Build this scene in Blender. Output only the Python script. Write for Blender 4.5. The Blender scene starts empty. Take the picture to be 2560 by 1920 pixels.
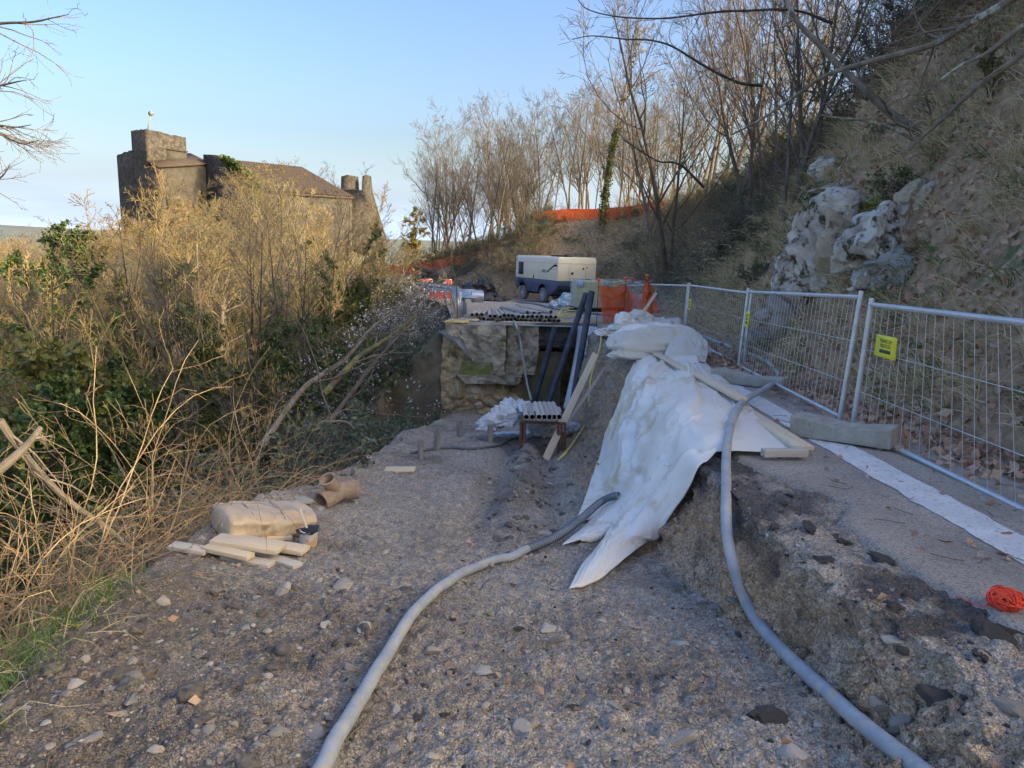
import bpy, math, random
import numpy as np
from mathutils import Vector, Matrix

# ------------------------------------------------------------------ camera, world, sun, exposure
SC = bpy.context.scene
COL = SC.collection
random.seed(7)
RNG = np.random.default_rng(11)

IMG_W, IMG_H, FPX = 2560., 1920., 1800.
PITCH = math.atan((960 - 620.) / FPX)
ROLL = 0.03
CAM = np.array([0, 0, 1.6])
FWD = np.array([0, math.cos(PITCH), -math.sin(PITCH)])
_r0 = np.array([1., 0, 0]); _u0 = np.array([0, math.sin(PITCH), math.cos(PITCH)])
RIGHT = _r0 * math.cos(ROLL) + _u0 * math.sin(ROLL)
UP = _u0 * math.cos(ROLL) - _r0 * math.sin(ROLL)

cam_data = bpy.data.cameras.new('camera')
cam_data.sensor_fit = 'HORIZONTAL'; cam_data.sensor_width = 36.
cam_data.lens = 36. * FPX / IMG_W
cam_data.clip_start = 0.05; cam_data.clip_end = 20000
cam = bpy.data.objects.new('camera', cam_data); COL.objects.link(cam)
cam.matrix_world = Matrix(((RIGHT[0], UP[0], -FWD[0], CAM[0]), (RIGHT[1], UP[1], -FWD[1], CAM[1]),
                           (RIGHT[2], UP[2], -FWD[2], CAM[2]), (0, 0, 0, 1)))
SC.camera = cam

SUN_EL = math.radians(21.); SUN_AZ = math.radians(114.)      # azimuth clockwise from +Y
world = bpy.data.worlds.new('World'); SC.world = world; world.use_nodes = True
_n = world.node_tree.nodes; _l = world.node_tree.links
_bg = _n['Background']
_sky = _n.new('ShaderNodeTexSky'); _sky.sky_type = 'NISHITA'; _sky.sun_disc = False
_sky.sun_elevation = SUN_EL; _sky.sun_rotation = SUN_AZ
_sky.altitude = 300; _sky.air_density = 1.0; _sky.dust_density = 8.0; _sky.ozone_density = 1.0
# thin low cloud bank round the horizon, mixed into the sky by direction
_tc = _n.new('ShaderNodeTexCoord'); _sep = _n.new('ShaderNodeSeparateXYZ'); _l.new(_tc.outputs['Generated'], _sep.inputs[0])
_mp = _n.new('ShaderNodeMapping'); _mp.inputs['Scale'].default_value = (3, 3, 26); _l.new(_tc.outputs['Generated'], _mp.inputs[0])
_nz = _n.new('ShaderNodeTexNoise'); _nz.inputs['Scale'].default_value = 1.6; _nz.inputs['Detail'].default_value = 7; _l.new(_mp.outputs[0], _nz.inputs[0])
_band = _n.new('ShaderNodeMapRange'); _band.inputs[1].default_value = 0.14; _band.inputs[2].default_value = 0.0
_l.new(_sep.outputs[2], _band.inputs[0])
_cr = _n.new('ShaderNodeMapRange'); _cr.inputs[1].default_value = 0.38; _cr.inputs[2].default_value = 0.62; _cr.inputs[3].default_value = 0.85
_l.new(_nz.outputs[0], _cr.inputs[0])
_mul = _n.new('ShaderNodeMath'); _mul.operation = 'MULTIPLY'; _l.new(_band.outputs[0], _mul.inputs[0]); _l.new(_cr.outputs[0], _mul.inputs[1])
_mul2 = _n.new('ShaderNodeMath'); _mul2.operation = 'MULTIPLY'; _mul2.inputs[1].default_value = 0.95; _l.new(_mul.outputs[0], _mul2.inputs[0])
_mix = _n.new('ShaderNodeMixRGB'); _l.new(_mul2.outputs[0], _mix.inputs[0]); _l.new(_sky.outputs[0], _mix.inputs[1])
_mix.inputs[2].default_value = (2.75, 3.25, 3.75, 1)
_hs = _n.new('ShaderNodeHueSaturation'); _hs.inputs['Saturation'].default_value = 1.34; _hs.inputs['Hue'].default_value = 0.512; _l.new(_mix.outputs[0], _hs.inputs['Color'])
_l.new(_hs.outputs[0], _bg.inputs[0]); _bg.inputs[1].default_value = 0.15

sun_data = bpy.data.lights.new('sun', 'SUN'); sun_data.energy = 2.2; sun_data.angle = math.radians(0.5)
sun_data.color = (1.0, 0.80, 0.55)
sun = bpy.data.objects.new('sun', sun_data); COL.objects.link(sun)
_sd = Vector((math.sin(SUN_AZ) * math.cos(SUN_EL), math.cos(SUN_AZ) * math.cos(SUN_EL), math.sin(SUN_EL)))
sun.rotation_euler = _sd.to_track_quat('Z', 'Y').to_euler(); sun.location = (20, -10, 20)

SC.view_settings.view_transform = 'Standard'; SC.view_settings.look = 'None'
SC.view_settings.exposure = 1.5; SC.view_settings.gamma = 1.0; SC.view_settings.use_curve_mapping = False
SC.cycles.max_bounces = 6; SC.cycles.diffuse_bounces = 3; SC.cycles.glossy_bounces = 3
SC.cycles.transmission_bounces = 4; SC.cycles.transparent_max_bounces = 12
SC.cycles.use_denoising = True; SC.cycles.adaptive_threshold = 0.02

# ------------------------------------------------------------------ helpers: pixels of the photograph to points of the place
def ray(px, py): return FWD + RIGHT * ((px - 1280) / FPX) + UP * ((960 - py) / FPX)
def at(px, py, Y):
    d = ray(px, py); return CAM + d * (Y / d[1])
def plane(px, py, a, b):
    d = ray(px, py); return CAM + d * ((a - CAM[2]) / (d[2] - b * d[1]))

# ------------------------------------------------------------------ helpers: noise
def _hash(ix, iy, iz, seed):
    h = (ix * 374761393 + iy * 668265263 + iz * 2147483647 + seed * 144665) & 0xFFFFFFFF
    h = ((h ^ (h >> 13)) * 1274126177) & 0xFFFFFFFF
    h = ((h ^ (h >> 16)) * 2246822519) & 0xFFFFFFFF
    return ((h ^ (h >> 15)) & 0xFFFFFF) / float(0xFFFFFF) * 2 - 1
def vnoise(p, seed=0):
    p = np.asarray(p, float)
    i = np.floor(p).astype(np.int64); f = p - i; f = f * f * f * (f * (f * 6 - 15) + 10)
    x, y, z = i[..., 0], i[..., 1], i[..., 2]
    fx, fy, fz = f[..., 0], f[..., 1], f[..., 2]
    def c(a, b, d): return _hash(x + a, y + b, z + d, seed)
    x00 = c(0,0,0)*(1-fx)+c(1,0,0)*fx; x10 = c(0,1,0)*(1-fx)+c(1,1,0)*fx
    x01 = c(0,0,1)*(1-fx)+c(1,0,1)*fx; x11 = c(0,1,1)*(1-fx)+c(1,1,1)*fx
    y0 = x00*(1-fy)+x10*fy; y1 = x01*(1-fy)+x11*fy
    return y0*(1-fz)+y1*fz
def fbm(p, oct=4, seed=0, gain=.5, lac=2.03):
    p = np.asarray(p, float); a = 1.; s = 0.; tot = 0.
    for o in range(oct):
        s = s + a * vnoise(p, seed + o * 17); tot += a; a *= gain; p = p * lac + 3.7
    return s / tot
def fbm2(x, y, sc, oct=4, seed=0, gain=.5):
    p = np.stack([np.asarray(x) * sc, np.asarray(y) * sc, np.zeros(np.shape(x)) + .5 + seed], -1)
    return fbm(p, oct, seed, gain)
def sstep(a, b, x):
    t = np.clip((np.asarray(x, float) - a) / (b - a), 0, 1); return t * t * (3 - 2 * t)

# ------------------------------------------------------------------ helpers: meshes and objects
def link_mesh(name, V, F, mat=None, parent=None, smooth=False, cols=None):
    """V (n,3); F list of index tuples or array (m,3|4) or list of such arrays"""
    me = bpy.data.meshes.new(name)
    V = np.asarray(V, np.float32)
    if isinstance(F, np.ndarray): F = [F]
    if len(F) and not isinstance(F[0], np.ndarray):
        sizes = np.array([len(f) for f in F], np.int32); idx = np.concatenate([np.asarray(f, np.int32) for f in F])
    else:
        sizes = np.concatenate([np.full(len(a), a.shape[1], np.int32) for a in F]); idx = np.concatenate([a.reshape(-1).astype(np.int32) for a in F])
    me.vertices.add(len(V)); me.vertices.foreach_set('co', V.reshape(-1))
    me.loops.add(len(idx)); me.loops.foreach_set('vertex_index', idx)
    me.polygons.add(len(sizes)); st = np.zeros(len(sizes), np.int32); st[1:] = np.cumsum(sizes)[:-1]
    me.polygons.foreach_set('loop_start', st)
    if smooth: me.polygons.foreach_set('use_smooth', np.ones(len(sizes), bool))
    me.update(calc_edges=True); me.validate()
    if cols is not None:
        at_ = me.color_attributes.new('Col', 'FLOAT_COLOR', 'POINT')
        c4 = np.ones((len(V), 4), np.float32); c4[:, :3] = cols
        at_.data.foreach_set('color', c4.reshape(-1))
    if mat is not None: me.materials.append(mat)
    o = bpy.data.objects.new(name, me); COL.objects.link(o)
    if parent is not None: o.parent = parent
    return o
def grid_faces(nr, nc, off=0):
    a = np.arange(nr * nc).reshape(nr, nc) + off
    return np.stack([a[:-1, :-1], a[:-1, 1:], a[1:, 1:], a[1:, :-1]], -1).reshape(-1, 4)
def tag(o, label, cat, group=None, kind=None):
    o['label'] = label; o['category'] = cat
    if group: o['group'] = group
    if kind: o['kind'] = kind
    return o
def thing(name, label, cat, loc=(0, 0, 0), group=None, rz=0):
    o = bpy.data.objects.new(name, None); COL.objects.link(o)
    o.location = tuple(float(c) for c in loc); o.rotation_euler = (0, 0, rz); o.empty_display_size = .2
    tag(o, label, cat, group); return o
def struct(o, label=None):
    o['kind'] = 'structure'
    if label: o['label'] = label
    return o
def stuff(o, label=None, cat=None):
    o['kind'] = 'stuff'
    if label: o['label'] = label
    if cat: o['category'] = cat
    return o
_ORD = 'first second third fourth fifth sixth seventh eighth ninth tenth eleventh twelfth thirteenth fourteenth fifteenth sixteenth seventeenth eighteenth nineteenth'.split()
def ordinal(i):
    """0 -> first ..."""
    if i < 19: return _ORD[i]
    t, u = divmod(i + 1, 10); tens = ['', '', 'twent', 'thirt', 'fort', 'fift', 'sixt', 'sevent', 'eight', 'ninet']
    return tens[t] + 'ieth' if u == 0 else tens[t] + 'y ' + _ORD[u - 1]
def number_from_left(objs, base):
    """alike things get their place in the row as seen from the camera"""
    def px(o):
        v = np.array(o.location) - CAM; return (v @ RIGHT) / (v @ FWD)
    for i, o in enumerate(sorted(objs, key=px)): o['label'] = base + ', ' + ordinal(i) + ' from the left'
def copy_tree(root, loc=None, rz=None, sc=None, label=None, group=None, name=None):
    r = root.copy(); COL.objects.link(r)
    if loc is not None: r.location = tuple(float(c) for c in loc)
    if rz is not None: r.rotation_euler = (0, 0, rz)
    if sc is not None: r.scale = (sc, sc, sc) if np.isscalar(sc) else sc
    if label: r['label'] = label
    if group: r['group'] = group
    for ch in list(root.children):
        c = ch.copy(); COL.objects.link(c); c.parent = r
        for g in list(ch.children):
            d = g.copy(); COL.objects.link(d); d.parent = c
    return r

def frame_of(d):
    d = np.asarray(d, float); d = d / np.linalg.norm(d)
    a = np.array([0, 0, 1.]) if abs(d[2]) < .9 else np.array([1., 0, 0])
    x = np.cross(a, d); x /= np.linalg.norm(x); return x, np.cross(d, x), d
def tubes_np(P, R, sides=3, cap=False):
    """P (B,n,3), R (B,n) -> V,F of tapered tubes, vectorised"""
    B, n = P.shape[:2]
    T = np.gradient(P, axis=1); T /= np.linalg.norm(T, axis=2, keepdims=True) + 1e-9
    ref = np.where(np.abs(T[:, :1, 2:3]) < .8, np.array([0, 0, 1.]), np.array([1., 0, 0]))
    ref = np.broadcast_to(ref, T.shape)
    X = np.cross(ref, T); X /= np.linalg.norm(X, axis=2, keepdims=True) + 1e-9
    Y = np.cross(T, X)
    ang = np.arange(sides) * 2 * math.pi / sides
    ring = (X[:, :, None, :] * np.cos(ang)[None, None, :, None] + Y[:, :, None, :] * np.sin(ang)[None, None, :, None]) * R[:, :, None, None]
    V = (P[:, :, None, :] + ring).reshape(-1, 3)
    idx = np.arange(B * n * sides).reshape(B, n, sides); nx = np.roll(idx, -1, axis=2)
    F = np.stack([idx[:, :-1], nx[:, :-1], nx[:, 1:], idx[:, 1:]], -1).reshape(-1, 4)
    return V, F
def smooth_path(pts, per=8):
    P = np.asarray(pts, float); n = len(P)
    if n < 3:
        t = np.linspace(0, 1, per + 1)[:, None]; return P[0] * (1 - t) + P[-1] * t
    Q = np.vstack([2 * P[0] - P[1], P, 2 * P[-1] - P[-2]]); out = []
    for i in range(n - 1):
        p0, p1, p2, p3 = Q[i], Q[i + 1], Q[i + 2], Q[i + 3]
        for k in range(per):
            t = k / per
            out.append(.5 * ((2 * p1) + (-p0 + p2) * t + (2 * p0 - 5 * p1 + 4 * p2 - p3) * t * t + (-p0 + 3 * p1 - 3 * p2 + p3) * t ** 3))
    out.append(P[-1]); return np.array(out)

class MB:
    """collects shapes; build() links them as ONE mesh object"""
    def __init__(s, org=(0, 0, 0)): s.V = []; s.F = []; s.n = 0; s.org = np.asarray(org, float)
    def add(s, V, F):
        V = np.asarray(V, float) - s.org
        s.F += [tuple(int(i) + s.n for i in f) for f in F]; s.V.append(V); s.n += len(V); return s
    def box(s, c, size, rot=None, taper=None):
        h = np.asarray(size, float) / 2
        v = np.array([[x, y, z] for z in (-1, 1) for y in (-1, 1) for x in (-1, 1)], float) * h
        if taper: v[4:, :2] *= taper
        if rot is not None: v = v @ np.asarray(rot).T
        return s.add(v + np.asarray(c, float), [(0,2,3,1),(4,5,7,6),(0,1,5,4),(1,3,7,5),(3,2,6,7),(2,0,4,6)])
    def bar(s, p0, p1, w, h, up=(0, 0, 1)):
        """rectangular bar from p0 to p1, width w (sideways), height h (along up)"""
        p0 = np.asarray(p0, float); p1 = np.asarray(p1, float); d = p1 - p0; L = np.linalg.norm(d); d /= L
        u = np.asarray(up, float); x = np.cross(d, u); x /= np.linalg.norm(x); u = np.cross(x, d)
        return s.box((p0 + p1) / 2, (w, L, h), np.stack([x, d, u], 1))
    def cyl(s, p0, p1, r, sides=12, r1=None, cap=True):
        p0 = np.asarray(p0, float); p1 = np.asarray(p1, float); r1 = r if r1 is None else r1
        x, y, d = frame_of(p1 - p0); a = np.arange(sides) * 2 * math.pi / sides
        c = np.cos(a)[:, None] * x + np.sin(a)[:, None] * y
        F = [(i, (i + 1) % sides, sides + (i + 1) % sides, sides + i) for i in range(sides)]
        if cap: F += [tuple(range(sides))[::-1], tuple(range(sides, 2 * sides))]
        return s.add(np.vstack([p0 + c * r, p1 + c * r1]), F)
    def pipe(s, p0, p1, r, wall=.008, sides=16):
        """hollow open pipe"""
        p0 = np.asarray(p0, float); p1 = np.asarray(p1, float); x, y, d = frame_of(p1 - p0); a = np.arange(sides) * 2 * math.pi / sides
        c = np.cos(a)[:, None] * x + np.sin(a)[:, None] * y; k = sides
        V = np.vstack([p0 + c * r, p1 + c * r, p0 + c * (r - wall), p1 + c * (r - wall)]); F = []
        for i in range(k):
            j = (i + 1) % k
            F += [(i, j, k + j, k + i), (2*k + j, 2*k + i, 3*k + i, 3*k + j), (j, i, 2*k + i, 2*k + j), (k + i, k + j, 3*k + j, 3*k + i)]
        return s.add(V, F)
    def tube(s, path, r, sides=8, cap=True):
        P = np.asarray(path, float); r = np.broadcast_to(np.asarray(r, float), (len(P),))
        V, F = tubes_np(P[None], r[None], sides)
        F = [tuple(f) for f in F]
        if cap: F += [tuple(range(sides))[::-1], tuple(range(len(V) - sides, len(V)))]
        return s.add(V, F)
    def lathe(s, prof, c=(0, 0, 0), sides=24, axis=None):
        """prof [(r,z)] around axis z (or frame axis)"""
        a = np.arange(sides) * 2 * math.pi / sides
        if axis is None: X, Y, Z = np.eye(3)
        else: X, Y, Z = frame_of(axis)
        V = np.vstack([np.cos(a)[:, None] * X * r + np.sin(a)[:, None] * Y * r + Z * z for r, z in prof]) + np.asarray(c, float)
        F = []
        for k in range(len(prof) - 1):
            for i in range(sides):
                j = (i + 1) % sides; F.append((k*sides + i, k*sides + j, (k+1)*sides + j, (k+1)*sides + i))
        return s.add(V, F)
    def prism(s, poly, d0, d1):
        """poly: list of 3D points (planar); swept from +d0 to +d1 (3-vectors)"""
        P = np.asarray(poly, float); n = len(P)
        V = np.vstack([P + np.asarray(d0, float), P + np.asarray(d1, float)])
        return s.add(V, [tuple(range(n))[::-1], tuple(range(n, 2 * n))] + [(i, (i + 1) % n, n + (i + 1) % n, n + i) for i in range(n)])
    def build(s, name, mat, parent=None, smooth=False, bevel=0, seg=2):
        V = np.vstack(s.V)
        o = link_mesh(name, V, s.F, mat, parent, smooth)
        if smooth:
            o.data.set_sharp_from_angle(angle=math.radians(40))
        if bevel:
            m = o.modifiers.new('bevel', 'BEVEL'); m.width = bevel; m.segments = seg; m.limit_method = 'ANGLE'
        return o
def fix_normals(o):
    import bmesh
    bm = bmesh.new(); bm.from_mesh(o.data); bmesh.ops.recalc_face_normals(bm, faces=bm.faces[:]); bm.to_mesh(o.data); bm.free(); return o

# ------------------------------------------------------------------ helpers: materials
def mat(name, c1, c2=None, scale=6., rough=.8, bump=0., bscale=None, metal=0., detail=6., c3=None, t3=.62, s3=None, coord='Object',
        vcol=False, transl=0., alpha=1., stretch=(1, 1, 1), spec=.4, bdist=.02, var=0., lo=.35, hi=.65, rough2=None):
    m = bpy.data.materials.new(name); m.use_nodes = True; nt = m.node_tree; N = nt.nodes; L = nt.links
    b = N['Principled BSDF']; out = N['Material Output']
    tc = N.new('ShaderNodeTexCoord'); mp = N.new('ShaderNodeMapping'); mp.inputs['Scale'].default_value = stretch
    if coord == 'World':
        g = N.new('ShaderNodeNewGeometry'); L.new(g.outputs['Position'], mp.inputs[0])
    else: L.new(tc.outputs[coord], mp.inputs[0])
    nz = N.new('ShaderNodeTexNoise'); nz.inputs['Scale'].default_value = scale; nz.inputs['Detail'].default_value = detail; nz.inputs['Roughness'].default_value = .62
    L.new(mp.outputs[0], nz.inputs[0])
    mr = N.new('ShaderNodeMapRange'); mr.inputs[1].default_value = lo; mr.inputs[2].default_value = hi; L.new(nz.outputs[0], mr.inputs[0])
    c2 = c2 or c1
    mx = N.new('ShaderNodeMixRGB'); mx.inputs[1].default_value = (*c1, 1); mx.inputs[2].default_value = (*c2, 1); L.new(mr.outputs[0], mx.inputs[0])
    colr = mx.outputs[0]
    if c3:
        n3 = N.new('ShaderNodeTexNoise'); n3.inputs['Scale'].default_value = s3 or scale * .4; n3.inputs['Detail'].default_value = 8; n3.inputs['Roughness'].default_value = .7; L.new(mp.outputs[0], n3.inputs[0])
        m3 = N.new('ShaderNodeMapRange'); m3.inputs[1].default_value = t3 - .04; m3.inputs[2].default_value = t3 + .04; L.new(n3.outputs[0], m3.inputs[0])
        x3 = N.new('ShaderNodeMixRGB'); L.new(m3.outputs[0], x3.inputs[0]); L.new(colr, x3.inputs[1]); x3.inputs[2].default_value = (*c3, 1); colr = x3.outputs[0]
    if vcol:
        va = N.new('ShaderNodeVertexColor'); va.layer_name = 'Col'
        xv = N.new('ShaderNodeMixRGB'); xv.blend_type = 'MULTIPLY'; xv.inputs[0].default_value = 1; L.new(va.outputs[0], xv.inputs[1]); L.new(colr, xv.inputs[2]); colr = xv.outputs[0]
    if var:
        oi = N.new('ShaderNodeObjectInfo'); vm = N.new('ShaderNodeMapRange'); vm.inputs[3].default_value = 1 - var; vm.inputs[4].default_value = 1 + var; L.new(oi.outputs['Random'], vm.inputs[0])
        xv = N.new('ShaderNodeMixRGB'); xv.blend_type = 'MULTIPLY'; xv.inputs[0].default_value = 1; L.new(colr, xv.inputs[1]); L.new(vm.outputs[0], xv.inputs[2]); colr = xv.outputs[0]
    L.new(colr, b.inputs['Base Color'])
    b.inputs['Roughness'].default_value = rough; b.inputs['Metallic'].default_value = metal; b.inputs['Specular IOR Level'].default_value = spec
    if rough2 is not None:
        rr = N.new('ShaderNodeMapRange'); rr.inputs[3].default_value = rough; rr.inputs[4].default_value = rough2; L.new(nz.outputs[0], rr.inputs[0]); L.new(rr.outputs[0], b.inputs['Roughness'])
    if bump:
        nb = N.new('ShaderNodeTexNoise'); nb.inputs['Scale'].default_value = bscale or scale * 3; nb.inputs['Detail'].default_value = 8; nb.inputs['Roughness'].default_value = .65; L.new(mp.outputs[0], nb.inputs[0])
        bp = N.new('ShaderNodeBump'); bp.inputs['Strength'].default_value = bump; bp.inputs['Distance'].default_value = bdist; L.new(nb.outputs[0], bp.inputs['Height']); L.new(bp.outputs[0], b.inputs['Normal'])
    sh = b.outputs[0]
    if transl:
        t = N.new('ShaderNodeBsdfTranslucent'); L.new(colr, t.inputs[0]); mxs = N.new('ShaderNodeMixShader'); mxs.inputs[0].default_value = transl
        L.new(sh, mxs.inputs[1]); L.new(t.outputs[0], mxs.inputs[2]); sh = mxs.outputs[0]
    if alpha < 1:
        t = N.new('ShaderNodeBsdfTransparent'); mxs = N.new('ShaderNodeMixShader'); mxs.inputs[0].default_value = alpha
        L.new(t.outputs[0], mxs.inputs[1]); L.new(sh, mxs.inputs[2]); sh = mxs.outputs[0]
    L.new(sh, out.inputs[0]); return m
# ------------------------------------------------------------------ the lie of the land
def xF(y): return np.interp(y, [0, 2.1, 3.6, 5, 7, 9.4, 12.2, 16.5, 18], [1.12, 1.12, 1.12, .80, .66, .68, 1.0, 1.15, 1.2])
def xT(y): return np.interp(y, [0, 2.2, 3, 3.6, 4.6, 7, 10.4, 15.8, 18], [1.52, 1.46, 1.36, 1.32, 1.34, 1.55, 1.78, 1.80, 1.85])
def xL(y): return np.interp(y, [0, 2.0, 2.6, 3.9, 5, 6.2, 7.8, 12, 16, 19], [-1.6, -1.62, -1.8, -2.05, -2.1, -1.95, -1.78, -1.85, -1.45, -1.3])
def zd(y): return .37 - .167 * np.minimum(np.asarray(y, float), 16.6)
def zr(y): return .45 - .039 * np.asarray(y, float)
def road_left(y): return np.interp(y, [17, 20, 26, 31, 38, 46, 56, 70], [-1.66, -1.75, -2.4, -3.3, -5.2, -8.4, -13.5, -22])

FOOT = smooth_path([(3.5, -16), (3.4, -8), (3.35, 0), (3.3, 4.5), (3.25, 8), (3.2, 12), (3.35, 17), (3.7, 22), (4.5, 27), (5.0, 31), (4.2, 35.0),
                    (2.2, 37.6), (-.4, 38.2), (-3, 40.5), (-6.2, 45.5), (-11, 53), (-18, 64)], 14)
_seg = np.linalg.norm(np.diff(FOOT, axis=0), axis=1); FOOT_S = np.r_[0, np.cumsum(_seg)]
_tan = np.gradient(FOOT, axis=0); _tan /= np.linalg.norm(_tan, axis=1, keepdims=True)
FOOT_N = np.stack([_tan[:, 1], -_tan[:, 0]], 1)          # points to the hill (right of travel)
_KY = [-16, 0, 4, 8, 10.5, 13, 16, 20, 26, 33, 38, 40, 47, 54, 64]     # arc knots, by arclength below
_KA = np.array([0, 16, 20, 24, 26.5, 29, 32, 36, 42, 49, 54, 57, 64, 73, 88.])
def hill_profile(a, s):  # unseen crest behind the camera is shaped so its shadow ends past the terrace
    """height of the hill above the road edge at arclength a, distance s from the foot"""
    s = np.asarray(s, float); a = np.asarray(a, float)
    k = lambda v: np.interp(a, _KA, v)  # hidden upper crest beside the compressor is raised to keep it in shade
    #        -16   0    4    8   10.5  13   16   20   26   33   38   40   47   54  64
    h1 = k([1.5, 1.5, 1.3, 1.5, 1.6, 1.5, 1.1, 1.1, 1.2, 1.2, 1.3, 1.1, .6, .5, .5])        # at s=1
    h2 = k([2.6, 2.6, 3.3, 4.0, 4.2, 3.4, 2.4, 2.5, 2.6, 2.7, 2.7, 2.4, 1.3, .9, .8])        # at s=2.2
    h4 = k([3.4, 3.4, 5.2, 6.6, 7.0, 5.2, 4.3, 4.5, 4.8, 4.8, 4.3, 3.8, 2.5, 1.6, 1.2])      # at s=4
    h8 = k([4.0, 4.0, 7.6, 9.6, 9.8, 6.4, 5.5, 5.8, 6.4, 6.2, 5.0, 4.1, 2.9, 1.9, 1.6])      # at s=8
    h20 = k([4.6, 4.6, 10, 12, 12, 7.0, 5.8, 6.6, 7.6, 7.2, 5.4, 4.2, 3.0, 2.2, 2.0])         # at s=20
    z = np.where(s < 1, h1 * s ** 1.15, np.where(s < 2.2, h1 + (h2 - h1) * (s - 1) / 1.2, np.where(s < 4, h2 + (h4 - h2) * (s - 2.2) / 1.8,
        np.where(s < 8, h4 + (h8 - h4) * (s - 4) / 4, h8 + (h20 - h8) * np.clip((s - 8) / 12, 0, 1)))))
    return z
def hill_noise(x, y, s):
    n = fbm2(x, y, .55, 4, 3) * .55 + fbm2(x, y, 2.2, 3, 9) * .16
    return n * sstep(.0, 1.6, s)
def foot_near(x, y):
    x = np.atleast_1d(x); y = np.atleast_1d(y)
    d = (x[:, None] - FOOT[None, :, 0]) ** 2 + (y[:, None] - FOOT[None, :, 1]) ** 2
    i = d.argmin(1)
    v = np.stack([x - FOOT[i, 0], y - FOOT[i, 1]], 1)
    return FOOT_S[i], (v * FOOT_N[i]).sum(1)
def hill_z(x, y):
    a, s = foot_near(x, y); yy = np.interp(a, FOOT_S, FOOT[:, 1])
    x = np.atleast_1d(x); y = np.atleast_1d(y)
    return zr(np.minimum(yy, 60)) + hill_profile(a, np.maximum(s, 0)) + hill_noise(x, y, s)
def valley_z(x, y):
    x = np.asarray(x, float); y = np.asarray(y, float)
    t = sstep(15.2, 17.6, y)
    ex = xL(np.minimum(y, 18)) * (1 - t) + road_left(np.maximum(y, 17)) * t
    ez = zd(y) * (1 - t) + (zr(np.minimum(y, 60)) - .15) * t
    q = np.maximum(ex - x, 0)
    floor = -6.5 + 5.2 * np.exp(-(((x + 34) / 26) ** 2 + ((y - 104) / 34) ** 2)) + 3.5 * sstep(35, 80, y) - 1.2 * sstep(20, 60, -x) * (1 - sstep(60, 90, y))
    drop = np.where(q < 9, .95 * q - .025 * q * q, .95 * 9 - .025 * 81)
    z = np.maximum(ez - drop, floor - 2 * np.exp(-q / 6))
    w = sstep(6, 16, q); z = z * (1 - w) + floor * w
    z = np.where(q > 0, z, ez)
    z = z - np.maximum(0, y - 125) * .35 - np.maximum(0, -x - 75) * .4
    return np.maximum(z, -34) + fbm2(x, y, .25, 4, 21) * .5 * sstep(.5, 4, q)
def dirt_z(x, y):
    x = np.asarray(x, float); y = np.asarray(y, float)
    base = zd(y) + fbm2(x, y, .9, 3, 40) * .055
    # vehicle ruts and the heaps beside them
    rut = np.exp(-((x - (-.55 + .05 * y)) / .16) ** 2) + np.exp(-((x - (.1 + .045 * y)) / .15) ** 2)
    base = base - .10 * rut * sstep(4, 6, y) * (1 - sstep(10.5, 12, y)) + .018 * rut * np.sin(y * 42 + 3 * fbm2(x, y, 2, 2, 6)) * sstep(3, 4.5, y) * (1 - sstep(9, 11, y)) + .11 * np.exp(-((x - (-.22 + .047 * y)) / .13) ** 2) * sstep(5, 7, y) * (1 - sstep(10, 11.5, y)) * (.6 + fbm2(x, y, 3, 2, 77))
    base = base + .10 * np.exp(-((x - xL(y) - .12) / .22) ** 2) * (.5 + fbm2(x, y, 1.2, 2, 8))
    f, t_ = xF(y) + .10 * fbm2(y * 0, y, 1.1, 3, 5), xT(y)
    t = np.clip((x - f) / (t_ - f), 0, 1)
    prof = .55 * t ** 1.5 + .45 * sstep(.25, 1, t)
    z = base + (zr(y) - .035 - base) * prof
    q = np.maximum(xL(y) - x, 0); z = np.where(q > 0, base - q * (.75 + .12 * q), z)
    rg = 1 + 1.6 * np.exp(-((t - .5) / .38) ** 2) * (t > 0)
    fine = fbm2(x, y, 5.5, 4, 60, .6) * .040 + np.abs(fbm2(x, y, 11, 3, 61, .7)) * .058 + fbm2(x, y, 38, 2, 62) * .016 + .05 * np.clip(fbm2(x, y, 2.1, 3, 66) - .12, 0, 1) * np.abs(fbm2(x, y, 19, 2, 67))
    return z + fine * rg * (1 - .35 * sstep(.96, 1.0, t))
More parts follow.
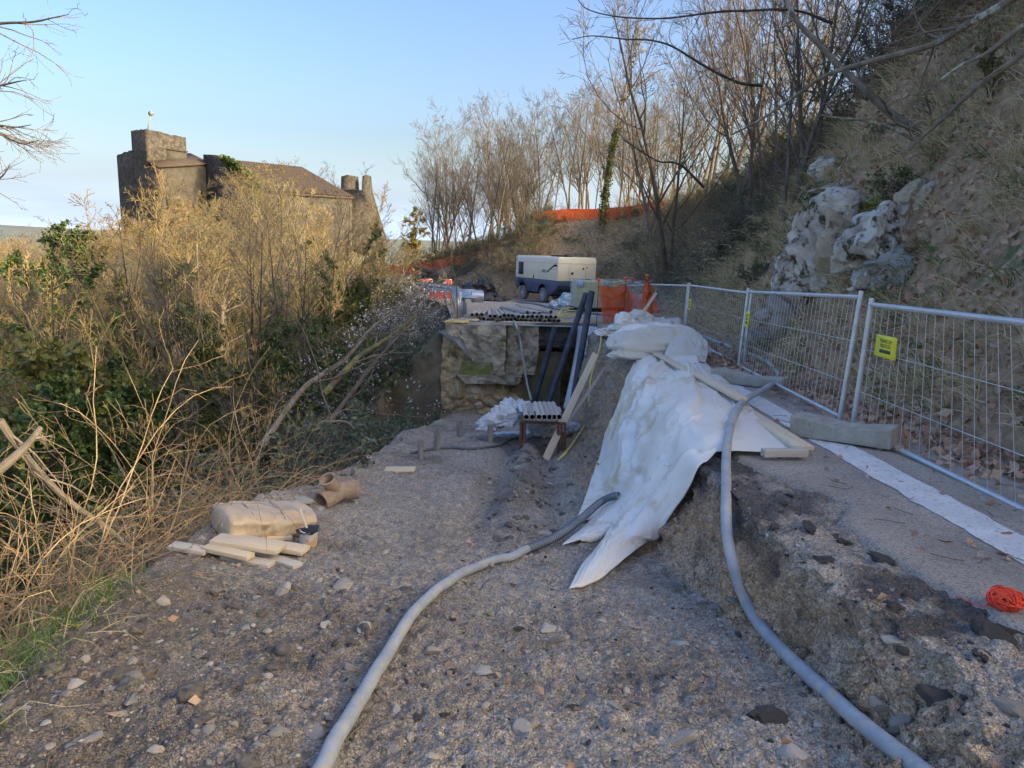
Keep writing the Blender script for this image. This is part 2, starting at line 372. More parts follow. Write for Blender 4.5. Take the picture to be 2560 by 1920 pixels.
# ------------------------------------------------------------------ materials of the ground
M = {}
M['dirt'] = mat('gravelly soil', (1.10, 1.08, 1.04), (1.68, 1.63, 1.55), 14, .95, .5, 120, vcol=True, coord='World', bdist=.012, c3=(.88, .86, .83), s3=9, t3=.62)
def grainy(m, cells, depth, amount):
    """packed grains: every cell of a Voronoi pattern is a pebble with its own tone and a raised middle"""
    nt = m.node_tree; N = nt.nodes; L = nt.links; b = N['Principled BSDF']; g = N.new('ShaderNodeNewGeometry')
    src = b.inputs['Base Color'].links[0].from_socket; nrm = b.inputs['Normal'].links[0].from_socket if b.inputs['Normal'].links else None
    wob = N.new('ShaderNodeTexNoise'); wob.inputs['Scale'].default_value = cells[0] * .8; wob.inputs['Detail'].default_value = 2; L.new(g.outputs['Position'], wob.inputs[0])
    ad = N.new('ShaderNodeVectorMath'); ad.operation = 'MULTIPLY_ADD'; L.new(wob.outputs['Color'], ad.inputs[0]); ad.inputs[1].default_value = (.8 / cells[0],) * 3; L.new(g.outputs['Position'], ad.inputs[2])
    for sc, am in zip(cells, amount):
        v = N.new('ShaderNodeTexVoronoi'); v.inputs['Scale'].default_value = sc; v.inputs['Randomness'].default_value = 1.; L.new(ad.outputs[0], v.inputs['Vector'])
        bw = N.new('ShaderNodeSeparateColor'); L.new(v.outputs['Color'], bw.inputs[0])
        mr = N.new('ShaderNodeMapRange'); mr.inputs[3].default_value = 1 - am; mr.inputs[4].default_value = 1 + am; L.new(bw.outputs[0], mr.inputs[0])
        dk_ = N.new('ShaderNodeMapRange'); dk_.inputs[1].default_value = .35; dk_.inputs[2].default_value = .75; dk_.inputs[3].default_value = 1.; dk_.inputs[4].default_value = 1 - am * .9; L.new(v.outputs['Distance'], dk_.inputs[0])
        mu = N.new('ShaderNodeMath'); mu.operation = 'MULTIPLY'; L.new(mr.outputs[0], mu.inputs[0]); L.new(dk_.outputs[0], mu.inputs[1])
        x = N.new('ShaderNodeMixRGB'); x.blend_type = 'MULTIPLY'; x.inputs[0].default_value = 1; L.new(src, x.inputs[1]); L.new(mu.outputs[0], x.inputs[2]); src = x.outputs[0]
        bp = N.new('ShaderNodeBump'); bp.invert = True; bp.inputs['Strength'].default_value = 1.; bp.inputs['Distance'].default_value = depth / sc; L.new(v.outputs['Distance'], bp.inputs['Height'])
        if nrm is not None: L.new(nrm, bp.inputs['Normal'])
        nrm = bp.outputs[0]
    L.new(src, b.inputs['Base Color']); L.new(nrm, b.inputs['Normal']); return m
grainy(M['dirt'], (75., 180.), .8, (.22, .25))
M['road'] = mat('dusty worn asphalt', (.37, .32, .26), (.52, .455, .375), 2.2, .92, .9, 150, coord='World', bdist=.008, c3=(.14, .13, .12), s3=55, t3=.60)
grainy(M['road'], (130.,), .5, (.22,))
M['whitepaint'] = mat('worn white road paint', (.78, .77, .74), (.66, .65, .62), 8, .8, .5, 200, coord='World', bdist=.006, c3=(.28, .26, .23), s3=38, t3=.60)
M['hill'] = mat('leafy hillside soil', (.26, .175, .105), (.50, .355, .225), 9, .95, .8, 20, coord='World', bdist=.05, c3=(.12, .15, .06), s3=2.2, t3=.6)
M['valley'] = mat('valley floor', (.10, .085, .055), (.20, .16, .10), 2.5, .95, .6, 10, coord='World', bdist=.05, c3=(.10, .13, .045), s3=.8, t3=.55)
M['plain'] = mat('distant fields', (.10, .13, .12), (.17, .19, .17), .004, .95, coord='World')
M['earth'] = mat('ochre earth', (.28, .20, .11), (.60, .46, .27), 4, .95, 1., 14, coord='World', bdist=.05, c3=(.42, .34, .22), s3=9, t3=.6)
M['concrete_old'] = mat('mossy old concrete', (.20, .18, .14), (.50, .45, .36), 2.6, .9, 1.0, 18, coord='World', bdist=.03, c3=(.13, .14, .06), s3=2.4, t3=.6)
M['concrete_moss'] = mat('concrete under green moss', (.12, .15, .04), (.24, .24, .12), 5, .95, .9, 30, coord='World', bdist=.03, c3=(.33, .31, .27), s3=5, t3=.6)
M['asphalt_dark'] = mat('broken black asphalt', (.05, .05, .05), (.12, .115, .11), 14, .9, 1., 60, coord='World', bdist=.02, c3=(.2, .19, .17), s3=40, t3=.66)

# ------------------------------------------------------------------ dirt terrace and bank: one heightfield, fine near the camera
def build_dirt():
    ys = [0.7]
    while ys[-1] < 18.9: ys.append(ys[-1] + max(.012, .0068 * ys[-1]))
    ys = np.array(ys)
    rows = []; nA, nB, nC, nD = 46, 240, 190, 60
    for y in ys:
        l, f, t = float(xL(y)), float(xF(y)) - .12, float(xT(y))
        rows.append(np.r_[np.linspace(l - 1.9, l, nA, endpoint=False), np.linspace(l, f, nB, endpoint=False), np.linspace(f, t, nC, endpoint=False), np.linspace(t, t + .62, nD)])
    X = np.array(rows); Y = np.repeat(ys[:, None], X.shape[1], 1)
    Z = dirt_z(X, Y)
    f = xF(Y) - .05; T = np.clip((X - f) / (xT(Y) - f), 0, 1)
    # lumps pushed out of the bank face
    P = np.stack([X, Y, Z], -1)
    bank = T * (1 - sstep(.9, 1, T)) * 2.2 * sstep(0, .08, T)
    lump = fbm(P * 3.2, 4, 91, .6) * .13 + np.abs(fbm(P * 9, 3, 92)) * .075 + np.abs(fbm(P * 26, 2, 93)) * .03
    P[..., 0] -= lump * np.minimum(bank, 1); P[..., 2] += lump * np.minimum(bank, 1) * .25
    # a real step where the road surface has broken off
    top = sstep(.985, 1.0, T)
    # colours of the soil itself
    g = np.array([.375, .335, .285]); dk = np.array([.15, .128, .105]); tan = np.array([.56, .39, .25]); asp = np.array([.11, .10, .092]); pale = np.array([.45, .415, .365])
    n1 = fbm2(X, Y, .8, 4, 101); n2 = fbm2(X, Y, 2.6, 4, 102); n3 = fbm(P * 2.0, 4, 103)
    c = np.broadcast_to(g, P.shape).copy()
    w = np.clip(.5 + 1.6 * n1 + .6 * n2 - .25, 0, 1)[..., None] * .55; c = c * (1 - w) + pale * w
    n5 = fbm2(X, Y, 5.0, 4, 108, .6); damp = np.clip(-2.0 * n1 - 1.1 * n5 + .02, 0, 1)[..., None] * .75; c = c * (1 - damp) + dk * 1.05 * damp
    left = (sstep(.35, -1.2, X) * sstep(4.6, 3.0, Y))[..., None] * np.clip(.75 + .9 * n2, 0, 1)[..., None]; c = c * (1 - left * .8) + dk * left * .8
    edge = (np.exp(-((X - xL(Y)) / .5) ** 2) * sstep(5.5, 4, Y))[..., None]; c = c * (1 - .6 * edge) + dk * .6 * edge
    rut = (np.exp(-((X - (-.22 + .047 * Y)) / .30) ** 2) * sstep(4.5, 6, Y) * (1 - sstep(11, 12.5, Y)))[..., None] * np.clip(.6 + n2, 0, 1)[..., None]; c = c * (1 - .85 * rut) + dk * .85 * rut
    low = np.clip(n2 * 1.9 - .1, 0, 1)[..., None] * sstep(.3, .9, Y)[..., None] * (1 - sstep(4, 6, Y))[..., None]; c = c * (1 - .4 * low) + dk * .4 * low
    bk = (sstep(0.02, .2, T) * (1 - sstep(.86, .97, T)))[..., None]
    tm = np.clip(.45 + 1.5 * n3, 0, 1)[..., None]; bcol = tan * tm + np.array([.46, .37, .28]) * (1 - tm)
    far = sstep(4.5, 9, Y)[..., None]; bcol = bcol * (1 - .25 * far)
    c = c * (1 - bk) + bcol * bk
    tm2 = (np.clip(T - .84 + .5 * n2 + .4 * n3, 0, .2) * 1.5 / .3 * sstep(.35, .6, T))[..., None] * (1 - .5 * sstep(6, 9, Y))[..., None]
    c = c * (1 - tm2) + asp * (1 + .6 * n2[..., None]) * tm2
    o = link_mesh('dirt_terrace', P.reshape(-1, 3), grid_faces(*X.shape), M['dirt'], None, True, c.reshape(-1, 3))
    return struct(o, 'bare gravelly dirt bench with the cut bank up to the road')
DIRT = build_dirt()

# ------------------------------------------------------------------ road
def build_road():
    ys = np.r_[np.arange(-4, 1, .4), np.arange(1, 7, .05), np.arange(7, 17.2, .12), [17.2]]
    n = 60; rows = []
    for y in ys:
        l = float(np.interp(y, [0, 2.2, 3, 3.4, 3.75, 4.2, 4.6, 7, 10.4, 15.8, 18], [1.82, 1.74, 1.66, 1.62, 1.86, 1.62, 1.50, 1.68, 1.88, 1.9, 1.95])) + .07 * float(fbm2(0., y, 1.6, 4, 200)) + .06 * float(fbm2(0., y, 8, 3, 201, .7))
        r = float(np.interp(y, FOOT[:, 1][:200], FOOT[:, 0][:200])) + .35
        rows.append(np.linspace(l, r, n))
    X = np.array(rows); Y = np.repeat(ys[:, None], n, 1)
    Z = zr(Y) + fbm2(X, Y, 1.2, 3, 205) * .006; Z[:, 0] -= .05; Z[:, 1] -= .004
    ys2 = np.arange(17.2, 66, .35); rows = []
    for y in ys2:
        l = float(road_left(y)); i = np.argmin(np.abs(FOOT[:, 1] - y))
        r = max(FOOT[FOOT[:, 1].argsort()][np.searchsorted(np.sort(FOOT[:, 1]), y).clip(0, len(FOOT) - 1), 0], l + 3.2) + .5
        if 28 < y < 38.5: r = 5.4
        rows.append(np.linspace(l, r, n))
    X2 = np.array(rows); Y2 = np.repeat(ys2[:, None], n, 1); Z2 = zr(Y2) + fbm2(X2, Y2, 1.2, 3, 205) * .006
    V = np.vstack([np.stack([X, Y, Z], -1).reshape(-1, 3), np.stack([X2, Y2, Z2], -1).reshape(-1, 3)])
    o = link_mesh('road', V, [grid_faces(*X.shape), grid_faces(*X2.shape, off=X.size)], M['road'], None, True)
    return struct(o, 'narrow asphalt road half fallen away')
ROAD = build_road()
def build_line():
    ys = np.arange(-2, 9.5, .03)
    c = np.interp(ys, [0, 3.3, 6.75, 10], [2.26, 2.33, 2.42, 2.55]); w = .125 + .018 * fbm2(ys * 0, ys, 5, 4, 300, .7)
    j = .022 * fbm2(ys * 0 + 3, ys, 9, 3, 301, .7)
    X = np.stack([c - w + j, c - w * .4, c + w * .4, c + w + j * .7], 1); Y = np.repeat(ys[:, None], 4, 1)
    o = link_mesh('road_line', np.stack([X, Y, zr(Y) + fbm2(X, Y, 1.2, 3, 205) * .006 + .004], -1).reshape(-1, 3), grid_faces(*X.shape), M['whitepaint'], ROAD, True)
    return o
build_line()

# ------------------------------------------------------------------ hillside
def build_hill():
    a = [0.]
    L = FOOT_S[-1]
    while a[-1] < L:
        y = np.interp(a[-1], FOOT_S, FOOT[:, 1]); a.append(a[-1] + (.5 if y < 2 else max(.10, .014 * y)))
    a = np.array(a[:-1])
    s = np.r_[np.linspace(-.4, 5, 90), 5 * np.exp(np.linspace(0, 1, 46)[1:] * math.log(16))]
    fx = np.interp(a, FOOT_S, FOOT[:, 0]); fy = np.interp(a, FOOT_S, FOOT[:, 1])
    nx = np.interp(a, FOOT_S, FOOT_N[:, 0]); ny = np.interp(a, FOOT_S, FOOT_N[:, 1])
    X = fx[:, None] + nx[:, None] * s; Y = fy[:, None] + ny[:, None] * s
    S = np.broadcast_to(s, X.shape); A = np.broadcast_to(a[:, None], X.shape)
    Z = zr(np.minimum(fy, 60))[:, None] + hill_profile(A, np.maximum(S, 0)) + hill_noise(X, Y, S)
    Z = np.where(S < 0, zr(np.minimum(fy, 60))[:, None] - .05 + S * .2, Z)
    Z = Z - np.maximum(S - 22, 0) * .25
    o = link_mesh('hillside', np.stack([X, Y, Z], -1).reshape(-1, 3), grid_faces(*X.shape), M['hill'], None, True)
    return struct(o, 'steep wooded hillside cut by the road')
HILL = build_hill()

# ------------------------------------------------------------------ valley, far plain
def build_valley():
    xs = -np.r_[np.linspace(-1.2, 14, 120), np.geomspace(14.4, 150, 90)]
    ys = np.r_[np.linspace(-14, 0, 20, endpoint=False), np.linspace(0, 30, 150, endpoint=False), np.geomspace(30, 190, 110)]
    X, Y = np.meshgrid(xs, ys); Z = valley_z(X, Y)
    t = sstep(15.2, 17.6, Y); ex = xL(np.minimum(Y, 18)) * (1 - t) + road_left(np.maximum(Y, 17)) * t
    Z = np.where(X > ex - .15, Z - .5, Z)                     # stays under the dirt and the road
    Z = np.where((Y < 17.6) & (X > xL(np.minimum(Y, 18)) - 1.75), np.minimum(Z, dirt_z(X, np.minimum(Y, 18.5)) - .25), Z)
    o = link_mesh('valley', np.stack([X, Y, Z], -1).reshape(-1, 3), grid_faces(*X.shape), M['valley'], None, True)
    struct(o, 'overgrown valley slope'); val = o
    n = 60; r = np.geomspace(60, 9000, 40); th = np.linspace(0, 2 * math.pi, n)
    R, TH = np.meshgrid(r, th); X = R * np.cos(TH); Y = R * np.sin(TH)
    Z = -36 + 0 * X + np.where(R > 2500, (fbm2(X, Y, .0011, 4, 500) * .5 + .5) * 150 * sstep(2500, 6000, R), 0)
    o = link_mesh('ground', np.stack([X, Y, Z], -1).reshape(-1, 3), grid_faces(*X.shape), M['plain'], None, True)
    struct(o, 'distant plain and hills'); return val
VALLEY = build_valley()

# rays against the ground as built
from mathutils.bvhtree import BVHTree
def _bvh(objs):
    V = []; F = []; n = 0
    for o in objs:
        me = o.data; v = np.empty(len(me.vertices) * 3); me.vertices.foreach_get('co', v); V += [tuple(p) for p in v.reshape(-1, 3).tolist()]
        l = np.empty(len(me.loops), int); me.loops.foreach_get('vertex_index', l); F += (l.reshape(-1, 4) + n).tolist(); n += len(me.vertices)
    return BVHTree.FromPolygons(V, F)
LAND = _bvh([DIRT, ROAD, HILL, VALLEY])
def hit(px, py):
    """where the line of sight through a pixel of the photograph meets the ground"""
    d = Vector(ray(px, py)).normalized(); p, n, i, t = LAND.ray_cast(Vector(CAM), d)
    return np.array(p) if p is not None else CAM + np.array(d) * 150
def land_z(x, y):
    p, n, i, t = LAND.ray_cast(Vector((float(x), float(y), 60.)), Vector((0, 0, -1)))
    return p[2] if p is not None else -30.
def land_n(x, y):
    p, n, i, t = LAND.ray_cast(Vector((float(x), float(y), 60.)), Vector((0, 0, -1)))
    return (np.array(p), np.array(n)) if p is not None else (np.array([x, y, -30.]), np.array([0, 0, 1.]))

# ------------------------------------------------------------------ broken road end: earth face, concrete wall, slabs
def build_end():
    xs = np.linspace(-1.75, 2.3, 130); v = np.linspace(0, 1, 90)
    X, Vv = np.meshgrid(xs, v)
    Z = -2.75 + Vv * 2.45
    Y = 17.75 + .75 * sstep(.35, .75, X) * np.exp(-((Vv - .55) / .42) ** 2) - .35 * (1 - Vv) * (1 - sstep(.2, .7, X)) + .25 * sstep(.8, 1, Vv)
    P = np.stack([X, Y, Z], -1)
    n = fbm(P * 1.7, 4, 700, .55) * .34 + np.abs(fbm(P * 6, 3, 701)) * .15 + .30 * np.exp(-((X + .75) / .6) ** 2 - ((Vv - .28) / .25) ** 2)
    P[..., 1] -= n; P[..., 0] += fbm(P * 2.1, 3, 702) * .08
    P[-1, :, 1] += .5
    o = link_mesh('earth_face', P.reshape(-1, 3), grid_faces(*X.shape), M['earth'], None, True); struct(o, 'ochre earth face under the broken road end')
    # left return of the earth face, down to the valley
    def rough_block(name, rows, y0, depth, material, parent=None, n=40, amp=.03, sc=4., seed=1):
        """rows: (z, xleft, xright); a lump of broken concrete lofted between outlines"""
        zs = np.linspace(rows[0][0], rows[-1][0], n); rz = [r[0] for r in rows]
        order = np.argsort(rz); rz = np.array(rz)[order]; xl = np.array([r[1] for r in rows])[order]; xr = np.array([r[2] for r in rows])[order]
        m = 60; ring = []
        for z in zs:
            a, b = np.interp(z, rz, xl), np.interp(z, rz, xr)
            k = 26; d = 8
            loop = [(x, y0) for x in np.linspace(a, b, k)] + [(b, y) for y in np.linspace(y0, y0 + depth, d)[1:]] + [(x, y0 + depth) for x in np.linspace(b, a, k)[1:]] + [(a, y) for y in np.linspace(y0 + depth, y0, d)[1:-1]]
            ring.append([(x, y, z) for x, y in loop])
        P = np.array(ring); nr, nc = P.shape[:2]
        P[..., 1] -= fbm(P * sc, 4, seed, .6) * amp * 3.2 + fbm(P * 1.4, 3, seed + 7) * amp * 3 + np.abs(fbm(P * sc * 4, 2, seed + 1)) * amp
        P[..., 0] += fbm(P * sc + 7, 4, seed + 2, .55) * amp * 1.5; P[..., 2] += fbm(P * sc + 17, 3, seed + 3) * amp * np.where((np.arange(nr) == 0) | (np.arange(nr) == nr - 1), .5, 1)[:, None]
        idx = np.arange(nr * nc).reshape(nr, nc); nx = np.roll(idx, -1, 1)
        F = [tuple(f) for f in np.stack([idx[:-1], nx[:-1], nx[1:], idx[1:]], -1).reshape(-1, 4)]
        F += [tuple(idx[0][::-1]), tuple(idx[-1])]
        o = link_mesh(name, P.reshape(-1, 3), F, material, parent, True); fix_normals(o); o.data.set_sharp_from_angle(angle=math.radians(55)); return o
    def zy(py, Y=17.2, px=1250): return at(px, py, Y)[2]
    def xy(px, py, Y=17.2): return at(px, py, Y)[0]
    w = thing('concrete_wall', 'broken grey concrete retaining wall under the stacked pipes', 'wall', at(1250, 940, 17.3))
    W = np.array(w.location)
    def shift(o):
        o.data.transform(Matrix.Translation(-Vector(W))); o.parent = w; return o
    shift(rough_block('wall_block', [(zy(812), xy(1113, 812), xy(1268, 812)), (zy(835), xy(1120, 835), xy(1266, 835)), (zy(852), xy(1160, 852), xy(1264, 852)), (zy(900), xy(1182, 900), xy(1262, 900)), (zy(936), xy(1210, 936), xy(1262, 936))], 17.15, .6, M['concrete_old'], amp=.04, seed=11))
    shift(rough_block('wall_block', [(zy(814), xy(1270, 814, 17.3), xy(1346, 814, 17.3)), (zy(880), xy(1266, 880, 17.3), xy(1346, 880, 17.3)), (zy(938), xy(1264, 938, 17.3), xy(1338, 938, 17.3))], 17.32, .6, M['concrete_old'], amp=.05, seed=21))
    shift(rough_block('foundation_slab', [(zy(937), xy(1143, 937), xy(1305, 937)), (zy(958), xy(1165, 958), xy(1295, 958))], 16.98, .8, M['concrete_old'], n=10, amp=.04, seed=31))
    o = shift(rough_block('foundation_block', [(zy(903), xy(1158, 903), xy(1228, 903)), (zy(937), xy(1148, 937), xy(1228, 937))], 17.0, .6, M['concrete_moss'], n=14, amp=.02, seed=41)); o['label'] = 'green mossy foundation block'
    r = rough_block('road_slab', [(zy(814), xy(1340, 814, 17.5), xy(1500, 814, 17.5)), (zy(866), xy(1340, 866, 17.5), xy(1490, 866, 17.5))], 17.45, .9, M['asphalt_dark'], n=16, amp=.035, seed=51)
    tag(r, 'dark overhanging end of the asphalt above the hollow', 'slab')
    # light render on the slanting left side
    m = MB(W); m.prism([at(1115, 822, 17.2), at(1165, 852, 17.2), at(1205, 935, 17.2), at(1185, 935, 17.5), at(1150, 868, 17.6), at(1098, 830, 17.6)], (0, 0, 0), (0, .05, 0))
    m.build('slanted_face', mat('pale wall render', (.46, .44, .41), (.32, .30, .27), 6, .8, .4, 30, coord='World'), w)
build_end()
# ------------------------------------------------------------------ materials of the site
M['galv'] = mat('galvanised steel', (.50, .53, .57), (.62, .65, .68), 9, .42, .15, 60, metal=.65, spec=.5)
M['wire'] = mat('galvanised wire', (.55, .57, .60), (.66, .68, .70), 9, .45, metal=.55)
M['tag_yellow'] = mat('yellow plastic', (.80, .74, .03), (.88, .82, .06), 8, .45)
M['ink'] = mat('dark print', (.05, .06, .05), (.09, .10, .08), 20, .7)
M['foot_concrete'] = mat('weathered concrete', (.33, .31, .25), (.45, .43, .37), 12, .92, .7, 70, c3=(.20, .19, .15), s3=24, t3=.64, bdist=.01)
M['plastic'] = mat('milky plastic sheet', (.97, .93, .85), (.94, .90, .82), 3, .34, .10, 26, transl=.14, alpha=.92, spec=.35, coord='World', c3=(.80, .70, .52), s3=1.8, t3=.57, bdist=.02)
M['plastic_old'] = mat('soiled plastic sheet', (.74, .71, .62), (.82, .80, .74), 3, .38, .2, 24, transl=.30, coord='World', c3=(.50, .42, .27), s3=3, t3=.62, bdist=.02)
M['white_cloth'] = mat('white woven fabric', (.70, .73, .76), (.80, .82, .84), 6, .8, .6, 60, transl=.2, coord='World', c3=(.5, .5, .46), s3=4, t3=.63)
M['wood'] = mat('pale sawn wood', (.62, .50, .33), (.74, .63, .46), 5, .75, .25, 30, stretch=(1, .12, 1), c3=(.50, .38, .24), s3=9, t3=.63)
M['wood_grey'] = mat('greyish sawn wood', (.50, .44, .36), (.64, .58, .50), 5, .8, .25, 30, stretch=(1, .12, 1))
M['wood_yellow'] = mat('yellow formwork panel', (.66, .45, .10), (.76, .58, .22), 7, .6, .2, 30)
M['stake'] = mat('muddy stake', (.20, .18, .16), (.36, .33, .30), 14, .85, .6, 50, stretch=(1, 1, .25))
M['rust'] = mat('rusty steel', (.12, .06, .04), (.25, .13, .085), 20, .85, .5, 60)
M['tube_dark'] = mat('dark coated steel tube', (.035, .04, .06), (.075, .085, .12), 6, .5, .1, 40, c3=(.26, .22, .17), s3=5, t3=.72, metal=.2)
M['pipe_tan'] = mat('dusty tan pipe', (.36, .33, .29), (.54, .48, .41), 9, .7, .2, 30, c3=(.52, .38, .26), s3=3, t3=.58, var=.2)
M['hose_grey'] = mat('dusty grey hose', (.30, .335, .365), (.44, .465, .48), 7, .6, .2, 60, coord='World', c3=(.46, .43, .37), s3=9, t3=.57, bdist=.004)
M['hose_blue'] = mat('blue black ribbed hose', (.07, .085, .115), (.14, .16, .20), 9, .5, .3, 80, coord='World', c3=(.28, .27, .25), s3=12, t3=.62)
M['hose_dark'] = mat('dark rubber hose', (.10, .11, .12), (.20, .20, .20), 9, .6, coord='World')
M['hose_yellow'] = mat('yellow hose', (.72, .58, .10), (.80, .68, .22), 9, .5, coord='World')
M['orange'] = mat('orange net plastic', (.95, .20, .05), (1.0, .30, .11), 7, .5, transl=.35)
M['orange_cap'] = mat('orange plastic cap', (.90, .16, .05), None, 5, .5)
M['string'] = mat('red orange twine', (.85, .07, .03), (.95, .13, .06), 40, .6, .3, 200)
M['cream'] = mat('cream enamel', (.70, .67, .54), (.66, .62, .49), 2, .45, .05, 12, c3=(.60, .55, .42), s3=5, t3=.70)
M['navy'] = mat('navy enamel', (.045, .07, .14), (.065, .09, .16), 4, .5, .1, 12, c3=(.16, .15, .15), s3=6, t3=.70)
M['black'] = mat('black plastic', (.018, .018, .02), (.03, .03, .03), 10, .6)
M['tyre'] = mat('dusty tyre rubber', (.12, .12, .12), (.24, .23, .22), 7, .85, .4, 40)
M['rim'] = mat('dusty painted rim', (.22, .25, .29), (.34, .36, .37), 12, .6)
M['white'] = mat('white enamel', (.78, .78, .76), (.70, .70, .68), 8, .5)
M['tank'] = mat('cloudy yellowish tank plastic', (.62, .62, .36), (.70, .71, .48), 2.5, .45, transl=.25)
M['tank_white'] = mat('cloudy bluish tank plastic', (.60, .66, .70), (.70, .74, .76), 2.5, .45, transl=.25)
M['blue'] = mat('blue painted steel', (.02, .10, .42), (.04, .15, .52), 5, .5)
M['bag'] = mat('blue and white refuse bags', (.20, .40, .55), (.62, .66, .68), 5, .45, .5, 20, c3=(.35, .24, .16), s3=7, t3=.63, lo=.45, hi=.55)
M['black_sheet'] = mat('black plastic sheet', (.02, .02, .022), (.045, .045, .05), 5, .35, .3, 14)
M['clay'] = mat('old clay pipe', (.30, .22, .15), (.44, .34, .25), 9, .85, .5, 50, c3=(.24, .19, .14), s3=6, t3=.6)
M['wrap'] = mat('clear wrapped bundle', (.50, .38, .25), (.62, .50, .36), 4, .3, .35, 14, c3=(.36, .27, .18), s3=5, t3=.66, transl=.1)
M['paint_can'] = mat('paint stained tin', (.72, .70, .66), (.60, .58, .55), 14, .5, c3=(.75, .38, .07), s3=16, t3=.56)
M['net_red'] = mat('red orange barrier net', (.80, .09, .05), (.9, .14, .08), 8, .6)

def crumple(name, c, size, rz, material, seed, amp=.22, parent=None, freq=2.2, n=(42, 64), sag=.0, flat=.25):
    """a heap of crumpled sheet lying on the ground: closed shell with sharp folds, its underside flat"""
    u = np.linspace(-.5 * math.pi, .5 * math.pi, n[0]); v = np.linspace(0, 2 * math.pi, n[1], endpoint=False)
    U, Vv = np.meshgrid(u, v, indexing='ij')
    D = np.stack([np.cos(U) * np.cos(Vv), np.cos(U) * np.sin(Vv), np.sin(U)], -1)
    def ridge(p, s): return 1 - 2 * np.abs(vnoise(p, s))
    r = 1 + amp * (.65 * ridge(D * freq + seed, seed) + .4 * ridge(D * freq * 2.3 + seed, seed + 1) + .2 * ridge(D * freq * 5.1 + seed, seed + 2) - .5)
    r = r * (1 + .25 * fbm(D * 1.3 + seed * 1.7, 2, seed + 5))
    P = D * r[..., None]; P[..., 2] = np.where(P[..., 2] < 0, P[..., 2] * flat, P[..., 2])
    P = P * np.asarray(size, float) * .5; P[..., 2] += size[2] * .5 * flat * .6
    cz, sz = math.cos(rz), math.sin(rz); R = np.array([[cz, -sz, 0], [sz, cz, 0], [0, 0, 1]])
    P = P @ R.T + np.asarray(c, float)
    nr, nc = n; idx = np.arange(nr * nc).reshape(nr, nc); nx = np.roll(idx, -1, 1)
    F = np.stack([idx[:-1], nx[:-1], nx[1:], idx[1:]], -1).reshape(-1, 4)
    o = link_mesh(name, P.reshape(-1, 3), F, material, parent, True); o.data.set_sharp_from_angle(angle=math.radians(50)); return o
def spline_grid(G, per=10):
    """control grid (r,c,3) -> smooth dense grid"""
    G = np.asarray(G, float); A = np.stack([smooth_path(G[:, j], per) for j in range(G.shape[1])], 1)
    return np.stack([smooth_path(A[i], per) for i in range(A.shape[0])], 0)
def grid_normals(P):
    n = np.cross(np.gradient(P, axis=1), np.gradient(P, axis=0)); n /= np.linalg.norm(n, axis=2, keepdims=True) + 1e-9; return n
def sheet(name, G, material, amp, seed, per=12, along=2.5, across=11., lift=0, parent=None, thick=.0015, crease=.5, lay=False):
    P = spline_grid(G, per)
    if lay:
        g = np.array([land_z(p[0], p[1]) for p in P.reshape(-1, 3)]).reshape(P.shape[:2]) + .015
        need = np.maximum(g - P[..., 2], 0)
        def blur(A, n):
            for _ in range(n):
                B = np.pad(A, 1, 'edge'); A = (B[:-2, 1:-1] + B[2:, 1:-1] + B[1:-1, :-2] + B[1:-1, 2:] + 2 * A) / 6
            return A
        lift_ = need
        for n in (120, 60, 30, 12): lift_ = np.maximum(blur(lift_, n), need * .6)
        P[..., 2] = blur(np.maximum(P[..., 2] + blur(lift_, 30), g), 10)
    N = grid_normals(P)
    toc = CAM - P; flip = np.sign((N * toc).sum(-1, keepdims=True)); N *= flip
    nr, nc = P.shape[:2]; U, Vv = np.meshgrid(np.linspace(0, 1, nr), np.linspace(0, 1, nc), indexing='ij')
    w = fbm2(U, Vv, 3., 3, seed + 9) * .25
    q = np.stack([U * along, (Vv + w) * across, 0 * U + seed], -1)
    f = (1 - 2 * np.abs(vnoise(q, seed))) * .6 + (1 - 2 * np.abs(vnoise(q * 2.1 + 5, seed + 1))) * .3
    q2 = np.stack([U * 7 + Vv * 5, Vv * 6 - U * 3, 0 * U + seed], -1); f = f * (1 - crease * .4) + (1 - 2 * np.abs(vnoise(q2, seed + 3))) * crease * .5
    q3 = np.stack([U * 16 + Vv * 9, Vv * 15 - U * 8, 0 * U + seed], -1); f = f + (np.abs(vnoise(q3, seed + 6)) - .3) * .22 * crease + (1 - 2 * np.abs(vnoise(q2 * 1.7 + 3, seed + 8))) ** 3 * .25 * crease
    q4 = np.stack([U * 3.2 + Vv * 4, Vv * 7 - U * 4, 0 * U + seed], -1); f = f + np.clip(.07 - np.abs(vnoise(q4, seed + 11)), 0, .07) / .07 * .20 + np.clip(.06 - np.abs(vnoise(q4 * 1.9 + 4, seed + 12)), 0, .06) / .06 * .12
    env = np.minimum(1, .35 + 2.5 * np.minimum(Vv, 1 - Vv)) * np.minimum(1, .4 + 3 * U) * np.minimum(1, .06 + 2.6 * (1 - U))
    P = P + N * ((f * .5 + .5) * amp * env + lift)[..., None]
    o = link_mesh(name, P.reshape(-1, 3), grid_faces(nr, nc), material, parent, True)
    o.data.set_sharp_from_angle(angle=math.radians(24)); m = o.modifiers.new('thick', 'SOLIDIFY'); m.thickness = thick; return o
def gz(x, y): return land_z(x, y)
def on(px, py, up=0.): p = hit(px, py); return p + np.array([0, 0, up])

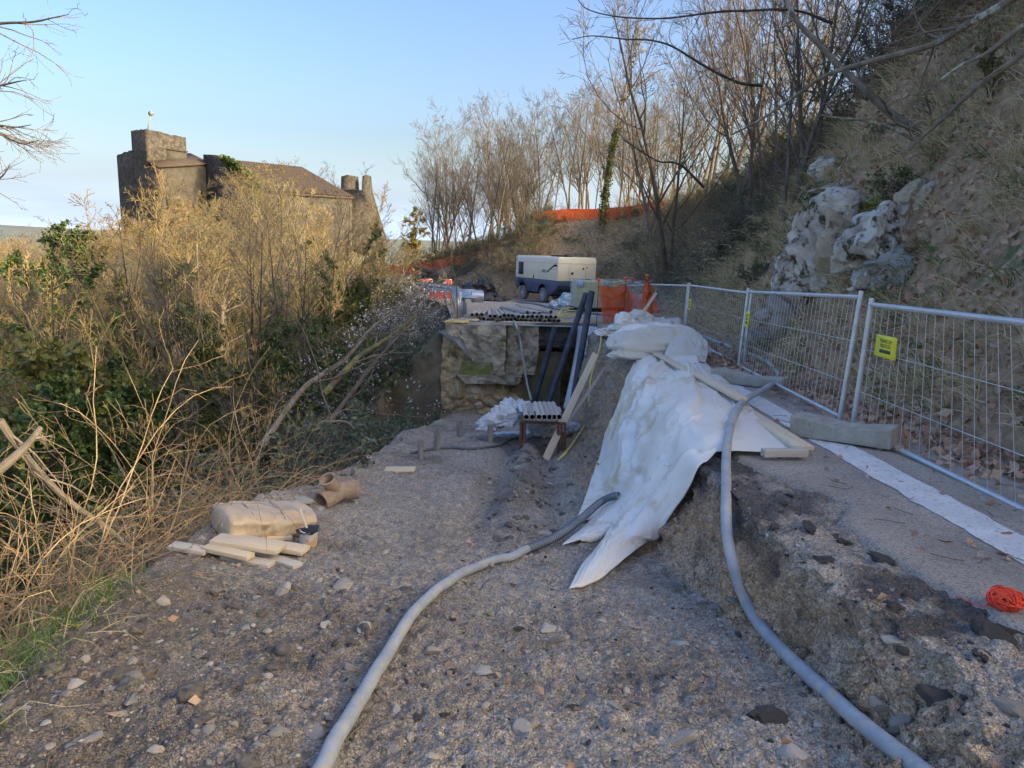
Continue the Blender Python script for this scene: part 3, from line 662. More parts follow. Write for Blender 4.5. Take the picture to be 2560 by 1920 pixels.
# ------------------------------------------------------------------ mesh fence panels on concrete feet
def fence_panel(bl, tl, br, tr, nw, label, tagtxt=None, r=.021):
    bl, tl, br, tr = [np.asarray(p, float) for p in (bl, tl, br, tr)]
    t = thing('fence_panel', label, 'fence', bl, 'mesh fence panels along the road')
    o = bl
    def b(u, v): return (bl * (1 - u) + br * u) * (1 - v) + (tl * (1 - u) + tr * u) * v
    for u in (0, 1): MB(o).cyl(b(u, 0), b(u, 1), r, 14).build('post', M['galv'], t, True)
    v1, v0 = .955, .075
    MB(o).cyl(b(.004, v1), b(.996, v1), r * .9, 12).build('top_rail', M['galv'], t, True)
    MB(o).cyl(b(.004, v0), b(.996, v0), r * .9, 12).build('bottom_rail', M['galv'], t, True)
    off = np.cross(br - bl, tl - bl); off /= np.linalg.norm(off)
    for v in (.34, .64): MB(o).cyl(b(.006, v) + off * .004, b(.994, v) + off * .004, .0028, 6).build('wire', M['wire'], t)
    for i in range(1, nw): MB(o).cyl(b(i / nw, v0), b(i / nw, v1), .0022, 5, cap=False).build('wire', M['wire'], t)
    # yellow tag with printed lines, wired on near the first post
    if tagtxt is not None:
        u0, u1, va, vb = tagtxt
        N = off * (1 if np.dot(off, CAM - bl) > 0 else -1)
        m = MB(o); c = [b(u0, va), b(u1, va), b(u1, vb), b(u0, vb)]; k = 7
        edge = []
        for (p, q) in ((c[0], c[1]), (c[2], c[3])): edge.append((p, q))
        left = [c[3] * (1 - i / (2 * k)) + c[0] * (i / (2 * k)) + (c[0] - c[1]) * (.03 if i % 2 else 0) for i in range(2 * k + 1)]
        rightp = [c[1] * (1 - i / (2 * k)) + c[2] * (i / (2 * k)) + (c[1] - c[0]) * (.03 if i % 2 else 0) for i in range(2 * k + 1)]
        m.prism(left + rightp, N * .008, N * .011)
        tg = m.build('tag', M['tag_yellow'], t)
        def tb(u, v): return (c[0] * (1 - u) + c[1] * u) * (1 - v) + (c[3] * (1 - u) + c[2] * u) * v + N * .0128
        mb = MB(o); mb.prism([tb(.24, .20), tb(.78, .20), tb(.78, .36), tb(.24, .36)], N * 0, N * .0006); mb.build('print_bar', M['ink'], tg)
        X = c[1] - c[0]; Yv = c[3] - c[0]; wd = np.linalg.norm(X); hh = np.linalg.norm(Yv)
        sx = 1
        Nn = np.cross(X, Yv); Nn /= np.linalg.norm(Nn)
        if np.dot(Nn, N) < 0: X = -X; start = 1
        else: start = 0
        for txt, v in (('TRAVACON', .66), ('NOLEGGI', .45)):
            cu = bpy.data.curves.new('lettering', 'FONT'); cu.body = txt; cu.size = hh * .24; cu.align_x = 'CENTER'; cu.extrude = .0003
            ob = bpy.data.objects.new('lettering', cu); COL.objects.link(ob)
            dg = bpy.context.evaluated_depsgraph_get(); me = bpy.data.meshes.new_from_object(ob.evaluated_get(dg)); bpy.data.objects.remove(ob)
            xx = X / np.linalg.norm(X); zz = np.cross(xx, Yv / hh); yy = np.cross(zz, xx); pc = tb(.51, v) + N * .0006 - o
            wtext = max(vv.co.x for vv in me.vertices) - min(vv.co.x for vv in me.vertices); fit = min(1., .58 * wd / wtext)
            Mx = Matrix(((xx[0] * fit, yy[0], zz[0], pc[0]), (xx[1] * fit, yy[1], zz[1], pc[1]), (xx[2] * fit, yy[2], zz[2], pc[2]), (0, 0, 0, 1)))
            me.transform(Mx); me.materials.clear(); me.materials.append(M['ink']); lo = bpy.data.objects.new('lettering', me); COL.objects.link(lo); lo.parent = tg
    return t
A_bl, A_tl = at(2128, 1092, 5.6), at(2180, 745, 5.6)
A_dir = at(2560, 1299, 3.62) - at(2115, 1080, 5.6); A_dir /= np.linalg.norm(A_dir)
A_dir2 = at(2560, 801, 3.62) - at(2180, 758, 5.6); A_dir2 /= np.linalg.norm(A_dir2)
fence_panel(A_bl, A_tl, A_bl + A_dir * 3.5 - np.array([0, 0, .02]), A_tl + A_dir2 * 3.5, 30, 'nearest galvanised mesh fence panel with a readable yellow tag, cut off by the photo edge', (.06, .155, .62, .765))
B_bl, B_tl, B_br, B_tr = at(1844, 929, 9.75), at(1872, 720, 9.75), at(2096, 1066, 5.78), at(2154, 727, 5.78)
fence_panel(B_bl, B_tl, B_br, B_tr, 34, 'galvanised mesh fence panel in front of the big limestone rock', (.022, .075, .55, .73))
C_bl, C_tl = at(1711, 852, 13.4), at(1725, 707, 13.4)
fence_panel(C_bl, C_tl, at(1857, 931, 9.9), at(1880, 724, 9.9), 34, 'galvanised mesh fence panel behind the large plastic bundle', (.02, .075, .55, .73))
D_bl, D_tl = at(1610, 818, 16.8), at(1620, 706, 16.8)
fence_panel(D_bl, D_tl, at(1708, 850, 13.55), at(1721, 708, 13.55), 34, 'galvanised mesh fence panel beside the hanging bright orange net bundle', (.02, .08, .55, .73))
fence_panel(at(1561, 795, 20.2), at(1566, 711, 20.2), at(1607, 816, 17.), at(1617, 707, 17.), 32, 'farthest galvanised mesh fence panel next to the orange netting', (.02, .09, .55, .73))

def fence_foot(p0, p1, label, w=.24, hs=(.17, .155, .12, .13, .15)):
    """concrete foot from p0 to p1 (ground points), dipped top with post sockets, a square hole in the near end"""
    import bmesh
    p0 = np.asarray(p0, float); p1 = np.asarray(p1, float); L = np.linalg.norm(p1 - p0); d = (p1 - p0) / L
    prof = [(0, 0), (L * .5, .008), (L, 0)] + [(L * (1 - i / (len(hs) - 1)), hs[len(hs) - 1 - i]) for i in range(len(hs))]
    me = bpy.data.meshes.new('concrete_foot'); bm = bmesh.new()
    fr = [bm.verts.new((x, -w / 2, z)) for x, z in prof]; bk = [bm.verts.new((x, w / 2, z)) for x, z in prof]
    bm.faces.new(fr); bm.faces.new(bk[::-1]); n = len(prof); faces = [bm.faces.new((fr[i], bk[i], bk[(i + 1) % n], fr[(i + 1) % n])) for i in range(n)]
    end = faces[-1]
    bmesh.ops.recalc_face_normals(bm, faces=bm.faces[:])
    bmesh.ops.inset_region(bm, faces=[end], thickness=.045, depth=0); bmesh.ops.translate(bm, verts=end.verts[:], vec=(.16, 0, 0))
    top = [f for f in faces if f.normal.z > .8]
    for f in sorted(top, key=lambda f: f.calc_center_median().x)[:3]:
        bmesh.ops.inset_region(bm, faces=[f], thickness=.05, depth=0); bmesh.ops.translate(bm, verts=f.verts[:], vec=(0, 0, -.012))
    bm.to_mesh(me); bm.free(); me.materials.append(M['foot_concrete'])
    o = bpy.data.objects.new('concrete_foot', me); COL.objects.link(o); x = d; y = np.cross([0, 0, 1], x); y /= np.linalg.norm(y); z = np.cross(x, y)
    o.matrix_world = Matrix(((x[0], y[0], z[0], p0[0]), (x[1], y[1], z[1], p0[1]), (x[2], y[2], z[2], p0[2]), (0, 0, 0, 1)))
    m = o.modifiers.new('bevel', 'BEVEL'); m.width = .012; m.segments = 2; m.limit_method = 'ANGLE'
    return tag(o, label, 'fence foot', 'concrete feet of the fence')
def roadp(px, py, up=0.): p = plane(px, py, .45, -.039); return p + np.array([0, 0, up])
fence_foot(roadp(1985, 1085, .0), roadp(2235, 1125, .02), 'long concrete fence foot with a square hole, under the double posts near the white line')
fence_foot(roadp(1785, 952, .0), roadp(1965, 975, .0), 'concrete fence foot half hidden between plastic sheet and thick hose', w=.22, hs=(.16, .15, .11, .12, .14))

# ------------------------------------------------------------------ hoses
def hose(name, pts, r, material, label, sides=14, rad=None, cat='hose', per=10, lay=False):
    P = smooth_path(pts, per)
    if lay: P = settle(P, r, 3 if lay is True else lay)
    o = thing(name, label, cat, P[0]); rr = r if rad is None else rad
    m = MB(P[0]); m.tube(P, rr, sides); m.build('hose_tube', material, o, True); return o, P
def settle(P, r, it=3):
    """lay a dense path on the ground: even out its plan, then rest it on the highest soil under it"""
    P = np.array(P); k = np.array([1, 2, 3, 2, 1.]) / 9
    for _ in range(it):
        Q = np.pad(P, ((2, 2), (0, 0)), 'edge'); P[1:-1] = np.stack([np.convolve(Q[:, c], k, 'valid') for c in range(3)], 1)[1:-1]
    g = np.array([max(land_z(p[0] + dx, p[1]) for dx in (-r, 0, r)) for p in P]) + r * .8
    z = np.maximum(P[:, 2], g)
    for _ in range(6): z = np.maximum(np.convolve(np.pad(z, 2, 'edge'), k, 'valid'), g)
    P[:, 2] = np.convolve(np.pad(z, 2, 'edge'), k, 'valid'); return P
def ground_path(pix, up): return [on(px, py, up) for px, py in pix]
hp = ground_path([(770, 2010), (820, 1915), (880, 1800), (950, 1680), (1015, 1580), (1075, 1500), (1150, 1447)], .022)
hp2 = ground_path([(1210, 1425), (1280, 1402), (1340, 1378)], .03) + [on(1400, 1352, .05), on(1450, 1325, .09), on(1500, 1292, .12), on(1545, 1262, .10)]
h, P = hose('ribbed_hose', hp + hp2, .027, M['hose_grey'], 'grey dusty hose crossing the dirt and running under the plastic sheet', lay=True)
# the darker ribbed length towards the sheet
i0 = int(len(P) * .66); Q = smooth_path(P[i0:], 6); rr = .0285 + .0022 * np.sign(np.sin(np.arange(len(Q)) * 1.57 + .3))
m = MB(np.array(h.location)); m.tube(Q, rr, 14); o = m.build('ribbed_sleeve', M['hose_blue'], h, True); o['label'] = 'dark ribbed length of the hose'
pp = ground_path([(2330, 1980), (2089, 1775), (1887, 1564), (1822, 1385)], .035)
pp += [on(1813, 1240, .07), on(1818, 1130, .12), on(1850, 1045, .13), on(1915, 990, .09), on(1946, 950, .035), on(1915, 908, .03), on(1815, 868, .03), on(1740, 838, .03), on(1700, 822, .03)]
hose('long_hose', pp, .029, M['hose_grey'], 'long pale hose looping over the bank edge and behind the fence', per=16)
hose('rubber_hose', ground_path([(1028, 1136), (1070, 1127), (1120, 1122), (1180, 1124), (1240, 1117), (1272, 1103), (1310, 1095)], .02), .021, M['hose_dark'], 'dark rubber hose lying between the stakes on the lower terrace')
hose('compressor_hose', [roadp(*p, .03) for p in ((1292, 757), (1340, 762), (1380, 772), (1420, 780), (1480, 786), (1530, 792), (1575, 797))], .035, M['hose_dark'], 'thin dark hose on the road between the cream compressor and the pipes')
hose('draped_hose', [roadp(1305, 771, .02), roadp(1287, 778, .22), roadp(1280, 796, .06), at(1290, 812, 17.05), at(1300, 850, 17.0), at(1308, 900, 17.0), at(1318, 960, 17.0), at(1328, 1000, 16.7)], .024, M['hose_grey'], 'thin grey hose hanging over the broken concrete wall')
yh = thing('yellow_hose', 'coil of yellow hose beside the pipes at the road end', 'hose', roadp(1420, 800))
m = MB(np.array(yh.location))
for k in range(4):
    b = [roadp(1385 + 3 * k, 795 - 2 * k, .02), roadp(1405, 797 - 4 * k, .05 + .03 * k), roadp(1428, 794 - 5 * k, .04 + .03 * k), roadp(1448, 792 - 5 * k, .04), roadp(1462 - 4 * k, 797 - 2 * k, .02)]
    m.tube(smooth_path(b, 6), .018, 8)
m.tube(smooth_path([roadp(1400, 806, .02), roadp(1450, 806, .02), roadp(1500, 806, .02), roadp(1545, 806, .02)], 6), .014, 8)
m.build('hose_tube', M['hose_yellow'], yh, True)
hose('yellow_line', [at(1503, 835, 14.5), at(1499, 870, 13.6), at(1478, 940, 13.0), at(1472, 1000, 12.6), at(1462, 1060, 11.8), at(1435, 1105, 11.0), on(1412, 1140, .02), on(1396, 1152, .015)], .012, M['hose_yellow'], 'thin yellow cord hanging down the bank beside the leaning plank', 8, cat='cord')
hose('yellow_pipe', [on(1394, 1155, .02), at(1425, 1118, 10.2), at(1450, 1082, 11.2)], .014, M['hose_yellow'], 'short straight yellow pipe lying at the foot of the bank', 8, cat='pipe')

# ------------------------------------------------------------------ plastic sheets and bundles
def gl(px, py, up): return on(px, py, 0) + np.array([-.03, -.03, 1.]) / 1.0 * np.array([1, 1, up])
rowsS = [[(1598, 903), (1625, 900), (1665, 898), (1705, 900), (1752, 905)],
         [(1575, 950), (1620, 948), (1680, 945), (1735, 945), (1792, 948)],
         [(1555, 1005), (1605, 1010), (1680, 1005), (1765, 998), (1838, 992)],
         [(1530, 1075), (1590, 1085), (1680, 1070), (1780, 1050), (1870, 1036)],
         [(1505, 1150), (1570, 1165), (1660, 1130), (1775, 1095), (1900, 1075)],
         [(1472, 1235), (1540, 1245), (1645, 1195), (1770, 1125), (1950, 1110)],
         [(1440, 1310), (1510, 1300), (1620, 1235), (1762, 1148), (2005, 1146)]]
ups = [.06, .05, .05, .05, .05, .04, .03]
G = [[on(px, py, u) for px, py in row] for row, u in zip(rowsS, ups)]
ps = thing('plastic_sheet', 'large milky plastic sheet draped from the road down the bank', 'plastic sheet', G[3][2])
def child_of(o, t):
    o.data.transform(Matrix.Translation(-Vector(t.location))); o.parent = t; return o
child_of(sheet('main_sheet', G, M['plastic'], .15, 31, 20, .9, 8., crease=.22, lay=True), ps)
rowsT = [[(1700, 1150), (1745, 1150), (1795, 1150)], [(1640, 1215), (1690, 1225), (1745, 1225)], [(1560, 1300), (1610, 1310), (1690, 1300)],
         [(1500, 1385), (1550, 1390), (1625, 1375)], [(1455, 1430), (1500, 1435), (1560, 1422)], [(1422, 1482), (1452, 1478), (1500, 1455)]]
G2 = [[on(px, py, u) for px, py in row] for row, u in zip(rowsT, [.05, .06, .06, .05, .04, .02])]
child_of(sheet('trailing_end', G2, M['plastic'], .12, 47, 20, .8, 4., crease=.2, lay=True), ps)
rowsE = [[(1520, 1255), (1550, 1262), (1590, 1255)], [(1470, 1320), (1500, 1345), (1570, 1300)], [(1405, 1372), (1450, 1360), (1520, 1345)]]
G3 = [[on(px, py, .03) for px, py in row] for row in rowsE]
child_of(sheet('lower_corner', G3, M['plastic'], .05, 53, 16, 2, 3., crease=.4, lay=True), ps)
# boards weighting the sheet
def board(p0, p1, w, h, label, material='wood', up=(0, 0, 1), name='wooden_board', group=None):
    p0 = np.asarray(p0, float); p1 = np.asarray(p1, float)
    m = MB((0, 0, 0)); L = np.linalg.norm(p1 - p0)
    m.box((0, L / 2, 0), (w, L, h)); o = m.build(name, M[material], None, bevel=.003)
    d = (p1 - p0) / L; x = np.cross(d, np.asarray(up, float)); x /= np.linalg.norm(x); u = np.cross(x, d)
    o.matrix_world = Matrix(((x[0], d[0], u[0], p0[0]), (x[1], d[1], u[1], p0[1]), (x[2], d[2], u[2], p0[2]), (0, 0, 0, 1)))
    return tag(o, label, 'board', group)
board(roadp(1638, 912, .16), roadp(1850, 1042, .16), .105, .028, 'long wooden board lying on top of the plastic sheet')
board(roadp(1858, 1052, .09), roadp(2008, 1142, .06), .14, .03, 'wooden board poking out of the sheet near the white line', 'wood')
board(roadp(1905, 1150, .05), roadp(2014, 1149, .05), .06, .05, 'wooden batten along the lower edge of the plastic sheet near the hose', 'wood_grey')

c = roadp(1640, 905)
tb = thing('plastic_bundle', 'large crumpled bundle of whitish plastic sheet at the bank edge', 'plastic bundle', c)
def heap(t, nm, cc, size, rz, mt, seed, **k): return child_of(crumple(nm, cc, size, rz, mt, seed, **k), t)
heap(tb, 'folded_layer', at(1640, 880, 10.4), (1.45, .8, .62), .15, M['plastic_old'], 5, amp=.14, freq=1.5)
heap(tb, 'folded_layer', at(1580, 893, 10.2), (.75, .5, .36), .2, M['plastic_old'], 9, amp=.15, freq=1.4)
heap(tb, 'top_layer', at(1650, 845, 10.6), (1.2, .6, .4), -.1, M['plastic'], 13, amp=.13, freq=1.4)
Gf = [[at(1690, 815, 10.5), at(1730, 830, 10.3), at(1768, 852, 10.1)], [at(1675, 850, 10.1), at(1725, 865, 10.0), at(1770, 880, 9.9)], [at(1660, 890, 9.7), at(1715, 900, 9.6), at(1764, 905, 9.6)]]
child_of(sheet('hanging_flap', Gf, M['plastic_old'], .06, 71, 12, 2, 3.), tb)
Gw = [[at(1590, 902, 9.9), at(1680, 892, 9.7), at(1745, 888, 9.7)], [at(1598, 912, 9.6), at(1680, 905, 9.4), at(1748, 908, 9.4)]]
child_of(sheet('white_strip', Gw, M['plastic'], .02, 73, 10, 2, 4.), tb)
c = roadp(1620, 840)
tb2 = thing('plastic_heap', 'heap of soiled plastic sacks at the foot of the farther fence panels', 'plastic heap', c)
for px, py, sx, sz, sd in ((1570, 818, .62, .46, 3), (1612, 822, .62, .50, 8), (1652, 826, .60, .42, 15), (1683, 828, .45, .42, 22), (1600, 838, .8, .28, 28), (1597, 797, .3, .3, 33)):
    heap(tb2, 'plastic_sack', at(px, py, 13.2), (sx, .55, sz), sd * .3, M['plastic_old'] if sd != 3 else M['plastic'], sd, amp=.15, freq=1.5, n=(40, 60))
c = at(1530, 838, 15.0)
fl = thing('flattened_sack', 'flattened white sacks at the edge above the pit', 'sack', c)
for px, py, sx, sd in ((1522, 836, .75, 2), (1545, 826, .5, 6), (1560, 850, .5, 11)):
    heap(fl, 'sack_fold', at(px, py, 14.6), (sx, .6, .2), sd, M['plastic'], sd + 40, amp=.3, n=(40, 60))
Gh = [[at(1446, 815, 17.0), at(1470, 815, 16.7), at(1494, 818, 16.3)], [at(1440, 870, 16.8), at(1462, 875, 16.5), at(1480, 880, 16.1)], [at(1425, 950, 16.5), at(1445, 955, 16.2), at(1462, 960, 15.9)], [at(1408, 1020, 16.2), at(1420, 1025, 16.0), at(1432, 1030, 15.8)]]
o = sheet('hanging_sheet', Gh, M['white_cloth'], .06, 83, 12, 1.5, 5.); tag(o, 'narrow pale sheet hanging down the corner of the pit', 'plastic sheet')

# ------------------------------------------------------------------ tubes, planks and poles leaning in the pit
def leaning(name, p0, p1, r, material, label, cat, group=None, wall=.012):
    t = thing(name, label, cat, p0, group); m = MB(p0); m.pipe(p0, p1, r, wall, 18); m.build('tube_wall', material, t, True); return t
leaning('steel_tube', at(1334, 1012, 16.9), at(1388, 817, 16.9), .068, M['tube_dark'], 'shortest dark steel tube standing in the hollow under the road end', 'tube', 'dark tubes in the pit')
leaning('steel_tube', at(1368, 1015, 16.4), at(1466, 733, 17.0), .072, M['tube_dark'], 'long dark tube with a scuffed band, middle one of three in the pit', 'tube', 'dark tubes in the pit')
leaning('steel_tube', at(1424, 1056, 15.6), at(1479, 729, 16.5), .076, M['tube_dark'], 'long dark tube leaning beside the hanging pale sheet', 'tube', 'dark tubes in the pit')
board(on(1363, 1152, .01), at(1488, 886, 12.3), .11, .045, 'wooden plank leaning against the bank above the pit', 'wood', up=(0, -1, .3), name='leaning_plank')
board(on(1385, 1108, .01), at(1640, 733, 13.6), .055, .04, 'thin wooden pole leaning from the pit up past the orange net', 'wood_grey', up=(0, -1, .3), name='leaning_pole')
board(on(1358, 1098, .02), at(1400, 1040, 12.0), .05, .03, 'short wooden lath standing beside the pipe rack', 'wood_grey', up=(0, -1, .3), name='leaning_lath')

# ------------------------------------------------------------------ rack of pipes with cloth, stakes
rk = thing('pipe_rack', 'rusty steel trestle carrying seven short pipes above the terrace', 'rack', on(1350, 1130))
o0 = np.array(rk.location)
for Y in (10.45, 12.1):
    for px in ((1303, 1312) if Y < 11 else (1306,)):
        p = at(px, 1056, Y); MB(o0).cyl((p[0], p[1], gz(p[0], p[1]) - .05), p, .022, 8).build('leg', M['rust'], rk, True)
    for px in ((1396, 1404, 1412) if Y < 11 else (1408,)):
        p = at(px, 1060, Y); MB(o0).cyl((p[0] + .02, p[1], gz(p[0], p[1]) - .05), p, .02, 8).build('leg', M['rust'], rk, True)
    MB(o0).cyl(at(1298, 1055, Y), at(1415, 1059, Y), .022, 8).build('crossbar', M['rust'], rk, True)
for k, px in enumerate((1316, 1331, 1348, 1361, 1374, 1386, 1398)):
    p = at(px, 1043 + .2 * (k % 2), 10.3); d = np.array([.02 * (k - 3) * .1, 1, -.11])
    t = thing('short_pipe', ['pale pipe at the left end of the row on the rusty rack', 'pale pipe second in the row on the rusty rack', 'pale pipe third in the row on the rusty rack', 'pale pipe in the middle of the row on the rusty rack', 'pale pipe fifth in the row on the rusty rack', 'tan pipe next to last in the row on the rusty rack', 'pale pipe at the right end of the row, close to the plank'][k], 'pipe', p, 'pipes on the rusty rack')
    MB(p).pipe(p, p + d * 1.9, .043, .006, 18).build('pipe_wall', M['pipe_tan'], t, True)
cl = thing('white_cloth', 'white cloth bundled beside and over the pipe rack', 'cloth', on(1260, 1075))
heap(cl, 'cloth_heap', at(1262, 1058, 11.7), (.75, .6, .5), .3, M['white_cloth'], 61, amp=.3)
heap(cl, 'cloth_heap', at(1225, 1070, 11.6), (.45, .4, .30), .3, M['white_cloth'], 62, amp=.3)
heap(cl, 'cloth_heap', at(1290, 1040, 12.0), (.6, .5, .5), .3, M['white_cloth'], 64, amp=.3)
Gc = [[at(1275, 1005, 12.6), at(1330, 1012, 12.6), at(1400, 1018, 12.4)], [at(1290, 1016, 11.9), at(1340, 1022, 11.8), at(1402, 1024, 11.7)], [at(1300, 1030, 11.0), at(1350, 1028, 10.9), at(1404, 1031, 10.9)]]
child_of(sheet('cloth_cover', Gc, M['white_cloth'], .06, 65, 12, 3, 6.), cl)
cl2 = thing('cloth_bundle', 'tattered white cloth lying on the ground under the pipe rack', 'cloth', on(1380, 1095))
heap(cl2, 'cloth_fold', on(1368, 1092, .05), (.65, .5, .38), .1, M['white_cloth'], 66, amp=.34)
heap(cl2, 'cloth_fold', on(1422, 1085, .05), (.45, .4, .30), .4, M['white_cloth'], 67, amp=.34)
heap(cl2, 'cloth_fold', on(1300, 1085, .0), (.9, .3, .06), .1, M['white_cloth'], 68, amp=.3)
for k, (px, yb, yt, w, lb) in enumerate(((1052, 1147, 1100, 15, 'dark pipe stake nearest the slope edge, by the small board'), (1094, 1125, 1070, 13, 'pale tall wooden stake between the dark stakes'), (1152, 1092, 1051, 12, 'split wooden stake at the far slope edge'), (1226, 1106, 1062, 15, 'thick dark stake standing in a hole mid terrace'), (1232, 1082, 1044, 12, 'stake standing behind the thick dark one, by the white cloth'))):
    b = on(px, yb); top = at(px + (2 if k == 1 else 0), yt, b[1]); r = w / 2 / FPX * b[1]
    t = thing('stake', lb, 'stake', b, 'stakes on the lower terrace')
    m = MB(b)
    if k in (0, 3): m.pipe(b - np.array([0, 0, .15]), top, r, .012, 14)
    else: m.cyl(b - np.array([0, 0, .15]), top, r, 7, r * .9)
    m.build('stake_shaft', M['stake'], t, True)
    if k in (1, 2): MB(b).cyl(b + np.array([-r * 1.2, .01, -.1]), top + np.array([-r * 1.3, .01, -.05]), r * .6, 6).build('split_side', M['stake'], t, True)

# ------------------------------------------------------------------ planks, bundle, tin and clay pipe at the terrace edge
def flatboard(a, b, w, up, label, z=.03, mt='wood'):
    pa, pb = on(*a), on(*b); pa[2] += up[0]; pb[2] += up[1]
    return board(pa, pb, w, z, label, mt, name='wooden_plank', group='planks at the terrace edge')
flatboard((445, 1352), (590, 1345), .17, (.10, .10), 'wide pale plank at the very edge, next to the brambles', .028)
flatboard((515, 1385), (628, 1412), .075, (.045, .05), 'narrow plank lying lowest on the camera side of the pile', .03)
flatboard((540, 1375), (705, 1400), .125, (.075, .07), 'wide plank on top in the middle of the pile', .03)
flatboard((570, 1362), (765, 1388), .11, (.05, .03), 'long plank reaching toward the paint tin', .03)
flatboard((560, 1395), (680, 1418), .08, (.012, .015), 'short plank end sticking out under the middle plank', .03, 'wood_grey')
flatboard((640, 1388), (745, 1420), .07, (.012, .01), 'grey plank lying flat at the open end of the pile', .03, 'wood_grey')
flatboard((595, 1358), (728, 1352), .09, (.03, .03), 'plank lying along the wrapped bundle', .03)
flatboard((430, 1375), (520, 1390), .08, (.03, .03), 'dark plank under the wide pale plank', .03, 'wood_grey')
flatboard((963, 1178), (1038, 1178), .15, (.02, .02), 'single pale board lying near the dark pipe stake', .025)
# bundle wrapped in clear plastic
p0, p1 = on(545, 1335), on(762, 1318); ax = p1 - p0; L = np.linalg.norm(ax); ax /= L
bd = thing('wrapped_bundle', 'long bundle wrapped in translucent brownish plastic beside the planks', 'bundle', p0)
sd = np.cross([0, 0, 1], ax); sd /= np.linalg.norm(sd); upv = np.cross(ax, sd)
nu, nv = 46, 56; U, A_ = np.meshgrid(np.linspace(0, 1, nu), np.linspace(0, 2 * math.pi, nv, endpoint=False), indexing='ij')
w = .19 + .03 * np.sin(U * 3.1) ; hh = .09 * (1 - .10 * U)
ca, sa = np.cos(A_), np.sin(A_); sq = .68
X = np.sign(ca) * np.abs(ca) ** sq * w; Z = np.sign(sa) * np.abs(sa) ** sq * hh
endp = np.minimum(1, np.minimum(U, 1 - U) * 14 + .82); X = X * endp; Z = Z * endp
q = np.stack([U * 5 + A_ * .8, np.cos(A_) * 3, np.sin(A_) * 3], -1)
wr = (1 - 2 * np.abs(vnoise(q, 5))) * .012 + (1 - 2 * np.abs(vnoise(np.stack([U * 14, np.cos(A_) * 1.5 + U * 3, np.sin(A_) * 1.5], -1), 7))) * .010
Pb = p0 + ax * (U * L)[..., None] + sd * (X + wr * ca)[..., None] + upv * (Z + hh * .92 + wr * sa)[..., None] - p0
idx = np.arange(nu * nv).reshape(nu, nv); nx = np.roll(idx, -1, 1)
F = [tuple(f) for f in np.stack([idx[:-1], idx[1:], nx[1:], nx[:-1]], -1).reshape(-1, 4)] + [tuple(idx[0]), tuple(idx[-1][::-1])]
fix_normals(link_mesh('wrapping', Pb.reshape(-1, 3), F, M['wrap'], bd, True))
for u in (.28, .62):
    ring = [ax * (u * L + .012 * math.sin(a * 2)) + sd * (math.copysign(abs(math.cos(a)) ** sq, math.cos(a)) * .205) + upv * (math.copysign(abs(math.sin(a)) ** sq, math.sin(a)) * .096 + .083) for a in np.linspace(0, 2 * math.pi, 25)]
    m = MB(); m.tube(ring, .006, 6); m.build('strap', M['pipe_tan'], bd, True)
# tin with tar and a brush
b = on(770, 1362); tn = thing('paint_tin', 'tar stained white and orange paint tin with a brush', 'tin', b)
tilt = np.array([.10, 0, 1.]); tilt /= np.linalg.norm(tilt)
m = MB(); m.lathe([(.001, 0), (.052, 0), (.056, .01), (.060, .10), (.063, .105), (.060, .11), (.055, .108), (.053, .03)], (0, 0, 0), 26, tilt); m.build('tin_body', M['paint_can'], tn, True)
m = MB(); m.lathe([(.001, .095), (.057, .096), (.058, .07)], (0, 0, 0), 26, tilt); m.build('tar_fill', M['black'], tn, True)
o = crumple('tar_drips', tilt * .1, (.15, .14, .035), .2, M['black'], 77, amp=.3, parent=tn, n=(24, 36))
m = MB(); m.cyl((.0, 0, .1), (-.055, .02, .24), .009, 8); m.build('brush_handle', M['wood_grey'], tn, True)
# clay pipe bend with side branch
b = on(840, 1262); cp = thing('clay_pipe', 'broken brown clay pipe bend with a side socket lying on the dirt', 'pipe', b)
def hollow(path, r, wall, nm, parent, sides=22):
    Q = smooth_path(path, 8); V1, F1 = tubes_np(Q[None], np.full((1, len(Q)), r), sides); V2, F2 = tubes_np(Q[None], np.full((1, len(Q)), r - wall), sides); n = len(V1)
    F = [tuple(f) for f in F1] + [tuple(i + n for i in f[::-1]) for f in F2]
    for e in (0, len(Q) - 1):
        for i in range(sides):
            j = (i + 1) % sides; a, c_ = e * sides + i, e * sides + j; F.append((c_, a, a + n, c_ + n) if e == 0 else (a, c_, c_ + n, a + n))
    m = MB(); m.add(np.vstack([V1, V2]), F); return m.build(nm, M['clay'], parent, True)
hollow([(-.10, -.10, .06), (-.05, -.03, .075), (.0, .05, .095), (.08, .10, .10), (.16, .13, .095)], .082, .014, 'pipe_bend', cp)
hollow([(.0, .03, .10), (-.03, -.01, .17), (-.05, -.05, .235)], .062, .012, 'side_socket', cp)
hollow([(-.047, -.044, .225), (-.055, -.058, .25)], .072, .014, 'socket_collar', cp)

# ------------------------------------------------------------------ ball of twine on the road
b = roadp(2512, 1520, .0); st = thing('twine_ball', 'loose ball of bright red orange twine on the road', 'twine', b)
m = MB()
for k in range(70):
    n_ = RNG.normal(size=3) * np.array([1, 1, .8]); n_[1] += .6 * math.sin(k); n_ /= np.linalg.norm(n_); x, y, _ = frame_of(n_); ph = np.linspace(0, 2 * math.pi, 22)
    R_ = .82 + .2 * RNG.random(); loop = np.cos(ph)[:, None] * x + np.sin(ph)[:, None] * y; loop = loop * R_ * np.array([.062, .055, .038]) + np.array([0, 0, .036]) + RNG.normal(size=3) * .004
    m.tube(loop, .0022, 5)
m.build('twine_loops', M['string'], st, True)
m = MB(b); m.tube(smooth_path([b + np.array([-.05, 0, .01]), roadp(2460, 1518, .004), roadp(2425, 1508, .004), roadp(2395, 1492, .004)], 8), .0022, 5); m.build('loose_end', M['string'], st, True)
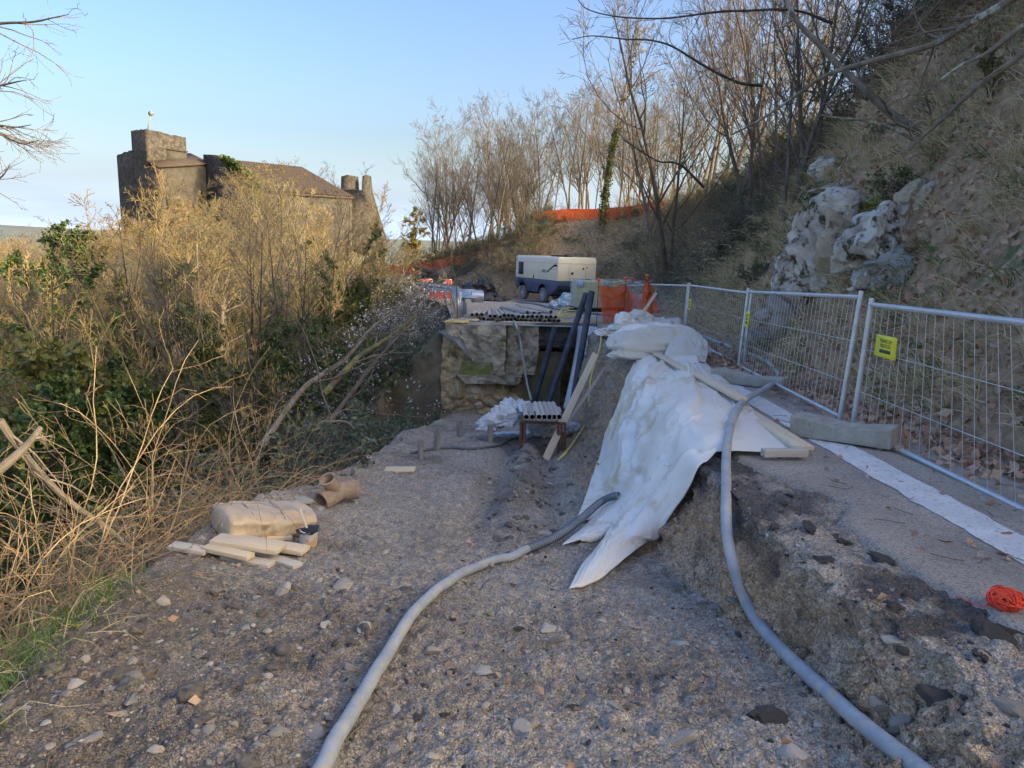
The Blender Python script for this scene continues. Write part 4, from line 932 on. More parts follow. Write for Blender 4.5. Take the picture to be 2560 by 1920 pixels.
# ------------------------------------------------------------------ stacked pipes on the road end
def pipe_ends(ends, Y, d, L, r, lab, grp):
    rows = sorted(set(int(py > 795) for _, py in ends))
    for px, py in ends:
        same = sorted(q[0] for q in ends if (q[1] > 795) == (py > 795)); lay_ = '' if len(rows) == 1 else (', upper layer' if int(py > 795) == rows[0] else ', lower layer')
        p = at(px, py, Y); t = thing('stacked_pipe', lab + lay_ + ', ' + ordinal(same.index(px)) + ' from the left', 'pipe', p, grp)
        dd = np.array([d[0] + random.uniform(-.015, .015), 1., d[2]]); MB(p).pipe(p + np.array([0, random.uniform(-.08, .12), 0]), p + dd * L * random.uniform(.92, 1.05), r, .009, 16).build('pipe_wall', M['pipe_tan'], t, True)
pr = .055
pipe_ends([(1180.5, 787), (1192, 787), (1204.5, 787), (1186, 798), (1197.5, 798), (1209, 798)], 18.1, (.02, 0, -.038), 2.9, pr, 'tan pipe in the small pile beside the guard rail', 'small pile of pipes')
pipe_ends([(1220, 800), (1231.5, 803), (1243, 803), (1226, 790), (1237.5, 791), (1251, 792.5)], 17.8, (-.06, 0, -.038), 3.0, pr, 'pale pipe in the second pile', 'second pile of pipes')
pipe_ends([(1256, 800), (1267, 800), (1278, 799), (1260, 789), (1271, 789), (1281, 790)], 18.1, (-.07, 0, -.038), 2.8, pr, 'pipe in the third pile', 'third pile of pipes')
pipe_ends([(1304 + 11.6 * k, 802 + .1 * k) for k in range(9)] + [(1296 + 11.6 * k, 792 + .1 * k) for k in range(9)], 18.0, (-.10, 0, -.038), 2.6, pr, 'pipe in the wide pile by the yellow hose', 'wide pile of pipes')
pipe_ends([(1319, 782), (1335, 784), (1349, 783), (1378, 781)], 18.4, (-.28, 0, -.038), 2.4, pr, 'tan pipe lying askew on the wide pile', 'loose pipes on the wide pile')
t = thing('timber_batten', 'long timber batten under the pipe ends along the wall edge', 'timber', roadp(1200, 806)); MB(np.array(t.location)).bar(roadp(1200, 807, .03), roadp(1400, 811, .03), .06, .05).build('batten', M['wood_grey'], t)
t = thing('formwork_panel', 'bright yellow formwork panels lying on the wall edge', 'panel', roadp(1150, 805)); o0 = np.array(t.location)
MB(o0).bar(at(1114, 803, 17.35), at(1172, 805, 17.3), .30, .03).build('panel_board', M['wood_yellow'], t, bevel=.004)
MB(o0).bar(at(1122, 799, 17.7), at(1198, 800, 17.7), .12, .05).build('panel_board', M['wood'], t, bevel=.004)
MB(o0).bar(at(1155, 807, 17.12), at(1175, 799, 17.5), .08, .025).build('panel_board', M['wood_yellow'], t, bevel=.004)

# ------------------------------------------------------------------ towed compressor
def build_compressor():
    near = plane(1394, 762, .45, -.039); near[1] = 32.6; near[0] = at(1394, 700, 32.6)[0]
    far = at(1289, 700, 36.2)
    dxy = far[:2] - near[:2]; ang = math.atan2(dxy[1], dxy[0]); Ls = np.linalg.norm(dxy)
    rp = at(1487, 700, 33.6); W = abs(np.dot(rp[:2] - near[:2], np.array([math.sin(ang), -math.cos(ang)]))); W = max(1.75, min(W, 2.2))
    z0 = float(zr(34.0)) + .01
    t = thing('air_compressor', 'big cream and navy towed air compressor parked on the road', 'compressor', (near[0], near[1], z0), None, ang)
    L = Ls; H0, H1, H2 = .46, 1.06, 2.13                      # x: along the side away from camera, -y: towards right end
    arcs = lambda cx, r: [(cx + r * math.cos(a), .44 + r * math.sin(a)) for a in np.linspace(math.pi, 0, 11)]
    w1, w2 = L * .34, L * .83
    prof = [(.42, .36), (.62, .40)] if False else []
    side = [(0, .78), (.62, .40)] + [(w1 - .44, .44)] + [(w1 - .44 * math.cos(a), .46 + .40 * math.sin(a)) for a in np.linspace(.15, math.pi - .15, 9)] + [(w1 + .44, .44), (w2 - .44, .46)] + [(w2 - .42 * math.cos(a), .46 + .40 * math.sin(a)) for a in np.linspace(.15, math.pi - .15, 9)] + [(L, .62), (L, H1), (0, H1)]
    side = [s for s in side if s[0] <= L]
    m = MB(); m.prism([(x, 0, z) for x, z in side], (0, 0, 0), (0, -.06, 0)); m.prism([(x, 0, z) for x, z in side], (0, -W + .06, 0), (0, -W, 0))
    m.box((L / 2, -W / 2, .95), (L - .08, W - .1, .2)); m.box((.05, -W / 2, .95), (.1, W - .12, .22)); m.bar((.06, -W / 2, .86), (.62, -W / 2, .44), W - .13, .05); m.box((L - .05, -W / 2, .85), (.1, W - .12, .42))
    o = m.build('lower_body', M['navy'], t, bevel=.02); fix_normals(o)
    MB().box((L / 2, -W / 2, .78), (L - .5, W - .5, .5)).build('chassis', M['black'], t)
    MB().box((L * .6, -W / 2, .40), (.16, W - .3, .10)).box((w1, -W / 2, .36), (.10, W - .2, .10)).box((w2, -W / 2, .36), (.10, W - .2, .10)).build('axle', M['black'], t)
    ch = .09; top = [(0, H1 + .01), (L, H1 + .01), (L, H2 - ch), (L - ch, H2), (ch * .35, H2), (0, H2 - ch * .8)]
    m = MB(); m.prism([(x, -ch, z) for x, z in top], (0, 0, 0), (0, -W + 2 * ch, 0))
    for sy, off in ((1, 0), (-1, -W)):
        tp = [(0, H1 + .01), (L, H1 + .01), (L, H2 - ch), (0, H2 - ch)]
        a = [(x, off, z) for x, z in tp]; b_ = [(x, off - sy * ch, z) for x, z in top]
    m = MB()
    loop_out = [(0, 0), (L, 0), (L, -W), (0, -W)]
    V = [(x, y, H1 + .01) for x, y in loop_out] + [(x, y, H2 - ch) for x, y in loop_out] + [(x + (ch if x == 0 else -ch) * (.5 if x == 0 else 1), y + (-ch if y == 0 else ch) * .6, H2) for x, y in loop_out]
    m.add(V, [(3, 2, 1, 0), (8, 9, 10, 11)] + [(i, (i + 1) % 4, 4 + (i + 1) % 4, 4 + i) for i in range(4)] + [(4 + i, 4 + (i + 1) % 4, 8 + (i + 1) % 4, 8 + i) for i in range(4)])
    o = m.build('canopy', M['cream'], t, bevel=.012); fix_normals(o)
    MB().box((L * .35, -W / 2, H2 + .03), (.9, .6, .07)).cyl((.5, -W * .35, H2), (.5, -W * .35, H2 + .12), .09, 12).build('roof_vent', M['black'], t)
    # louvre at the far end of the side
    lv = MB().box((L * .865, .004, 1.52), (L * .115, .02, .60)).build('louvre', M['black'], t)
    for k in range(8): MB().box((L * .865, .022, 1.26 + k * .074), (L * .115, .03, .018), np.array([[1, 0, 0], [0, .85, -.5], [0, .5, .85]])).build('slat', M['navy'], lv)
    l2 = MB().box((L * .86, .004, .93), (L * .13, .02, .17)).build('louvre', M['black'], t)
    for k in range(3): MB().box((L * .86, .02, .87 + k * .06), (L * .13, .03, .015)).build('slat', M['navy'], l2)
    # stripes and lettering on the side
    def strip(pts, mt, nm, d=.006): m = MB(); m.prism([(x, d, z) for x, z in pts], (0, 0, 0), (0, .004, 0)); o = m.build(nm, mt, t); fix_normals(o); return o
    sx = lambda f: L * f
    strip([(sx(.02), 1.70), (sx(.085), 1.70), (sx(.24), 1.38), (sx(.24), 1.46), (sx(.085), 1.79), (sx(.02), 1.79)], M['black'], 'dark_stripe')
    strip([(sx(.02), 1.60), (sx(.09), 1.60), (sx(.22), 1.33), (sx(.355), 1.33), (sx(.355), 1.38), (sx(.235), 1.38), (sx(.10), 1.66), (sx(.02), 1.66)], M['white'], 'white_stripe')
    cu = bpy.data.curves.new('lettering', 'FONT'); cu.body = '1070'; cu.size = .19; cu.extrude = .003; ob = bpy.data.objects.new('lettering', cu); COL.objects.link(ob)
    me = bpy.data.meshes.new_from_object(ob.evaluated_get(bpy.context.evaluated_depsgraph_get())); bpy.data.objects.remove(ob)
    me.transform(Matrix(((-1.1, 0, 0, sx(.36)), (0, 0, 1, .012), (0, 1, 0, 1.40), (0, 0, 0, 1)))); me.materials.clear(); me.materials.append(M['navy'])
    lo = bpy.data.objects.new('lettering', me); COL.objects.link(lo); lo.parent = t
    # seams, handle, end door and ports
    m = MB()
    for x in (.33, .40): m.box((sx(x), .003, 1.4), (.012, .006, .66))
    m.box((L * .5, .003, 1.84), (L * .98, .006, .012)).box((-.003, -W / 2, 1.84), (.006, W * .98, .014))
    for y in (.27, .31, .72): m.box((-.003, -W * y, 1.42), (.006, .012, .80))
    m.build('panel_seam', mat('seam', (.40, .37, .29), None, 5, .7), t)
    MB().box((sx(.55), .012, 1.17), (.05, .025, .15)).build('handle', M['black'], t)
    MB().box((-.012, -W * .37, 1.41), (.03, .12, .10)).build('end_port', M['black'], t)
    MB().cyl((-.02, -W * .66, 1.62), (.02, -W * .66, 1.62), .045, 12).cyl((-.02, -W * .75, 1.68), (.02, -W * .75, 1.68), .03, 12).cyl((-.02, -W * .65, 1.13), (.02, -W * .65, 1.13), .045, 12).build('end_socket', M['black'], t)
    MB().box((L + .0 - .02, .006, 1.93), (.18, .004, .02)).box((L - .12, .006, 1.88), (.16, .004, .02)).box((L - .12, .006, 1.98), (.16, .004, .02)).build('top_label', M['ink'], t)
    for x in (w1, w2):
        for y in (-.02, -W + .24):
            wh = thing('wheel', 'wheel', 'wheel'); del wh['category']; del wh['label']; wh.parent = t; wh.location = (x, y, .35)
            a = (0, -1, 0)
            m = MB(); m.lathe([(.20, .0), (.30, -.01), (.335, .02), (.345, .06), (.345, .16), (.335, .20), (.30, .22), (.20, .22)], (0, 0, 0), 30, a); m.build('tyre', M['tyre'], wh, True)
            m = MB(); m.lathe([(.001, -.005), (.05, -.005), (.06, .035), (.12, .045), (.15, .03), (.185, .03), (.205, .0), (.21, .2)], (0, 0, 0), 24, a); m.build('rim', M['rim'], wh, True)
            MB().cyl((0, .01, 0), (0, -.03, 0), .035, 10).build('hub', M['white'], wh, True)
    return t
build_compressor()

# ------------------------------------------------------------------ liquid tanks in cages
def ibc(px, Y, mt, label, w=1.02, rz=0.12):
    c = plane(px, 780, .45, -.039); x = at(px, 740, Y)[0]; z = float(zr(Y))
    t = thing('caged_tank', label, 'tank', (x, Y, z), 'caged liquid tanks', rz)
    d, h = 1.1, .98
    m = MB()
    for y in (-.45, 0, .45): m.box((0, y, .03), (w * 1.08, .10, .06))
    for x_ in (-.42, 0, .42): m.box((x_ * w, 0, .09), (.13, d, .06))
    m.box((0, 0, .135), (w * 1.08, d, .03)); m.build('pallet', M['black'], t)
    prof = []
    for k in range(60):
        a = k / 60 * 2 * math.pi; ca, sa = math.cos(a), math.sin(a); e = .16
        r = 1 + .015 * math.cos(k / 60 * 2 * math.pi * 20)
        prof.append((math.copysign(abs(ca) ** e, ca) * w * .475 * r, math.copysign(abs(sa) ** e, sa) * d * .475 * r))
    V = []; zs = [(.16, .97), (.20, 1), (1.02, 1), (1.08, .97), (1.11, .85)]
    for z_, s in zs: V += [(x_ * s, y_ * s, z_) for x_, y_ in prof]
    F = [(k * 60 + i, k * 60 + (i + 1) % 60, (k + 1) * 60 + (i + 1) % 60, (k + 1) * 60 + i) for k in range(4) for i in range(60)] + [tuple(range(240, 300)), tuple(range(59, -1, -1))]
    m = MB(); m.add(V, F); m.build('tank_body', mt, t, True)
    MB().cyl((0, 0, 1.1), (0, 0, 1.15), .11, 16).build('filler_cap', M['black'], t, True)
    hw, hd = w * .5, d * .5
    corners = [(-hw, -hd), (hw, -hd), (hw, hd), (-hw, hd)]
    for z_ in (.2, .45, .70, .92, 1.14):
        m = MB()
        for i in range(4): m.cyl((*corners[i], z_), (*corners[(i + 1) % 4], z_), .012, 6)
        m.build('cage_ring', M['galv'], t)
    for i in range(4):
        a, b = np.array(corners[i]), np.array(corners[(i + 1) % 4])
        for u in np.linspace(0, 1, 7)[:-1]: q = a + (b - a) * u; MB().cyl((*q, .15), (*q, 1.14), .010, 6, cap=False).build('cage_bar', M['galv'], t)
    MB().box((-hw + .12, -hd - .014, 1.0), (.26, .008, .24)).build('label_plate', mat('grey blue plate', (.30, .42, .60), (.4, .52, .68), 4, .5), t)
    return t
ibc(1468, 26.2, M['tank'], 'cloudy yellowish liquid tank in a steel cage beside the refuse bags')
ibc(1532, 27.4, M['tank'], 'yellowish caged tank partly behind the orange netting', rz=.05)
ibc(1585, 27.9, M['tank_white'], 'bluish white caged tank behind the orange capped rods', rz=.05)
b = at(1600, 760, 22.5); z = float(zr(22.5))
sk = thing('steel_skip', 'small blue steel container behind the fence panels', 'container', (at(1625, 750, 22.8)[0], 22.8, z))
m = MB(); hw, hd, h = .42, .4, .62
m.add([(-hw * .85, -hd, .03), (hw * .85, -hd, .03), (hw * .85, hd, .03), (-hw * .85, hd, .03), (-hw, -hd, h), (hw, -hd, h), (hw, hd, h), (-hw, hd, h), (-hw * .94, -hd * .93, h), (hw * .94, -hd * .93, h), (hw * .94, hd * .93, h), (-hw * .94, hd * .93, h), (-hw * .8, -hd * .9, .08), (hw * .8, -hd * .9, .08), (hw * .8, hd * .9, .08), (-hw * .8, hd * .9, .08)],
      [(3, 2, 1, 0)] + [(i, (i + 1) % 4, 4 + (i + 1) % 4, 4 + i) for i in range(4)] + [(4 + i, 4 + (i + 1) % 4, 8 + (i + 1) % 4, 8 + i) for i in range(4)] + [(8 + i, 8 + (i + 1) % 4, 12 + (i + 1) % 4, 12 + i) for i in range(4)] + [(12, 13, 14, 15)])
m.build('container_body', M['blue'], sk, bevel=.01)
crumple('white_lid', (0, 0, h - .02), (.72, .66, .24), 0, M['plastic'], 88, parent=sk, n=(24, 40))
bg = thing('refuse_bag', 'blue and white refuse bags heaped beside the yellowish tank', 'bag', (at(1405, 750, 28.6)[0], 28.6, float(zr(28.6))))
crumple('bag_bulge', (.15, 0, .0), (.95, .7, .62), .1, M['bag'], 91, amp=.22, parent=bg, n=(40, 60)); crumple('bag_bulge', (-.28, -.1, 0), (.55, .5, .46), .5, M['bag'], 95, amp=.25, parent=bg, n=(40, 60)); crumple('bag_bulge', (.3, .25, .3), (.6, .5, .5), .2, M['bag'], 97, amp=.25, parent=bg, n=(40, 60))

# ------------------------------------------------------------------ orange netting
def net(P, nm, material, parent, w=.012, wr=None):
    """strands along the rows and columns of a point grid, each a flat strip"""
    P = np.asarray(P, float); nr, nc = P.shape[:2]; N = grid_normals(P); V = []; F = []; n = 0
    gr = np.gradient(P, axis=0); gr /= np.linalg.norm(gr, axis=2, keepdims=True) + 1e-9; gc = np.gradient(P, axis=1); gc /= np.linalg.norm(gc, axis=2, keepdims=True) + 1e-9
    for lines, side, ww in ((P, gr, wr or w), (P.transpose(1, 0, 2), gc.transpose(1, 0, 2), w)):
        for L_, S in zip(lines, side):
            k = len(L_); v = np.vstack([L_ - S * ww / 2, L_ + S * ww / 2]); V.append(v)
            F += [(n + i, n + i + 1, n + k + i + 1, n + k + i) for i in range(k - 1)]; n += 2 * k
    o = link_mesh(nm, np.vstack(V), F, material, parent, True)
    md = o.modifiers.new('thick', 'SOLIDIFY'); md.thickness = .004; return o
def netgrid(tl, tr, bl, br, nr, nc, sag, amp, seed):
    U, Vv = np.meshgrid(np.linspace(0, 1, nr), np.linspace(0, 1, nc), indexing='ij')
    P = ((1 - U)[..., None] * ((1 - Vv)[..., None] * tl + Vv[..., None] * tr) + U[..., None] * ((1 - Vv)[..., None] * bl + Vv[..., None] * br))
    P[..., 2] -= sag * np.sin(Vv * math.pi) * (1 - .3 * U); P[..., 1] += fbm2(U, Vv, 4, 3, seed) * amp; P[..., 2] += fbm2(U, Vv, 5, 3, seed + 3) * amp * .5; return P
nt = thing('orange_net', 'orange safety netting hung between capped rods at the pit edge', 'net', roadp(1530, 800))
o0 = np.array(nt.location)
def loc(o, t): return child_of(o, t)
loc(net(netgrid(at(1497, 712, 18.6), at(1565, 712, 20.0), at(1508, 806, 18.0), at(1560, 790, 19.6), 44, 16, .06, .12, 5), 'net_mesh', M['orange'], None, .012, .016), nt)
loc(net(netgrid(at(1565, 712, 20.0), at(1612, 735, 18.0), at(1560, 790, 19.6), at(1608, 795, 17.4), 40, 14, .12, .12, 9), 'net_mesh', M['orange'], None, .011, .015), nt)
nb = thing('net_bundle', 'bright orange net bunched over the fence post', 'net', at(1635, 790, 16.4)); o0 = np.array(nb.location)
loc(net(netgrid(at(1612, 706, 16.4), at(1622, 706, 16.4), at(1600, 785, 16.4), at(1654, 785, 16.3), 26, 13, .0, .16, 15), 'net_mesh', M['orange'], None, .02, .022), nb)
loc(net(netgrid(at(1617, 712, 16.3), at(1624, 712, 16.3), at(1614, 790, 16.1), at(1652, 780, 16.1), 24, 12, .0, .2, 25), 'net_mesh', M['orange'], None, .022, .022), nb)
for k, (px, py, Y, lb) in enumerate(((1497, 700, 18.6, 'leftmost orange capped rod, at the net corner'), (1565, 697, 20.0, 'orange capped rod of the middle pair, on the net side'), (1581, 697, 21.0, 'orange capped rod of the middle pair, on the fence side'), (1618, 690, 16.6, 'tallest orange capped rod, at the net bundle'))):
    c = at(px, py, Y); g = float(zr(Y)); t = thing('capped_rod', lb, 'rod', (c[0], c[1], g), 'orange capped steel rods')
    MB().cyl((0, 0, -.1), (0, 0, c[2] - g), .009, 8).build('rod', M['rust'], t)
    r = 5.4 / FPX * Y; MB().lathe([(.001, r * .9), (r * .7, r * .75), (r, r * .25), (r * .9, -r * .15), (r * .45, -r * .35), (r * .4, -r * 1.5), (.001, -r * 1.5)], (0, 0, c[2] - g), 16).build('cap', M['orange_cap'], t, True)

# ------------------------------------------------------------------ guard rail, rail stack, barriers, asphalt heap
def wbeam(path, nm, parent, org, h=.31):
    P = smooth_path(path, 6); T = np.gradient(P, axis=0); T /= np.linalg.norm(T, axis=1, keepdims=True); S = np.cross(T, [0, 0, 1]); S /= np.linalg.norm(S, axis=1, keepdims=True)
    prof = [(0, -.5), (.03, -.48), (.08, -.33), (.08, -.24), (.0, -.08), (.0, .08), (.08, .24), (.08, .33), (.03, .48), (0, .5)]
    G_ = np.stack([P + S * a + np.array([0, 0, b * h]) for a, b in prof], 1) - org
    o = link_mesh(nm, G_.reshape(-1, 3), grid_faces(*G_.shape[:2]), M['galv'], parent, True); m = o.modifiers.new('thick', 'SOLIDIFY'); m.thickness = .006; return o
gpts = [(float(road_left(y)) + .25, y, float(zr(y)) + .62) for y in (21.5, 26, 31, 36, 42, 48)]
gr = thing('guard_rail', 'galvanised guard rail along the valley side of the road', 'guard rail', (gpts[0][0], gpts[0][1], gpts[0][2] - .62)); o0 = np.array(gr.location)
wbeam(gpts, 'rail', gr, o0)
for y in (22.5, 26, 29.5, 33, 36.5, 40, 44): x = float(road_left(y)) + .21; MB(o0).box((x, y, float(zr(y)) + .33), (.10, .06, .72)).build('post', M['galv'], gr)
gs = thing('rail_stack', 'stack of spare guard rail beams laid across upright posts', 'rail stack', roadp(1165, 795)); o0 = np.array(gs.location)
for k in range(5):
    MB(o0).bar(at(1135 + 2 * k, 724 + 4.6 * k, 21.5 - .4 * k), at(1186 + 3 * k, 726 + 4.4 * k, 21.2 - .4 * k), .30, .035).build('beam', M['galv'], gs)
MB(o0).lathe([(.001, -.16), (.17, -.16), (.17, .16), (.001, .16)], at(1193, 741, 20.2), 16, (1, .2, 0)).build('rail_end', M['galv'], gs, True)
for px, yb, yt, Y in ((1142, 796, 745, 19.4), (1149, 796, 732, 19.6), (1157, 788, 738, 20.3), (1163, 784, 742, 20.9)):
    p, q = at(px, yb, Y), at(px, yt, Y); MB(o0).box((p + q) / 2, (.09, .06, q[2] - p[2] + .05)).build('post', M['galv'], gs)
for k, (x0, x1, y0, y1, Y, lb) in enumerate(((1052, 1081, 698, 713, 40., 'red netted barrier standing above the far guard rail'), (1113, 1129, 699, 718, 34., 'narrow red barrier behind the guard rail posts'), (1072, 1128, 729, 748, 34.5, 'low red netted barrier seen under the guard rail'))):
    c = at((x0 + x1) / 2, y1, Y); t = thing('barrier', lb, 'barrier', (c[0], c[1], c[2]), 'red netted barriers'); o0 = np.array(t.location)
    a, b_, c_, d_ = at(x0, y1, Y), at(x1, y1, Y), at(x1, y0, Y), at(x0, y0, Y)
    m = MB(o0)
    for p, q in ((a, b_), (b_, c_), (c_, d_), (d_, a)): m.cyl(p, q, .014, 6)
    m.build('frame', M['galv'], t)
    loc(net(netgrid(d_, c_, a, b_, 10, 16, 0, .02, k), 'net_panel', M['net_red'], None, .035, .03), t)
    m = MB(o0)
    for p in (a, b_): m.cyl((p[0], p[1], float(zr(Y)) - .02), p, .02, 6)
    m.build('leg', M['galv'], t)
cb = thing('panel_barrier', 'pale corrugated panel standing slanted behind the guard rail', 'barrier', at(1105, 718, 36)); o0 = np.array(cb.location)
m = MB(o0)
for k in range(9):
    px = 1086 + k * 4; m.prism([at(px, 716, 36), at(px + 3.2, 716, 36), at(px + 3.2, 713 - k * 1.5, 36), at(px, 714 - k * 1.5, 36)], (0, -.02 * (k % 2), 0), (0, .02, 0))
m.build('corrugated_panel', M['galv'], cb); m = MB(o0); m.cyl(at(1086, 730, 36), at(1086, 712, 36), .03, 6); m.cyl(at(1121, 730, 36), at(1121, 700, 36), .03, 6); m.build('leg', M['galv'], cb)
def rock_mesh(name, n=2, seed=0, planes=9, noise=.12):
    import bmesh
    bm = bmesh.new(); bmesh.ops.create_icosphere(bm, subdivisions=n, radius=1); bm.verts.ensure_lookup_table()
    V = np.array([v.co[:] for v in bm.verts]); F = np.array([[v.index for v in f.verts] for f in bm.faces]); bm.free()
    rg = np.random.default_rng(seed)
    for _ in range(planes):
        nn = rg.normal(size=3); nn /= np.linalg.norm(nn); d = rg.uniform(.45, .8); k = V @ nn - d; V = V - np.maximum(k, 0)[:, None] * nn
    V = V * (1 + noise * fbm(V * 2.2 + seed, 3, seed))[:, None]; return V, F
hp_ = thing('sheeted_heap', 'heap of spoil under black plastic sheeting at the hill foot', 'spoil heap', plane(1195, 748, .45, -.039)); 
cH = at(1190, 728, 37.5); hb = np.array(hp_.location)
loc(crumple('black_sheet', (at(1190, 735, 37.5)[0], 37.5, float(zr(37.5)) - .05), (2.1, 2.2, 1.7), .2, M['black_sheet'], 101, amp=.18), hp_)
def chunk(i, px, py, Y, s, lb):
    V, F = rock_mesh('asphalt_chunk', 2, 300 + i, 7); V = V * np.array([1.2, .9, .42]); a = random.uniform(-.7, .7); Ry = np.array([[math.cos(a), 0, math.sin(a)], [0, 1, 0], [-math.sin(a), 0, math.cos(a)]])
    p = at(px, py, Y); p[2] = max(p[2], float(zr(Y)) + .05)
    o = link_mesh('asphalt_chunk', V @ Ry.T * s, F, M['asphalt_dark']); o.location = p; return tag(o, lb, 'rubble', 'asphalt rubble')
CH = []
for i in range(18):
    px = random.uniform(1195, 1262); Y = random.uniform(33.2, 36); base = 754 - (Y - 33) * 3.0; py = base - max(0, (1245 - px) * .32) * random.random()
    CH.append(chunk(i, px, py, Y, random.uniform(.16, .36), 'x'))
number_from_left(CH, 'asphalt chunk in the rubble by the black heap')
CH = []
for i in range(10):
    CH.append(chunk(60 + i, random.uniform(1055, 1085), random.uniform(672, 700), 46, random.uniform(.3, .55), 'x'))
number_from_left(CH, 'grey boulder in the rubble behind the far red barrier')
chunk(40, 1267, 748, 33.2, .22, 'tilted pale asphalt slab at the tip of the rubble')

# ------------------------------------------------------------------ orange net along the hillside path
on_ = thing('hillside_net', 'long sunlit orange safety net climbing along the hillside path', 'net', at(1015, 660, 48))
aa = np.interp(np.linspace(0, 1, 130), [0, 1], [52., 84.]); ss = np.interp(aa, [33, 40, 50, 56, 64, 80], [4.6, 4.6, 4.4, 4.0, 3.4, 2.6])
bx = np.interp(aa, FOOT_S, FOOT[:, 0]) + np.interp(aa, FOOT_S, FOOT_N[:, 0]) * ss; by = np.interp(aa, FOOT_S, FOOT[:, 1]) + np.interp(aa, FOOT_S, FOOT_N[:, 1]) * ss
bot = np.stack([bx, by, np.array([land_z(x, y) for x, y in zip(bx, by)])], 1); k5 = np.ones(5) / 5; bot[2:-2, 2] = np.convolve(bot[:, 2], k5, 'valid')
hN = np.full(len(bot), .62)
Pn = np.stack([bot + np.array([0, 0, 1.]) * (hN * k)[:, None] for k in np.linspace(1, -.1, 12)], 0); Pn[..., 2] += fbm2(np.arange(len(bot)) * 1., np.zeros(len(bot)), .5, 2, 3) * .12
loc(net(Pn, 'net_mesh', M['orange'], None, .05, .062), on_)
o0 = np.array(on_.location); b0 = bot
for i in range(3, len(bot), 6): MB(o0).cyl(bot[i] - np.array([0, 0, .9]), bot[i] + np.array([0, 0, hN[i] + .05]), .025, 6).build('stake', M['rust'], on_)

